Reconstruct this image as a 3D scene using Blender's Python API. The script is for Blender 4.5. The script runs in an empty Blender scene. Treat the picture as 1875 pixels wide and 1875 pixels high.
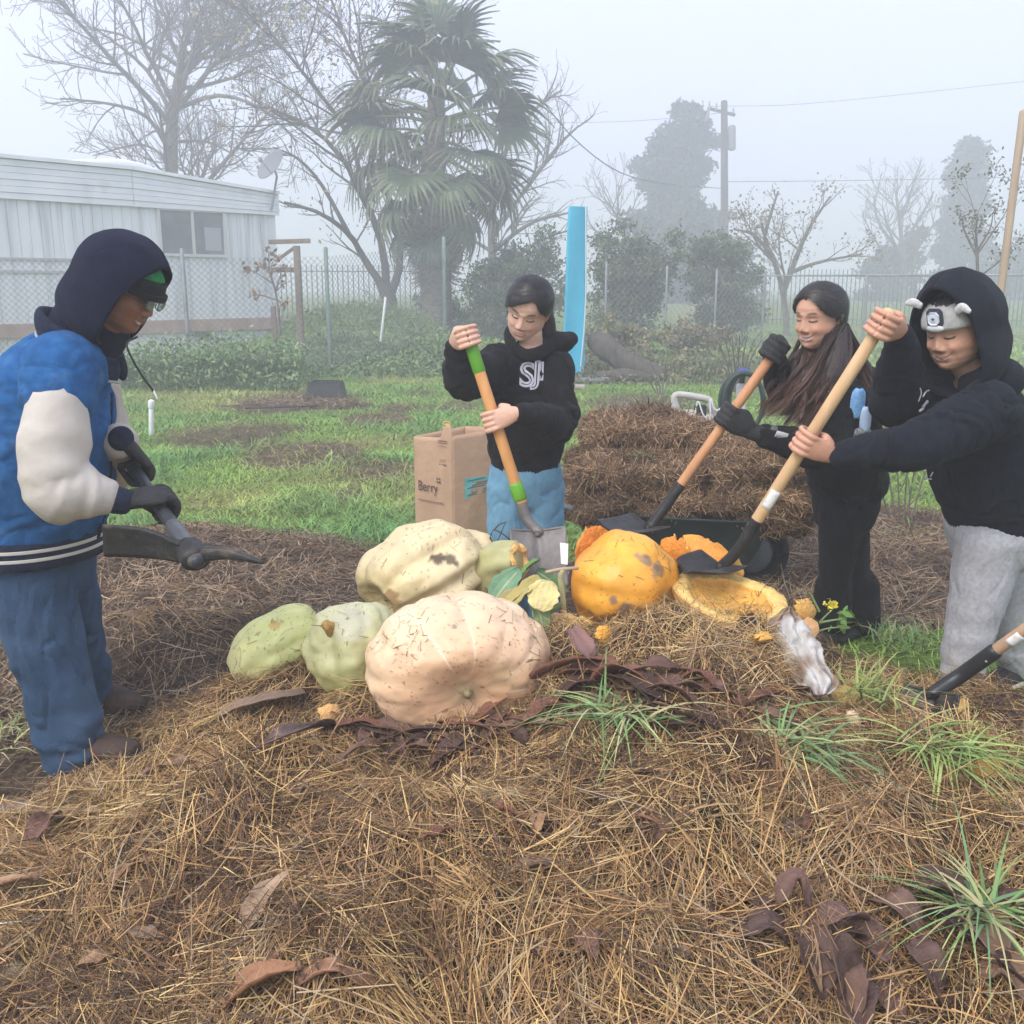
import bpy, math, random
import numpy as np
from mathutils import Vector, Matrix

random.seed(7)
RNG = np.random.default_rng(11)
scene = bpy.context.scene
COLL = scene.collection

# ------------------------------------------------------------------ camera
CAM_H, FPX, HALF, HORIZON = 1.5, 1800.0, 937.5, 526.0
PITCH = math.atan((HALF - HORIZON) / FPX)
cam_data = bpy.data.cameras.new('camera')
cam_data.sensor_width = 36.0
cam_data.lens = 36.0 * FPX / (2 * HALF)
cam_data.clip_start, cam_data.clip_end = 0.05, 2000.0
cam = bpy.data.objects.new('camera', cam_data)
cam.location = (0, 0, CAM_H)
cam.rotation_euler = (math.pi / 2 - PITCH, 0, 0)
COLL.objects.link(cam)
scene.camera = cam

# ------------------------------------------------------------------ sky, sun, exposure
SUN_EL, SUN_AZ = math.radians(46), math.radians(-140)     # high, veiled sun behind the camera on the left
world = bpy.data.worlds.new('World')
scene.world = world
world.use_nodes = True
wn, wl = world.node_tree.nodes, world.node_tree.links
wn.clear()
w_out = wn.new('ShaderNodeOutputWorld')
w_bg = wn.new('ShaderNodeBackground')
w_sky = wn.new('ShaderNodeTexSky')
w_sky.sky_type = 'NISHITA'
w_sky.sun_disc = False
w_sky.sun_elevation = SUN_EL
w_sky.sun_rotation = SUN_AZ
w_sky.dust_density = 6.0
w_sky.air_density = 1.0
w_hsv = wn.new('ShaderNodeHueSaturation')
w_hsv.inputs['Saturation'].default_value = 0.45
w_mix = wn.new('ShaderNodeMixRGB')
w_mix.inputs['Fac'].default_value = 0.94                # a blanket of bright fog hides most of the sky
w_mix.inputs['Color2'].default_value = (4.0, 4.3, 5.7, 1)
wl.new(w_sky.outputs['Color'], w_hsv.inputs['Color'])
wl.new(w_hsv.outputs['Color'], w_mix.inputs['Color1'])
wl.new(w_mix.outputs['Color'], w_bg.inputs['Color'])
w_bg.inputs['Strength'].default_value = 0.10
wl.new(w_bg.outputs['Background'], w_out.inputs['Surface'])

sun_d = bpy.data.lights.new('sun', 'SUN')
sun_d.energy = 1.5
sun_d.angle = math.radians(35)
sun_d.color = (1.0, 0.95, 0.88)
sun = bpy.data.objects.new('sun', sun_d)
sd = Vector((math.sin(SUN_AZ) * math.cos(SUN_EL), math.cos(SUN_AZ) * math.cos(SUN_EL), math.sin(SUN_EL)))
sun.rotation_euler = sd.to_track_quat('Z', 'Y').to_euler()
sun.location = (0, 0, 30)
COLL.objects.link(sun)

scene.view_settings.view_transform = 'Standard'
scene.view_settings.look = 'None'
scene.view_settings.exposure = 1.38
scene.view_settings.gamma = 1.0
scene.view_settings.use_curve_mapping = False
scene.render.engine = 'CYCLES'
cy = scene.cycles
cy.use_denoising = True
try:
    cy.denoiser = 'OPENIMAGEDENOISE'
except Exception:
    pass
cy.max_bounces = 6
cy.diffuse_bounces = 3
cy.glossy_bounces = 2
cy.transmission_bounces = 4
cy.transparent_max_bounces = 6
cy.volume_bounces = 3
cy.use_adaptive_sampling = True
cy.adaptive_threshold = 0.025
cy.caustics_reflective = cy.caustics_refractive = False
cy.sample_clamp_indirect = 4.0

# ------------------------------------------------------------------ from pixels of the photograph to places
SP, CP = math.sin(PITCH), math.cos(PITCH)
def ray(px, py):
    u, v = (px - HALF) / FPX, (HALF - py) / FPX
    return Vector((u, CP + v * SP, -SP + v * CP))
def W(px, py, d):
    r = ray(px, py)
    return Vector((0, 0, CAM_H)) + r * (d / r.y)
def G(px, py, z=0.0):
    r = ray(px, py)
    return Vector((0, 0, CAM_H)) + r * ((z - CAM_H) / r.z)
def A(v):
    return np.array(v, dtype=float)

# ------------------------------------------------------------------ noise
def _hash(ix, iy, iz):
    h = (ix.astype(np.int64) * 374761393 + iy.astype(np.int64) * 668265263 + iz.astype(np.int64) * 2147483647) & 0xFFFFFFFF
    h = ((h ^ (h >> 13)) * 1274126177) & 0xFFFFFFFF
    h = (h ^ (h >> 16)) & 0xFFFFFFFF
    return h.astype(float) / 0xFFFFFFFF * 2 - 1
def vnoise(p):
    p = np.asarray(p, float)
    f = np.floor(p); t = p - f
    t = t * t * t * (t * (t * 6 - 15) + 10)
    ix, iy, iz = f[..., 0].astype(np.int64), f[..., 1].astype(np.int64), f[..., 2].astype(np.int64)
    tx, ty, tz = t[..., 0], t[..., 1], t[..., 2]
    def c(a, b, d): return _hash(ix + a, iy + b, iz + d)
    x00 = c(0,0,0) * (1-tx) + c(1,0,0) * tx; x10 = c(0,1,0) * (1-tx) + c(1,1,0) * tx
    x01 = c(0,0,1) * (1-tx) + c(1,0,1) * tx; x11 = c(0,1,1) * (1-tx) + c(1,1,1) * tx
    return (x00 * (1-ty) + x10 * ty) * (1-tz) + (x01 * (1-ty) + x11 * ty) * tz
def fbm(p, o=4, g=0.5):
    p = np.asarray(p, float); s = 0; a = 1.0; n = 0
    for i in range(o):
        s = s + a * vnoise(p * (2.03 ** i) + i * 17.3); n += a; a *= g
    return s / n
def n2(x, y, sc, seed=0.0, o=3):
    x = np.asarray(x, float); y = np.asarray(y, float)
    return fbm(np.stack([x * sc, y * sc, np.full(x.shape, seed)], -1), o)
def smooth(a, b, x):
    t = np.clip((np.asarray(x, float) - a) / (b - a), 0, 1)
    return t * t * (3 - 2 * t)

# ------------------------------------------------------------------ mesh helpers
def new_mesh(name, V, F, col=None, sm=True):
    V = np.ascontiguousarray(V, dtype=np.float32)
    me = bpy.data.meshes.new(name)
    if isinstance(F, np.ndarray):
        F = [F]
    if len(F) and isinstance(F[0], np.ndarray) and F[0].ndim == 2:
        arrs = [f for f in F if len(f)]
        loops = np.concatenate([a.ravel() for a in arrs]).astype(np.int32)
        tot = np.concatenate([np.full(len(a), a.shape[1]) for a in arrs]).astype(np.int32)
        start = np.concatenate([[0], np.cumsum(tot)[:-1]]).astype(np.int32)
        me.vertices.add(len(V)); me.vertices.foreach_set('co', V.ravel())
        me.loops.add(len(loops)); me.loops.foreach_set('vertex_index', loops)
        me.polygons.add(len(tot)); me.polygons.foreach_set('loop_start', start)
        try:
            me.polygons.foreach_set('loop_total', tot)
        except Exception:
            pass
        me.update(calc_edges=True)
    else:
        me.from_pydata([tuple(v) for v in V], [], [tuple(f) for f in F]); me.update()
    me.polygons.foreach_set('use_smooth', np.full(len(me.polygons), bool(sm)))
    if col is not None:
        c = np.ones((len(V), 4), np.float32); c[:, :col.shape[1]] = col
        at = me.color_attributes.new('Col', 'FLOAT_COLOR', 'POINT')
        at.data.foreach_set('color', c.ravel())
    return me
def link(name, me, mat=None, parent=None):
    o = bpy.data.objects.new(name, me); COLL.objects.link(o)
    if mat is not None and me is not None and not len(me.materials):
        me.materials.append(mat)
    if parent is not None:
        o.parent = parent
    return o
def mobj(name, V, F, mat, parent=None, col=None, sm=True):
    return link(name, new_mesh(name, V, F, col, sm), mat, parent)
def tag(o, label=None, cat=None, group=None, kind=None):
    if label: o['label'] = label
    if cat: o['category'] = cat
    if group: o['group'] = group
    if kind: o['kind'] = kind
    return o
def empty(name, loc=(0, 0, 0), label=None, cat=None, group=None):
    o = bpy.data.objects.new(name, None); o.location = loc; o.empty_display_size = 0.1
    COLL.objects.link(o); tag(o, label, cat, group); return o
def cat_mesh(parts):
    """join (V, F[, col]) pieces; F are arrays"""
    Vs, Fs, Cs, n = [], [], [], 0
    for p in parts:
        V, F = np.asarray(p[0], float), p[1]
        Fl = F if isinstance(F, list) else [F]
        Vs.append(V)
        for f in Fl: Fs.append(np.asarray(f) + n)
        if len(p) > 2: Cs.append(p[2])
        n += len(V)
    by = {}
    for f in Fs: by.setdefault(f.shape[1], []).append(f)
    F = [np.concatenate(v) for v in by.values()]
    return (np.concatenate(Vs), F) if not Cs else (np.concatenate(Vs), F, np.concatenate(Cs))
def nrm(v):
    v = np.asarray(v, float); return v / (np.linalg.norm(v, axis=-1, keepdims=True) + 1e-12)

def box(cx, cy, cz, sx, sy, sz, rot=None, bev=0.0):
    """box as V, F; a small chamfer when bev > 0"""
    h = np.array([sx, sy, sz]) / 2
    if bev <= 0:
        V = np.array([[a, b, c] for a in (-1, 1) for b in (-1, 1) for c in (-1, 1)], float) * h
        F = np.array([[0,1,3,2],[4,6,7,5],[0,4,5,1],[2,3,7,6],[0,2,6,4],[1,5,7,3]])
        FF = [F]
    else:
        V = []; idx = {}
        for a in (-1, 1):
            for b in (-1, 1):
                for c in (-1, 1):
                    s = np.array([a, b, c])
                    for ax in range(3):
                        q = s * (h - bev); q[ax] = s[ax] * h[ax]
                        idx[(a, b, c, ax)] = len(V); V.append(q)
        V = np.array(V); Q = []; T = []
        for ax in range(3):
            o1, o2 = [i for i in range(3) if i != ax]
            for s in (-1, 1):
                q = []
                for (p1, p2) in ((-1, -1), (1, -1), (1, 1), (-1, 1)):
                    k = [0, 0, 0]; k[ax] = s; k[o1] = p1; k[o2] = p2
                    q.append(idx[(k[0], k[1], k[2], ax)])
                Q.append(q)
            for p1 in (-1, 1):
                for p2 in (-1, 1):
                    q = []
                    for (s, w) in ((-1, o1), (1, o1), (1, o2), (-1, o2)):
                        k = [0, 0, 0]; k[ax] = s; k[o1] = p1; k[o2] = p2
                        q.append(idx[(k[0], k[1], k[2], w)])
                    Q.append(q)
        for a in (-1, 1):
            for b in (-1, 1):
                for c in (-1, 1):
                    T.append([idx[(a, b, c, ax)] for ax in range(3)])
        FF = [np.array(Q), np.array(T)]
    if rot is not None: V = V @ np.asarray(rot).T
    return V + np.array([cx, cy, cz]), FF
def basis(x=None, y=None, z=None):
    """rotation matrix (columns) from two given axes, first exact"""
    if x is not None and y is not None:
        x = nrm(x); z = nrm(np.cross(x, y)); y = np.cross(z, x)
    elif z is not None and x is not None:
        z = nrm(z); y = nrm(np.cross(z, x)); x = np.cross(y, z)
    else:
        y = nrm(y); x = nrm(np.cross(y, z)); z = np.cross(x, y)
    return np.stack([x, y, z], 1)

def crom(P, n):
    """Catmull-Rom resample of P (k, d) to n samples"""
    P = np.asarray(P, float); k = len(P)
    if k == 2:
        t = np.linspace(0, 1, n)[:, None]; return P[0] * (1 - t) + P[1] * t
    E = np.vstack([2 * P[0] - P[1], P, 2 * P[-1] - P[-2]])
    u = np.linspace(0, k - 1 - 1e-9, n); i = np.floor(u).astype(int); t = (u - i)[:, None]
    p0, p1, p2, p3 = E[i], E[i + 1], E[i + 2], E[i + 3]
    return 0.5 * (2 * p1 + (p2 - p0) * t + (2 * p0 - 5 * p1 + 4 * p2 - p3) * t ** 2 + (3 * p1 - p0 - 3 * p2 + p3) * t ** 3)

def loft(P, R, hint=(0, -1, 0), seg=20, n=None, cap=True, fold=None, pw=2.0):
    """closed tube along P; R rows (side radius, hint-direction radius); fold(s, a, pos) scales the radius"""
    P = np.asarray(P, float); R = np.asarray(R, float)
    if R.ndim == 1: R = np.stack([R, R], 1)
    L = np.linalg.norm(np.diff(P, axis=0), axis=1).sum()
    if n is None: n = max(6, int(L / 0.012))
    Q = crom(np.hstack([P, R]), n); C = Q[:, :3]; R = np.maximum(Q[:, 3:5], 1e-4)
    if cap:
        e0, e1 = [], []
        T0 = nrm(C[0] - C[1]); T1 = nrm(C[-1] - C[-2])
        for k in (0.98, 0.8, 0.45):
            e0.append((C[0] + T0 * R[0].mean() * 0.6 * k, R[0] * math.sqrt(1 - k * k + 0.001)))
        for k in (0.45, 0.8, 0.98):
            e1.append((C[-1] + T1 * R[-1].mean() * 0.6 * k, R[-1] * math.sqrt(1 - k * k + 0.001)))
        C = np.vstack([[a for a, b in e0], C, [a for a, b in e1]]); R = np.vstack([[b for a, b in e0], R, [b for a, b in e1]])
        n += 6
    T = nrm(np.gradient(C, axis=0)); H = np.asarray(hint, float)
    if H.ndim == 1: H = np.repeat(H[None], n, 0)
    else: H = crom(H, n)
    B = nrm(H - (H * T).sum(1, keepdims=True) * T); S = np.cross(T, B)
    a = np.linspace(0, 2 * np.pi, seg, endpoint=False)
    ca, sa = np.cos(a), np.sin(a)
    if pw != 2.0:
        ca = np.sign(ca) * np.abs(ca) ** (2 / pw); sa = np.sign(sa) * np.abs(sa) ** (2 / pw)
    s = np.linspace(0, 1, n)
    K = np.ones((n, seg))
    if fold is not None:
        K = fold(s[:, None] * np.ones((1, seg)), a[None] * np.ones((n, 1)), C)
    V = C[:, None] + (S[:, None] * (R[:, 0:1] * ca)[..., None] + B[:, None] * (R[:, 1:2] * sa)[..., None]) * K[..., None]
    V = V.reshape(-1, 3)
    i = np.arange(n - 1)[:, None] * seg; j = np.arange(seg)[None]; j2 = (j + 1) % seg
    F = np.stack([i + j, i + j2, i + seg + j2, i + seg + j], -1).reshape(-1, 4)
    c0, c1 = len(V), len(V) + 1
    V = np.vstack([V, C[0], C[-1]])
    T3 = np.vstack([np.stack([np.full(seg, c0), np.roll(np.arange(seg), -1), np.arange(seg)], 1),
                    np.stack([np.full(seg, c1), (n - 1) * seg + np.arange(seg), (n - 1) * seg + np.roll(np.arange(seg), -1)], 1)])
    return V, [F, T3]
def ellipsoid(c, r, rot=None, nu=20, nv=14):
    th = np.linspace(0, np.pi, nv)[:, None]; ph = np.linspace(0, 2 * np.pi, nu, endpoint=False)[None]
    V = np.stack([np.sin(th) * np.cos(ph), np.sin(th) * np.sin(ph), np.cos(th) * np.ones_like(ph)], -1).reshape(-1, 3) * np.asarray(r)
    i = np.arange(nv - 1)[:, None] * nu; j = np.arange(nu)[None]; j2 = (j + 1) % nu
    F = np.stack([i + j, i + nu + j, i + nu + j2, i + j2], -1).reshape(-1, 4)
    if rot is not None: V = V @ np.asarray(rot).T
    return V + np.asarray(c), [F]
def tube(P, r, seg=8, n=None, cap=True):
    P = np.asarray(P, float)
    r = np.full(len(P), r) if np.isscalar(r) else np.asarray(r)
    d = nrm(P[-1] - P[0]); h = (0, 0, 1) if abs(d[2]) < 0.8 else (0, -1, 0.01)
    n = n or (len(P) if len(P) > 2 else 2)
    return loft(P, r, h, seg, n, cap)
def remesh(parts, voxel=0.007, it=4, fac=0.6):
    V, F = cat_mesh(parts)
    me = new_mesh('tmp', V, F); o = bpy.data.objects.new('tmp', me); COLL.objects.link(o)
    m = o.modifiers.new('r', 'REMESH'); m.mode = 'VOXEL'; m.voxel_size = voxel; m.adaptivity = 0
    if it:
        s = o.modifiers.new('s', 'SMOOTH'); s.iterations = it; s.factor = fac
    dg = bpy.context.evaluated_depsgraph_get(); dg.update()
    ev = o.evaluated_get(dg); m2 = ev.to_mesh()
    nv = len(m2.vertices); V = np.empty(nv * 3, np.float32); m2.vertices.foreach_get('co', V)
    N = np.empty(nv * 3, np.float32); m2.vertices.foreach_get('normal', N)
    np_ = len(m2.polygons); lt = np.empty(np_, np.int32); m2.polygons.foreach_get('loop_total', lt)
    lv = np.empty(len(m2.loops), np.int32); m2.loops.foreach_get('vertex_index', lv)
    st = np.concatenate([[0], np.cumsum(lt)[:-1]])
    F = []
    for k in (3, 4):
        idx = st[lt == k]
        if len(idx): F.append(lv[idx[:, None] + np.arange(k)])
    ev.to_mesh_clear(); bpy.data.objects.remove(o); bpy.data.meshes.remove(me)
    return V.reshape(-1, 3).astype(float), F, N.reshape(-1, 3).astype(float)
def ribbons(P0, D, S, L, Wd, C=None, segs=2, taper=None, col=None, tipcol=None):
    """n curved strips: start P0, direction D, width vector S, bend C; returns V, F, col"""
    n = len(P0); L = np.broadcast_to(L, n); Wd = np.broadcast_to(Wd, n)
    t = np.linspace(0, 1, segs + 1)
    tp = np.ones(segs + 1) if taper is None else np.asarray([taper(x) for x in t])
    X = P0[:, None] + D[:, None] * (L[:, None] * t)[..., None]
    if C is not None: X = X + C[:, None] * (t ** 2)[None, :, None]
    off = S[:, None] * (Wd[:, None] * tp * 0.5)[..., None]
    V = np.stack([X - off, X + off], 2).reshape(-1, 3)
    k = 2 * (segs + 1)
    b = (np.arange(n) * k)[:, None] + (np.arange(segs) * 2)[None]
    F = np.stack([b, b + 1, b + 3, b + 2], -1).reshape(-1, 4)
    cc = None
    if col is not None:
        if tipcol is None: cc = np.repeat(col, k, 0)
        else:
            m = t[None, :, None]; cc = np.repeat((col[:, None] * (1 - m) + tipcol[:, None] * m), 2, 1).reshape(-1, 3)
    return V, F, cc
def grid(nx, ny):
    i = np.arange(nx - 1)[:, None] * ny; j = np.arange(ny - 1)[None]
    return np.stack([i + j, i + ny + j, i + ny + j + 1, i + j + 1], -1).reshape(-1, 4)
def sheet(P, thick):
    """a grid of points (nu, nv, 3) made into a closed slab of the given thickness"""
    P = np.asarray(P, float); nu, nv = P.shape[:2]
    du = np.gradient(P, axis=0); dv = np.gradient(P, axis=1); N = nrm(np.cross(du, dv))
    th = np.asarray(thick, float)
    if th.ndim: th = th[..., None]
    a = (P + N * th / 2).reshape(-1, 3); b = (P - N * th / 2).reshape(-1, 3); m = nu * nv
    F = grid(nu, nv)
    rim = np.concatenate([np.arange(nv), np.arange(1, nu) * nv + nv - 1, (nu - 1) * nv + np.arange(nv - 2, -1, -1), np.arange(nu - 2, 0, -1) * nv])
    r2 = np.roll(rim, -1)
    R = np.stack([rim, r2, r2 + m, rim + m], 1)
    return np.vstack([a, b]), [np.vstack([F, F[:, ::-1] + m, R])]

# ------------------------------------------------------------------ materials
def mat(name, c1, c2=None, scale=8.0, rough=0.8, bump=0.0, bscale=60.0, attr=False, sss=0.0, stretch=None, metal=0.0, spec=0.4,
        detail=4.0, lo=0.35, hi=0.65, sheen=0.0, third=None, tscale=3.0, tlo=0.55, thi=0.62, alpha=1.0, trans=0.0):
    m = bpy.data.materials.new(name); m.use_nodes = True
    nt = m.node_tree; N, Lk = nt.nodes, nt.links
    b = N['Principled BSDF']
    b.inputs['Roughness'].default_value = rough
    b.inputs['Metallic'].default_value = metal
    b.inputs['Specular IOR Level'].default_value = spec
    b.inputs['Alpha'].default_value = alpha
    if trans: b.inputs['Transmission Weight'].default_value = trans
    if sss:
        b.inputs['Subsurface Weight'].default_value = sss
        b.inputs['Subsurface Radius'].default_value = (0.012, 0.005, 0.003)
        b.inputs['Subsurface Scale'].default_value = 1.0
    if sheen: b.inputs['Sheen Weight'].default_value = sheen
    tc = N.new('ShaderNodeTexCoord'); mp = N.new('ShaderNodeMapping')
    Lk.new(tc.outputs['Object'], mp.inputs['Vector'])
    if stretch: mp.inputs['Scale'].default_value = stretch
    c1 = tuple(c1) + (1,)
    cur = None
    if c2 is not None:
        nz = N.new('ShaderNodeTexNoise'); nz.inputs['Scale'].default_value = scale; nz.inputs['Detail'].default_value = detail
        Lk.new(mp.outputs['Vector'], nz.inputs['Vector'])
        cr = N.new('ShaderNodeValToRGB'); cr.color_ramp.elements[0].position = lo; cr.color_ramp.elements[1].position = hi
        cr.color_ramp.elements[0].color = c1; cr.color_ramp.elements[1].color = tuple(c2) + (1,)
        Lk.new(nz.outputs['Fac'], cr.inputs['Fac']); cur = cr.outputs['Color']
    if third is not None:
        nz2 = N.new('ShaderNodeTexNoise'); nz2.inputs['Scale'].default_value = tscale; nz2.inputs['Detail'].default_value = 6
        Lk.new(mp.outputs['Vector'], nz2.inputs['Vector'])
        cr2 = N.new('ShaderNodeValToRGB'); cr2.color_ramp.elements[0].position = tlo; cr2.color_ramp.elements[1].position = thi
        Lk.new(nz2.outputs['Fac'], cr2.inputs['Fac'])
        mx = N.new('ShaderNodeMixRGB'); Lk.new(cr2.outputs['Color'], mx.inputs['Fac'])
        if cur is not None: Lk.new(cur, mx.inputs['Color1'])
        else: mx.inputs['Color1'].default_value = c1
        mx.inputs['Color2'].default_value = tuple(third) + (1,); cur = mx.outputs['Color']
    if attr:
        at = N.new('ShaderNodeAttribute'); at.attribute_name = 'Col'
        if cur is None: cur = at.outputs['Color']
        else:
            mu = N.new('ShaderNodeMixRGB'); mu.blend_type = 'MULTIPLY'; mu.inputs['Fac'].default_value = 1.0
            Lk.new(cur, mu.inputs['Color1']); Lk.new(at.outputs['Color'], mu.inputs['Color2']); cur = mu.outputs['Color']
    if cur is not None: Lk.new(cur, b.inputs['Base Color'])
    else: b.inputs['Base Color'].default_value = c1
    if bump:
        nb = N.new('ShaderNodeTexNoise'); nb.inputs['Scale'].default_value = bscale; nb.inputs['Detail'].default_value = 5
        Lk.new(mp.outputs['Vector'], nb.inputs['Vector'])
        bp = N.new('ShaderNodeBump'); bp.inputs['Strength'].default_value = bump; bp.inputs['Distance'].default_value = 0.02
        Lk.new(nb.outputs['Fac'], bp.inputs['Height']); Lk.new(bp.outputs['Normal'], b.inputs['Normal'])
    return m
WHITE = (1, 1, 1)
MT = {}
MT['straw'] = mat('straw', WHITE, attr=True, rough=0.75, spec=0.3)
MT['leafcol'] = mat('leaf_blade', WHITE, attr=True, rough=0.6, spec=0.35)
MT['soilstraw'] = mat('matted_straw', (0.03, 0.018, 0.011), (0.10, 0.06, 0.033), 45, 0.95, 0.9, 90, third=(0.06, 0.04, 0.02), tscale=7)
MT['mulch'] = mat('dark_mulch', (0.035, 0.024, 0.018), (0.11, 0.075, 0.052), 60, 0.95, 0.9, 110)
# ------------------------------------------------------------------ ground
def blob(x, y, cx, cy, rx, ry, p=1.0):
    return np.exp(-((((x - cx) / rx) ** 2 + ((y - cy) / ry) ** 2) ** p))
def gh(x, y):
    x = np.asarray(x, float); y = np.asarray(y, float)
    z = 0.03 * n2(x, y, 0.5, 3.1) * smooth(3, 8, y)
    z = z + 0.85 * blob(x, y, -3.6, 23.5, 2.2, 3.0) + 0.3 * blob(x, y, 0.5, 21.0, 6, 3)
    z = z + 0.6 * smooth(30, 60, y)
    return z
PATCH = []                                   # bare soil in the lawn: centre and radii on the ground
for (px, py, rx, ry) in ((430, 795, 130, 26), (560, 835, 130, 28), (690, 862, 90, 24), (560, 735, 130, 22), (690, 768, 70, 13), (730, 748, 40, 10),
                         (1165, 740, 120, 22), (1120, 770, 60, 20), (830, 745, 50, 10), (770, 720, 30, 5), (1500, 770, 70, 18), (1660, 800, 90, 30),
                         (520, 690, 30, 5), (640, 905, 40, 12)):
    c = G(px, py); q = G(px, py - ry); r = G(px, py + ry)
    PATCH.append((c.x, c.y, rx / FPX * c.y * 1.03, (q.y - r.y) / 2))
def soil(x, y):
    x = np.asarray(x, float); y = np.asarray(y, float)
    nz = 0.35 * n2(x, y, 1.6, 9.0, 4)
    s = np.zeros_like(x)
    for (cx, cy, rx, ry) in PATCH:
        d = np.sqrt(((x - cx) / rx) ** 2 + ((y - cy) / ry) ** 2)
        s = np.maximum(s, 0.85 * (1 - smooth(0.6, 1.15, d + nz)))
    for (cx, cy, rx, ry) in ((-1.9, 4.7, 1.35, 1.25), (0.2, 2.5, 2.6, 1.75), (2.0, 5.35, 1.4, 1.25), (0.65, 4.5, 0.9, 0.95), (-2.0, 2.2, 1.2, 1.6)):
        d = np.sqrt(((x - cx) / rx) ** 2 + ((y - cy) / ry) ** 2)
        s = np.maximum(s, 1 - smooth(0.85, 1.08, d + nz * 0.6))
    for (cx, cy, rx, ry) in ((1.78, 4.2, 0.5, 0.42), (1.95, 3.25, 0.42, 0.5), (2.25, 5.1, 0.45, 0.2), (-2.05, 2.75, 0.35, 0.5)):
        d = np.sqrt(((x - cx) / rx) ** 2 + ((y - cy) / ry) ** 2)
        s = s * smooth(0.7, 1.2, d + nz)
    return s
def front_heap(x, y):
    x = np.asarray(x, float); y = np.asarray(y, float)
    r = ((x - 0.2) / (1.36 - .28 * smooth(1.9, 2.7, y))) ** 2 + (np.where(y < 2.75, (y - 2.75) / 1.25, (y - 2.75) / 0.95)) ** 2
    h = 0.30 * np.exp(-r ** 1.25) + 0.07 * blob(x, y, 0.40, 2.02, 0.75, 0.34)
    h = h + 0.20 * blob(x, y, 0.58, 2.76, 0.34, 0.24) + 0.10 * blob(x, y, 0.45, 3.1, 0.5, 0.3) + 0.06 * blob(x, y, -0.7, 3.0, 0.35, 0.3) + 0.06 * blob(x, y, 1.05, 2.1, 0.4, 0.4) + 0.05 * blob(x, y, -0.75, 2.45, 0.4, 0.3)
    h = h + 0.10 * blob(x, y, 1.45, 3.05, 0.28, 0.25)
    h = h - 0.12 * blob(x, y, -0.13, 2.36, 0.32, 0.19)
    l = n2(x, y, 2.6, 1.0, 3); l2 = n2(x, y, 8.0, 2.0, 3)
    amp = smooth(0.0, 0.12, h) * (1 - .6 * blob(x, y, -.13, 2.4, .4, .25))
    b1 = np.abs(n2(x, y, 2.4, 61.0, 2)); b2 = np.abs(n2(x + .05 * l, y, 6.5, 63.0, 2))
    return h + 0.02 + amp * (0.06 * l + 0.02 * l2 + 0.18 * (b1 - .2) + 0.10 * (b2 - .2)) - 0.06 * (1 - smooth(0.005, 0.05, h))
def back_heap(x, y):
    x = np.asarray(x, float); y = np.asarray(y, float)
    h = 0.26 * np.exp(-((((x + 1.9) / 1.12) ** 2 + ((y - 4.55) / 1.02) ** 2) ** 1.3)) + 0.1 * blob(x, y, -0.9, 3.7, 0.8, 0.5)
    h = h + 0.10 * blob(x, y, -1.25, 3.55, 0.35, 0.2) 
    return h + smooth(0, .1, h) * (0.06 * n2(x, y, 2.4, 5.0) + 0.03 * n2(x, y, 8, 6.0)) - 0.05 * (1 - smooth(0.005, 0.05, h))
def right_heap(x, y):
    x = np.asarray(x, float); y = np.asarray(y, float)
    h = 0.13 * np.exp(-((((x - 2.1) / 1.2) ** 2 + ((y - 5.4) / 1.0) ** 2) ** 1.3))
    return h + smooth(0, .08, h) * (0.04 * n2(x, y, 2.4, 15.0) + 0.025 * n2(x, y, 9, 16.0)) - 0.05 * (1 - smooth(0.005, 0.04, h))
def top(x, y):
    """the highest surface at x, y"""
    return np.maximum(np.maximum(gh(x, y), front_heap(x, y)), np.maximum(back_heap(x, y), right_heap(x, y)))

xs = np.concatenate([-np.geomspace(400, 4.2, 26), np.linspace(-4, 4, 105), np.geomspace(4.2, 400, 26)])
ys = np.concatenate([np.linspace(-30, 0.5, 5), np.linspace(0.8, 10, 115), np.linspace(10.1, 36, 80), np.geomspace(37, 700, 22)])
X, Y = np.meshgrid(xs, ys, indexing='ij')
sl = soil(X, Y)
Z = gh(X, Y) + 0.02 * sl * n2(X, Y, 6, 4.0)
V = np.stack([X, Y, Z], -1).reshape(-1, 3)
dry = smooth(0.05, 0.5, n2(X, Y, 0.55, 21.0))
gcol = np.stack([sl, dry, n2(X, Y, 0.25, 31.0) * 0.5 + 0.5], -1).reshape(-1, 3)
gm = bpy.data.materials.new('lawn_and_soil'); gm.use_nodes = True
N_, L_ = gm.node_tree.nodes, gm.node_tree.links
b_ = N_['Principled BSDF']; b_.inputs['Roughness'].default_value = 0.95; b_.inputs['Specular IOR Level'].default_value = 0.15
tc = N_.new('ShaderNodeTexCoord'); at = N_.new('ShaderNodeAttribute'); at.attribute_name = 'Col'
sep = N_.new('ShaderNodeSeparateColor'); L_.new(at.outputs['Color'], sep.inputs['Color'])
def noise_ramp(scale, c1, c2, detail=6, lo=0.35, hi=0.65):
    nz = N_.new('ShaderNodeTexNoise'); nz.inputs['Scale'].default_value = scale; nz.inputs['Detail'].default_value = detail
    L_.new(tc.outputs['Object'], nz.inputs['Vector'])
    cr = N_.new('ShaderNodeValToRGB'); cr.color_ramp.elements[0].position = lo; cr.color_ramp.elements[1].position = hi
    cr.color_ramp.elements[0].color = c1 + (1,); cr.color_ramp.elements[1].color = c2 + (1,)
    L_.new(nz.outputs['Fac'], cr.inputs['Fac']); return cr.outputs['Color'], nz
g1, _ = noise_ramp(9.0, (0.08, 0.13, 0.025), (0.16, 0.24, 0.05))
g2, _ = noise_ramp(5.0, (0.15, 0.17, 0.05), (0.22, 0.20, 0.08))
s1, nzs = noise_ramp(35.0, (0.035, 0.024, 0.016), (0.12, 0.08, 0.05))
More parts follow.
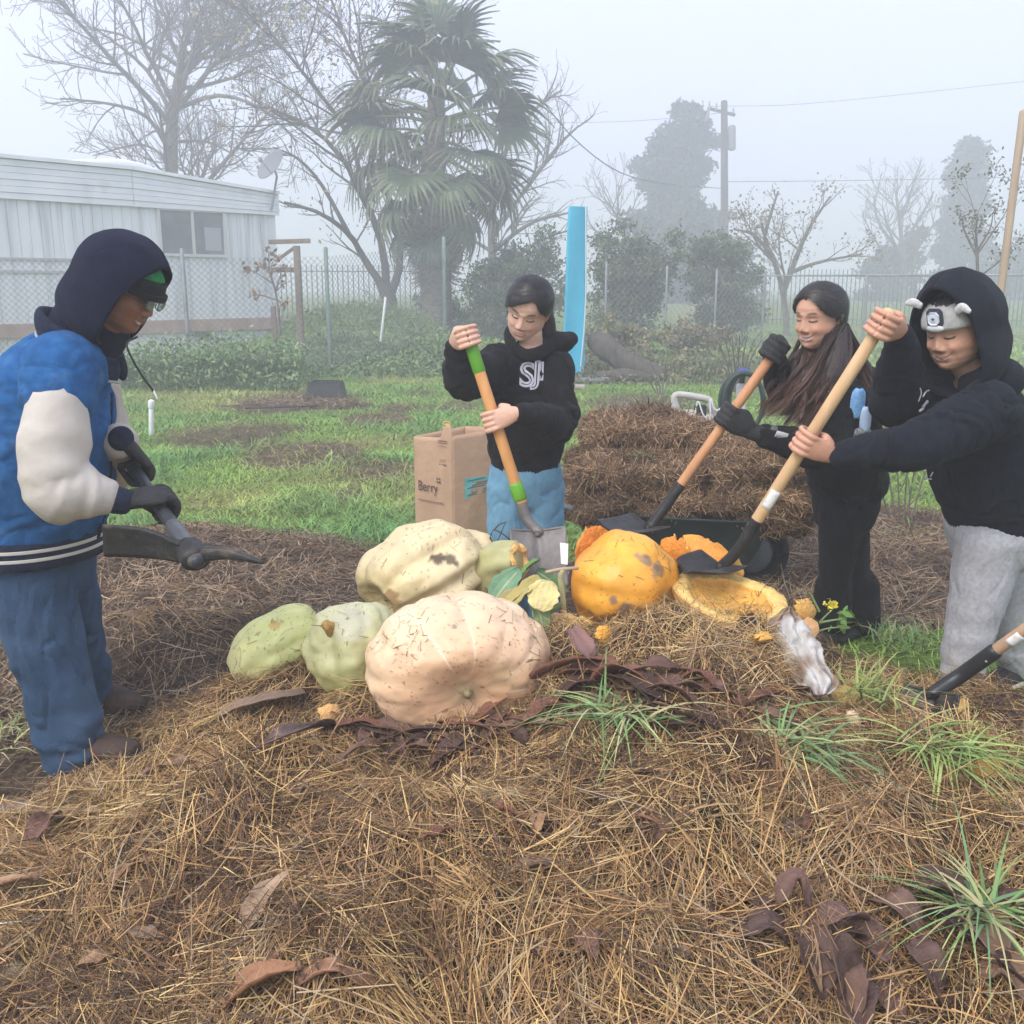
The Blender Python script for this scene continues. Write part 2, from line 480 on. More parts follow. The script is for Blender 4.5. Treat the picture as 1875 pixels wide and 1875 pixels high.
mx1 = N_.new('ShaderNodeMixRGB'); L_.new(sep.outputs['Green'], mx1.inputs['Fac']); L_.new(g1, mx1.inputs['Color1']); L_.new(g2, mx1.inputs['Color2'])
mx2 = N_.new('ShaderNodeMixRGB'); L_.new(sep.outputs['Red'], mx2.inputs['Fac']); L_.new(mx1.outputs['Color'], mx2.inputs['Color1']); L_.new(s1, mx2.inputs['Color2'])
L_.new(mx2.outputs['Color'], b_.inputs['Base Color'])
bp = N_.new('ShaderNodeBump'); bp.inputs['Strength'].default_value = 0.8; bp.inputs['Distance'].default_value = 0.03
L_.new(nzs.outputs['Fac'], bp.inputs['Height']); L_.new(bp.outputs['Normal'], b_.inputs['Normal'])
ground = mobj('ground', V, grid(len(xs), len(ys)), gm, col=gcol)
tag(ground, 'grassy lawn with bare soil patches stretching to the fences', kind='structure')

# ------------------------------------------------------------------ grass blades
def in_view(x, y, m=0.08):
    return (np.abs(x) < y * (HALF / FPX + m) + 0.25)
def grass_blades(n, y0, y1, hgt, wid, segs, seed, pw=1.0, clump=1.0):
    r = np.random.default_rng(seed)
    y = y0 + (y1 - y0) * r.random(n) ** pw
    x = (r.random(n) * 2 - 1) * (y * 0.62 + 0.4)
    s = soil(x, y); cl = n2(x, y, 1.3, 41.0, 3); fine = n2(x, y, 6.0, 43.0, 2)
    keep = (r.random(n) > s * 1.02) & (r.random(n) < 0.55 + 0.6 * fine + 0.35)
    keep &= (np.maximum(front_heap(x, y), np.maximum(back_heap(x, y), right_heap(x, y))) < gh(x, y) + 0.03)
    x, y, s, cl, fine = x[keep], y[keep], s[keep], cl[keep], fine[keep]
    n = len(x)
    P = np.stack([x, y, gh(x, y) - 0.005], -1)
    az = r.random(n) * 2 * np.pi; lean = 0.25 + 0.7 * r.random(n)
    D = nrm(np.stack([np.cos(az) * lean, np.sin(az) * lean, np.ones(n)], -1))
    S = nrm(np.stack([-np.sin(az) + r.normal(0, .4, n), np.cos(az) + r.normal(0, .4, n), np.zeros(n)], -1))
    tall = smooth(-0.1, 0.5, cl)
    L = hgt * (0.55 + 0.7 * r.random(n)) * (0.65 + 0.75 * tall * clump)
    C = np.stack([np.cos(az), np.sin(az), -0.6 * np.ones(n)], -1) * (L * (0.3 + 0.4 * r.random(n)))[:, None]
    mixd = np.clip(0.5 * smooth(0.05, 0.5, n2(x, y, 0.55, 21.0)) + 0.35 * s + r.normal(0, .15, n), 0, 1)[:, None]
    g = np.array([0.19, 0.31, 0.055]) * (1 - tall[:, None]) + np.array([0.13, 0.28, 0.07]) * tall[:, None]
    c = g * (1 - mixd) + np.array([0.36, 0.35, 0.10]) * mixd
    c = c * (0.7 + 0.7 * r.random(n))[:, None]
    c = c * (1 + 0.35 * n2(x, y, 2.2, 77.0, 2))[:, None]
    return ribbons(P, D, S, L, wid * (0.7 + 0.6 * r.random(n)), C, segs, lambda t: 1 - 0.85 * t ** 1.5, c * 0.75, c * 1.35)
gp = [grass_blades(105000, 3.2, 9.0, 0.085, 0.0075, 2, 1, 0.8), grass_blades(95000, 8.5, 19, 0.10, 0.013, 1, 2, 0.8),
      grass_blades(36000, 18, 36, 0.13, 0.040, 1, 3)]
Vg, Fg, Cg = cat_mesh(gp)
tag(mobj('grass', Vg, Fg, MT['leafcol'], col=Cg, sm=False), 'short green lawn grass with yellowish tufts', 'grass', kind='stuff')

# ------------------------------------------------------------------ heaps of straw and mulch
def heap(name, fn, x0, x1, y0, y1, step, mt):
    xs = np.arange(x0, x1, step); ys = np.arange(y0, y1, step)
    X, Y = np.meshgrid(xs, ys, indexing='ij'); Z = fn(X, Y)
    return mobj(name, np.stack([X, Y, Z], -1).reshape(-1, 3), grid(len(xs), len(ys)), mt)
PAL = np.array([[0.54, 0.36, 0.145], [0.41, 0.24, 0.10], [0.25, 0.135, 0.062], [0.09, 0.052, 0.032], [0.38, 0.28, 0.17], [0.64, 0.47, 0.22]])
def straws(fn, n, x0, x1, y0, y1, seed, L=(0.05, 0.13), Wd=(0.0013, 0.0030), lift=0.03, pal=PAL, wts=None, spread=0.9, dens=None, dark=1.0, cl=1.0):
    r = np.random.default_rng(seed)
    y = y0 + (y1 - y0) * r.random(n); x = x0 + (x1 - x0) * r.random(n)
    k = in_view(x, y, 0.06)
    hz = fn(x, y); k &= hz > gh(x, y) - 0.012
    if dens is not None: k &= r.random(n) < dens(x, y)
    x, y = x[k], y[k]; n = len(x); e = 0.02
    z = fn(x, y); gx = (fn(x + e, y) - z) / e; gy = (fn(x, y + e) - z) / e
    gx, gy = np.clip(gx, -1.2, 1.2), np.clip(gy, -1.2, 1.2)
    flow = n2(x, y, 2.3, seed * 3.7, 2) * 2.6 * np.pi
    az = flow + r.normal(0, spread * (0.5 + 0.7 * (n2(x, y, 3.0, seed + 8.0, 2) * 0.5 + 0.5)), n) + np.where(r.random(n) < 0.5, np.pi, 0)
    dx, dy = np.cos(az), np.sin(az)
    til = r.normal(0.06, 0.16, n)
    wild = r.random(n) < 0.06; til = np.where(wild, np.abs(r.normal(0.4, 0.3, n)), til)
    D = nrm(np.stack([dx, dy, gx * dx + gy * dy + til], -1))
    Nn = nrm(np.stack([-gx, -gy, np.ones(n)], -1))
    S = nrm(np.cross(D, Nn) + r.normal(0, .25, (n, 3)))
    Ln = L[0] + (L[1] - L[0]) * r.random(n) ** 1.6
    P = np.stack([x, y, z], -1) + Nn * (lift * r.random(n) ** 1.5)[:, None] - D * (Ln * 0.5)[:, None]
    bend = r.normal(0, .16, (n, 3)) * Ln[:, None]
    tone = n2(x, y, 1.7, seed + 20.0, 3); tone2 = n2(x, y, 6.0, seed + 23.0, 2)
    w = np.tile(np.array([.22, .27, .24, .19, .08, .05]) if wts is None else np.asarray(wts, float), (n, 1))
    w[:, 0] *= np.exp(2.2 * cl * tone); w[:, 5] *= np.exp(3.0 * cl * tone); w[:, 3] *= np.exp(-2.4 * cl * (tone + tone2)); w[:, 4] *= np.exp(2 * tone2); w[:, 2] *= np.exp(-1.2 * cl * tone)
    w /= w.sum(1, keepdims=True); u = r.random(n)[:, None]
    ki = (u > np.cumsum(w, 1)).sum(1).clip(0, len(pal) - 1)
    c = pal[ki] * (0.72 + 0.6 * r.random(n))[:, None] * dark
    return ribbons(P, D, S, Ln, Wd[0] + (Wd[1] - Wd[0]) * r.random(n) ** 1.5, bend, 2, lambda t: 0.75 + 0.5 * t * (1 - t) * 2 - 0.2 * t, c)

h1 = heap('straw_heap', front_heap, -2.6, 2.9, 0.75, 4.4, 0.03, MT['soilstraw'])
tag(h1, 'big heap of loose golden brown straw filling the foreground', 'straw heap')
v1 = cat_mesh([straws(front_heap, 115000, -2.3, 2.5, 0.95, 3.3, 5),
               straws(front_heap, 36000, -2.3, 2.5, 0.95, 2.6, 6, L=(0.12, 0.24), Wd=(0.002, 0.0042), lift=0.05, spread=0.5),
               straws(front_heap, 30000, -2.3, 2.4, 3.0, 4.3, 7),
               straws(front_heap, 40000, -2.3, 2.5, 0.95, 3.0, 10, L=(0.03, 0.07), lift=0.015, dark=0.8)])
def tufts(fn, nt, per, x0, x1, y0, y1, seed):
    """combed swaths of hay that stand proud of the heap"""
    r = np.random.default_rng(seed); cy_ = y0 + (y1 - y0) * r.random(nt); cx_ = (r.random(nt) * 2 - 1) * (cy_ * .56 + .1); az0 = n2(cx_, cy_, 1.6, seed * 1.1, 2) * 2.6 * np.pi + r.normal(0, .5, nt)
    ok = fn(cx_, cy_) > gh(cx_, cy_) + .03; cx_, cy_, az0 = cx_[ok], cy_[ok], az0[ok]; nt = len(cx_)
    k = np.repeat(np.arange(nt), per); n = len(k); sp = (.03 + .06 * r.random(nt))[k]; lo = r.normal(0, 1, n) * sp * 1.3; wi = r.normal(0, 1, n) * sp
    az = az0[k] + r.normal(0, .22, n); ca, sa = np.cos(az0[k]), np.sin(az0[k]); x = cx_[k] + lo * ca - wi * sa; y = cy_[k] + lo * sa + wi * ca
    D = nrm(np.stack([np.cos(az), np.sin(az), .22 + r.normal(0, .14, n)], -1)); L = (.09 + .15 * r.random(n)); hgt = .035 * np.exp(-(wi / sp) ** 2) * (.3 + r.random(n))
    P = np.stack([x, y, fn(x, y) + hgt], -1) - D * (L * .5)[:, None]; C = np.stack([np.zeros(n), np.zeros(n), -L * (.15 + .3 * r.random(n))], -1) + r.normal(0, .08, (n, 3)) * L[:, None]
    base = PAL[r.choice(6, nt, p=[.34, .24, .12, .04, .08, .18])]; c = base[k] * (.7 + .6 * r.random(n))[:, None]
    return ribbons(P, D, nrm(np.cross(D, [0, 0, 1.0]) + r.normal(0, .3, (n, 3))), L, .0016 + .0018 * r.random(n), C, 3, lambda t: 1 - .5 * t, c)
vt = tufts(front_heap, 150, 90, -2.2, 2.4, 1.15, 3.0, 14); v1 = cat_mesh([v1, vt])
tag(mobj('straw', v1[0], v1[1], MT['straw'], h1, v1[2], sm=False), kind='stuff')
h2 = heap('mulch_heap', back_heap, -3.6, 0.4, 3.0, 6.9, 0.035, MT['mulch'])
tag(h2, 'dark heap of rotting stalks and mulch behind the man in the blue jacket', 'mulch heap')
DPAL = np.array([[0.32, 0.215, 0.12], [0.21, 0.135, 0.078], [0.12, 0.073, 0.045], [0.055, 0.035, 0.025], [0.36, 0.28, 0.19], [0.46, 0.33, 0.19]])
v2 = straws(back_heap, 50000, -3.6, 0.3, 3.0, 6.6, 8, L=(0.05, 0.17), Wd=(0.002, 0.006), lift=0.05, pal=DPAL, spread=1.2, cl=0.7)
vt = tufts(back_heap, 110, 60, 0, 0, 3.1, 5.2, 15); vt = (vt[0], vt[1], vt[2] * .62); v2 = cat_mesh([v2, vt])
tag(mobj('stalks', v2[0], v2[1], MT['straw'], h2, v2[2], sm=False), kind='stuff')
h3 = heap('bark_mulch_bed', right_heap, 0.6, 4.0, 4.0, 7.0, 0.04, MT['mulch'])
tag(h3, 'low dark mulch bed behind the legs of the two people on the right', 'mulch bed')
v3 = straws(right_heap, 36000, 0.7, 3.8, 4.0, 6.8, 9, L=(0.05, 0.18), Wd=(0.002, 0.006), lift=0.04, pal=DPAL, spread=0.7, cl=0.7)
tag(mobj('stalks', v3[0], v3[1], MT['straw'], h3, v3[2], sm=False), kind='stuff')
# dead stems lying in the bare patches of the lawn, and litter between the heaps
lit = lambda x, y: np.maximum(gh(x, y), 0) + 0.012
v4 = straws(lit, 60000, -4.5, 4.5, 2.2, 13.5, 12, L=(0.05, 0.16), Wd=(0.003, 0.007), lift=0.03, pal=DPAL, spread=1.4, cl=0.5,
            dens=lambda x, y: np.clip(soil(x, y) * 1.1 - 0.1, 0, 1) * np.where(y < 6.8, 0.8, 1.0))
tag(mobj('dead_stems', v4[0], v4[1], MT['straw'], col=v4[2], sm=False), 'dead brown stems lying on the bare soil patches of the lawn', 'plant litter', kind='stuff')

def on_heap(px, py, lift=.01):
    """the point of the heap seen at this place"""
    rr = A(ray(px, py)); d = np.arange(.9, 4.6, .005)[:, None]; P = np.array([0, 0, CAM_H]) + rr * (d / rr[1])
    i = int(np.argmax(P[:, 2] <= front_heap(P[:, 0], P[:, 1])))
    return P[i] + np.array([0, 0, lift])
# ------------------------------------------------------------------ branching
def tubes(lines, sides=4):
    """many polylines [(P (k,3), r (k,))] into one V, F without caps"""
    Vs, Fs, off = [], [], 0
    by = {}
    for P, r in lines: by.setdefault(len(P), []).append((P, r))
    for k, ls in by.items():
        P = np.array([l[0] for l in ls]); r = np.array([l[1] for l in ls])
        T = nrm(np.gradient(P, axis=1))
        h = np.where(np.abs(T[..., 2:3]) > 0.8, np.array([1.0, 0.3, 0]), np.array([0.0, 0.1, 1.0]))
        B = nrm(np.cross(T, h)); S = np.cross(T, B)
        a = np.linspace(0, 2 * np.pi, sides, endpoint=False)
        V = P[:, :, None] + (B[:, :, None] * np.cos(a)[None, None, :, None] + S[:, :, None] * np.sin(a)[None, None, :, None]) * r[:, :, None, None]
        m = len(ls)
        b = (np.arange(m) * k * sides)[:, None, None] + (np.arange(k - 1) * sides)[None, :, None]
        j = np.arange(sides)[None, None]; j2 = (j + 1) % sides
        F = np.stack([b + j, b + j2, b + sides + j2, b + sides + j], -1).reshape(-1, 4) + off
        Vs.append(V.reshape(-1, 3)); Fs.append(F); off += m * k * sides
    return np.concatenate(Vs), np.concatenate(Fs)
def branch_out(limbs, levels, r, up=0.25, ratio=0.55, per_m=(2.2, 3.5, 5), ang=(0.5, 1.1), wig=0.12, k=6, start=0.2, rmin=0.004, lmin=0.03):
    """limbs: list of (P, r) polylines; returns thick list and thin list and the tip points"""
    thick = list(limbs); thin = []; cur = list(limbs); tips = []
    for lv in range(levels):
        nxt = []
        for P, R in cur:
            L = np.linalg.norm(np.diff(P, axis=0), axis=1).sum()
            m = max(1, int(L * per_m[min(lv, len(per_m) - 1)] * (0.7 + 0.6 * r.random())))
            for _ in range(m):
                t = start + (1 - start) * r.random() ** 0.8
                u = t * (len(P) - 1); i = min(int(u), len(P) - 2); f = u - i
                p = P[i] * (1 - f) + P[i + 1] * f; rad = R[i] * (1 - f) + R[i + 1] * f
                d = nrm(P[i + 1] - P[i]); q = r.normal(0, 1, 3); q = nrm(q - d * (q @ d))
                th = ang[0] + (ang[1] - ang[0]) * r.random()
                nd = nrm(d * math.cos(th) + q * math.sin(th) + np.array([0, 0, up]))
                l = L * ratio * (0.45 + 0.7 * r.random()) * (1.1 - 0.55 * t)
                if l < lmin: continue
                pts = [p]
                for s in range(k - 1):
                    nd = nrm(nd + r.normal(0, wig, 3) + np.array([0, 0, up * 0.25])); pts.append(pts[-1] + nd * l / (k - 1))
                r0 = min(rad * 0.6, 0.02 * l + 0.004); rr = np.linspace(r0, max(rmin, r0 * 0.3), k)
                nxt.append((np.array(pts), rr)); tips.append(pts[-1])
        (thick if lv == 0 else thin).extend(nxt); cur = nxt
    return thick, thin, np.array(tips) if tips else np.zeros((0, 3))
def limb(pts, r0, r1, d=None, n=10):
    P = crom(np.array([A(W(*p)) for p in pts]) if len(pts[0]) == 3 and d is None else np.array(pts, float), n)
    return P, np.linspace(r0, r1, n)
def leaves(P, n, size, r, c, spread, long=1.6, droop=0.3, var=0.35, segs=2):
    """leaf-sized faces scattered round points P"""
    i = r.integers(0, len(P), n); p = P[i] + r.normal(0, 1, (n, 3)) * spread
    D = nrm(r.normal(0, 1, (n, 3)) + np.array([0, 0, -droop])); S = nrm(np.cross(D, r.normal(0, 1, (n, 3))))
    s = size * (0.6 + 0.8 * r.random(n))
    c = np.asarray(c, float)
    cc = c[r.integers(0, len(c), n)] * (1 - var + 2 * var * r.random(n))[:, None]
    return ribbons(p - D * s[:, None] * long / 2, D, S, s * long, s, None, segs, (lambda t: 0.25 + 3.0 * t * (1 - t)) if segs > 1 else (lambda t: 0.9 - 0.5 * t), cc)
BARK = mat('grey_bark', (0.10, 0.085, 0.07), (0.19, 0.165, 0.14), 12, 0.9, 0.7, 40, stretch=(1, 1, 0.25))
BARKD = mat('dark_bark', (0.055, 0.045, 0.038), (0.11, 0.09, 0.075), 12, 0.9, 0.7, 40, stretch=(1, 1, 0.25))
def tree(name, label, cat, limbs, levels, seed, bark=BARK, leaf=None, **kw):
    r = np.random.default_rng(seed)
    base = limbs[0][0][0]
    root = empty(name, tuple(base), label, cat)
    thick, thin, tips = branch_out(limbs, levels, r, **kw)
    V, F = tubes(limbs, 9); mobj('trunk', V - base, F, bark, root)
    rest = [t for t in thick[len(limbs):]]
    V, F = cat_mesh(([tubes(rest, 5)] if rest else []) + ([tubes(thin, 3)] if thin else []))
    cr = mobj('crown', V - base, F, bark, root)
    if leaf:
        V, F, C = leaves(tips, leaf[0], leaf[1], r, leaf[2], leaf[3])
        mobj('leaves', V - base, F, MT['leafcol'], cr, C, sm=False)
    return root

# bare tree behind the mobile home, thick pale trunk
D1 = 34
L1 = [limb([(318, 620, D1), (318, 470, D1), (314, 330, D1), (318, 200, D1), (330, 120, D1 + .5), (345, 40, D1 + 1)], 0.30, 0.07),
      limb([(318, 290, D1), (270, 215, D1 - 1), (200, 190, D1 - 1.5), (110, 180, D1 - 2)], 0.085, 0.02),
      limb([(318, 215, D1), (270, 130, D1 + 1), (200, 70, D1 + 1), (150, 40, D1 + 1)], 0.085, 0.02),
      limb([(320, 200, D1), (400, 175, D1 - 1), (480, 200, D1 - 1.5), (545, 260, D1 - 2)], 0.085, 0.02),
      limb([(325, 150, D1), (400, 70, D1), (440, -20, D1)], 0.08, 0.025),
      limb([(330, 110, D1), (290, 30, D1), (270, -60, D1)], 0.075, 0.02),
      limb([(316, 260, D1), (380, 260, D1 + 1), (440, 290, D1 + 1)], 0.06, 0.02),
      limb([(316, 300, D1), (260, 265, D1 + 1), (170, 285, D1 + 1)], 0.06, 0.02)]
tree('bare_tree', 'large leafless tree with thick pale trunk rising behind the mobile home', 'tree', L1, 4, 21, per_m=(2.2, 3.4, 3.8, 3.2), up=0.14, rmin=0.010, ratio=0.62, lmin=0.25)
# dark forked tree between mobile home and palm
D2 = 28
L2 = [limb([(720, 640, D2), (718, 590, D2), (712, 545, D2), (700, 515, D2)], 0.26, 0.20),
      limb([(706, 530, D2), (670, 480, D2), (640, 430, D2 - .4), (585, 390, D2 - .8), (520, 370, D2 - 1)], 0.12, 0.03),
      limb([(708, 530, D2), (700, 450, D2), (670, 370, D2), (620, 280, D2 + .3), (540, 215, D2 + .5), (450, 190, D2 + .5)], 0.12, 0.025),
      limb([(716, 540, D2), (735, 470, D2), (720, 400, D2 + .3), (700, 300, D2 + .5), (690, 200, D2 + .5), (640, 90, D2 + .5), (600, -20, D2 + .5)], 0.12, 0.03),
      limb([(672, 378, D2), (640, 250, D2 - .5), (560, 140, D2 - .5), (480, 40, D2 - .5), (420, -40, D2)], 0.07, 0.02),
      limb([(640, 430, D2 - .4), (590, 340, D2 - .4), (545, 290, D2 - .5), (500, 270, D2 - .5)], 0.065, 0.02),
      limb([(730, 440, D2), (760, 340, D2 + .5), (800, 250, D2 + 1)], 0.07, 0.02)]
tree('forked_tree', 'dark forked leafless tree with sparse yellowish leaves left of the palm', 'tree', L2, 4, 22, BARKD, per_m=(2.4, 3.2, 3.4, 3.0), up=0.12, rmin=0.006, ratio=0.6, lmin=0.22,
     leaf=(2600, 0.06, [[0.30, 0.26, 0.08], [0.24, 0.22, 0.09], [0.30, 0.20, 0.08]], 0.25))
D3 = 36
L3 = [limb([(915, 640, D3), (905, 520, D3), (900, 420, D3), (905, 300, D3)], 0.2, 0.1),
      limb([(903, 430, D3), (960, 350, D3), (1020, 270, D3), (1060, 230, D3)], 0.11, 0.03),
      limb([(904, 330, D3), (940, 250, D3), (990, 190, D3), (1030, 165, D3)], 0.1, 0.03),
      limb([(902, 460, D3), (970, 410, D3), (1040, 390, D3)], 0.09, 0.03)]
tree('bare_tree', 'leafless tree whose fine twigs reach out behind the palm on its right side', 'tree', L3, 4, 23, per_m=(2.4, 3, 3, 2.4), up=0.1, rmin=0.007, ratio=0.6, lmin=0.25)
# small bare orchard tree at mid right
D4 = 31
L4 = [limb([(1440, 620, D4), (1437, 560, D4), (1425, 500, D4), (1405, 450, D4), (1395, 410, D4)], 0.11, 0.04),
      limb([(1432, 540, D4), (1455, 480, D4), (1480, 420, D4), (1520, 360, D4)], 0.10, 0.03),
      limb([(1415, 470, D4), (1380, 430, D4), (1345, 420, D4)], 0.07, 0.025),
      limb([(1445, 500, D4), (1500, 480, D4), (1580, 465, D4)], 0.07, 0.025),
      limb([(1400, 430, D4), (1415, 380, D4), (1425, 350, D4)], 0.06, 0.025)]
tree('orchard_tree', 'small leafless orchard tree with a few brown leaves beyond the long-haired person', 'tree', L4, 3, 24, ratio=0.62, lmin=0.15, per_m=(3.0, 4.4, 4.4), up=0.25, rmin=0.008,
     leaf=(1100, 0.05, [[0.25, 0.17, 0.09], [0.22, 0.19, 0.09]], 0.15))
D7 = 62
L7 = [limb([(1660, 600, D7), (1655, 500, D7), (1650, 430, D7), (1640, 350, D7)], 0.25, 0.06),
      limb([(1655, 470, D7), (1610, 410, D7), (1600, 360, D7)], 0.12, 0.04), limb([(1652, 450, D7), (1690, 390, D7), (1710, 350, D7)], 0.12, 0.04)]
tree('bare_tree', 'faint leafless tree almost lost in fog left of the tall fir', 'tree', L7, 3, 27, ratio=0.6, lmin=0.3, per_m=(2.0, 2.6, 2.6), up=0.2, rmin=0.015)
D8 = 56
L8 = [limb([(1170, 620, D8), (1165, 520, D8), (1150, 440, D8), (1120, 380, D8)], 0.25, 0.06),
      limb([(1160, 490, D8), (1210, 420, D8), (1240, 400, D8)], 0.12, 0.04), limb([(1155, 460, D8), (1100, 430, D8), (1080, 410, D8)], 0.12, 0.04)]
tree('bare_tree', 'faint leafless tree in the fog above the hedge right of the turquoise banner', 'tree', L8, 3, 28, ratio=0.6, lmin=0.3, per_m=(2.0, 2.6, 2.6), up=0.2, rmin=0.014)

# leafy crowns made of clumps
def leafy(name, label, cat, px0, px1, py0, py1, d, n, size, cols, seed, clumps=60, trunk=True, shape='round', group=None, depth=None, sp=0.135):
    r = np.random.default_rng(seed)
    a, b = A(W(px0, py1, d)), A(W(px1, py0, d)); c = (a + b) / 2; h = (b - a) / 2; dep = depth or max(0.6, h[0] * 0.8)
    gz = float(gh(c[0], d)); base = np.array([c[0], d, gz])
    q = r.normal(0, 1, (clumps * 3, 3)); q = nrm(q) * (r.random((len(q), 1)) ** 0.4)
    if shape == 'fir':
        t = (q[:, 2:3] + 1) / 2; q[:, :2] *= (1.05 - 0.75 * t) / np.sqrt(np.maximum(1 - q[:, 2:3] ** 2, 0.15)) * 0.8
    if shape == 'pine':
        t = (q[:, 2] + 1) / 2
        wd = np.interp(t, [0, .2, .35, .5, .7, .85, 1], [0.85, 1.0, 0.62, 0.8, 0.75, 0.45, 0.2]); q[:, :2] *= (wd / np.sqrt(np.maximum(1 - q[:, 2] ** 2, 0.12)))[:, None] * 0.85
        q[:, 0] += 0.15 * np.sin(t * 9); q[:, :2] *= 1 + .28 * r.normal(0, 1, (len(q), 1))
    if shape == 'round':
        q = q * (1 + .30 * r.normal(0, 1, (len(q), 1))); q[:, 2] = np.where(q[:, 2] < -.2, q[:, 2] - .2 * r.random(len(q)), q[:, 2]); q[:, 2] = np.clip(q[:, 2], -1.05, 1.25)
    q = q[:clumps]; pts = np.array([c[0], d, c[2]]) + q * np.array([h[0], dep, h[2]]) * 0.93
    root = empty(name, tuple(base), label, cat, group)
    lines = []
    tr0 = base; tr1 = np.array([c[0], d, c[2] + h[2] * 0.6])
    P = crom(np.array([tr0, (tr0 + tr1) / 2 + r.normal(0, .04, 3) * h[2], tr1]), 8); R0 = 0.035 * (tr1 - tr0)[2] + 0.02
    V, F = tubes([(P, np.linspace(R0, R0 * 0.3, 8))], 7); mobj('trunk', V - base, F, BARKD, root)
    for p in pts:
        t = np.clip((p[2] - gz) / (tr1[2] - gz) - 0.25, 0.02, 0.98); s = tr0 * (1 - t) + tr1 * t
        m = (s + p) / 2 + np.array([0, 0, -0.08]) * np.linalg.norm(p - s)
        lines.append((crom(np.array([s, m, p]), 5), np.linspace(R0 * 0.3 + 0.005, 0.006, 5)))
    V, F = tubes(lines, 4); mobj('branches', V - base, F, BARKD, root)
    V, F, C = leaves(pts, n, size, r, cols, np.array([1, 1, 0.7]) * (h[0] + h[2]) / 2 * sp, droop=0.0, segs=1)
    mobj('crown', V - base, F, MT['leafcol'], root, C, sm=False)
    return root
DG = [[0.075, 0.105, 0.05], [0.05, 0.08, 0.04], [0.10, 0.13, 0.06]]
FG = [[0.045, 0.06, 0.04], [0.035, 0.05, 0.035]]
OG = [[0.11, 0.13, 0.06], [0.15, 0.165, 0.07], [0.19, 0.18, 0.09]]
leafy('pine_tree', 'tall ragged pine standing in the fog beside the utility pole', 'tree', 1140, 1345, 172, 470, 66, 20000, 0.21, FG, 31, 120, shape='pine', sp=0.07)
leafy('fir_tree', 'tall pale fir far off in the fog above the hooded person', 'tree', 1680, 1850, 240, 560, 72, 18000, 0.23, FG, 32, 110, shape='fir', sp=0.075)
leafy('evergreen_shrub', 'broad dark evergreen shrub right behind the person in light blue trousers', 'shrub', 835, 1040, 428, 640, 26, 15000, 0.055, DG, 33, 70)
leafy('evergreen_shrub', 'dark green shrub directly right of the turquoise banner', 'shrub', 1065, 1245, 418, 625, 25.5, 14000, 0.055, OG[:2] + DG, 34, 70)
leafy('evergreen_shrub', 'rounded grey green shrub left of the long-haired person', 'shrub', 1245, 1405, 438, 615, 27.0, 13000, 0.055, OG[:2] + DG, 35, 60)
leafy('dry_shrub', 'yellowish dry shrub in front of the hedge beside the fallen log', 'shrub', 1085, 1215, 585, 668, 19.0, 4200, 0.045, [[0.20, 0.19, 0.08], [0.15, 0.16, 0.07], [0.25, 0.21, 0.10]], 36, 60)
leafy('dry_shrub', 'pale tan brush behind the hose stand', 'shrub', 1205, 1330, 575, 668, 19.5, 3200, 0.04, [[0.21, 0.17, 0.10], [0.17, 0.16, 0.08], [0.25, 0.20, 0.12]], 37, 60)
leafy('dark_bush', 'low dark bush below the palm trunk', 'shrub', 755, 860, 530, 640, 27.5, 3000, 0.06, DG, 38, 40)
leafy('background_tree', 'dim rounded tree in fog between the pole and the fir', 'tree', 1560, 1700, 430, 600, 66, 5000, 0.24, FG, 39, 50)
leafy('background_tree', 'dim low tree in fog at the far right edge', 'tree', 1790, 1960, 400, 600, 70, 6000, 0.25, FG, 40, 50)
leafy('background_tree', 'dim tree mass in fog right above the two dark shrubs', 'tree', 1130, 1400, 380, 600, 60, 8000, 0.22, FG, 41, 60)

# ------------------------------------------------------------------ fan palm
PALM_D = 27.0
pb = A(W(800, 640, PALM_D)); pb[2] = float(gh(pb[0], PALM_D)) - 0.05
palm = empty('palm_tree', tuple(pb), 'tall shaggy fan palm with drooping green fronds and a brown skirt', 'palm tree')
ptop = A(W(800, 165, PALM_D)) - pb
r = np.random.default_rng(5)
tr = crom(np.array([[0, 0, 0], [0.02, 0, ptop[2] * .35], [0, 0, ptop[2] * .7], ptop]), 46)
def trunk_fold(s, a, C):
    return 1 + 0.10 * np.sin(C[:, 2:3] * 24 + 2.5 * np.sin(a * 2)) * np.sin(a * 5 + C[:, 2:3] * 9) + 0.05 * np.sin(a * 9 + s * 60)
rad = np.interp(np.linspace(0, 1, 46), [0, .05, .25, .6, 1], [.50, .42, .38, .32, .2])
V, F = loft(tr, np.stack([rad, rad], 1), (0, -1, 0), 30, 90, True, trunk_fold)
mobj('trunk', V, F, mat('palm_bark', (0.10, 0.075, 0.055), (0.24, 0.19, 0.145), 7, 0.95, 0.9, 30, stretch=(1, 1, 2.5)), palm)
FROND = mat('palm_frond', WHITE, attr=True, rough=0.5, spec=0.4)
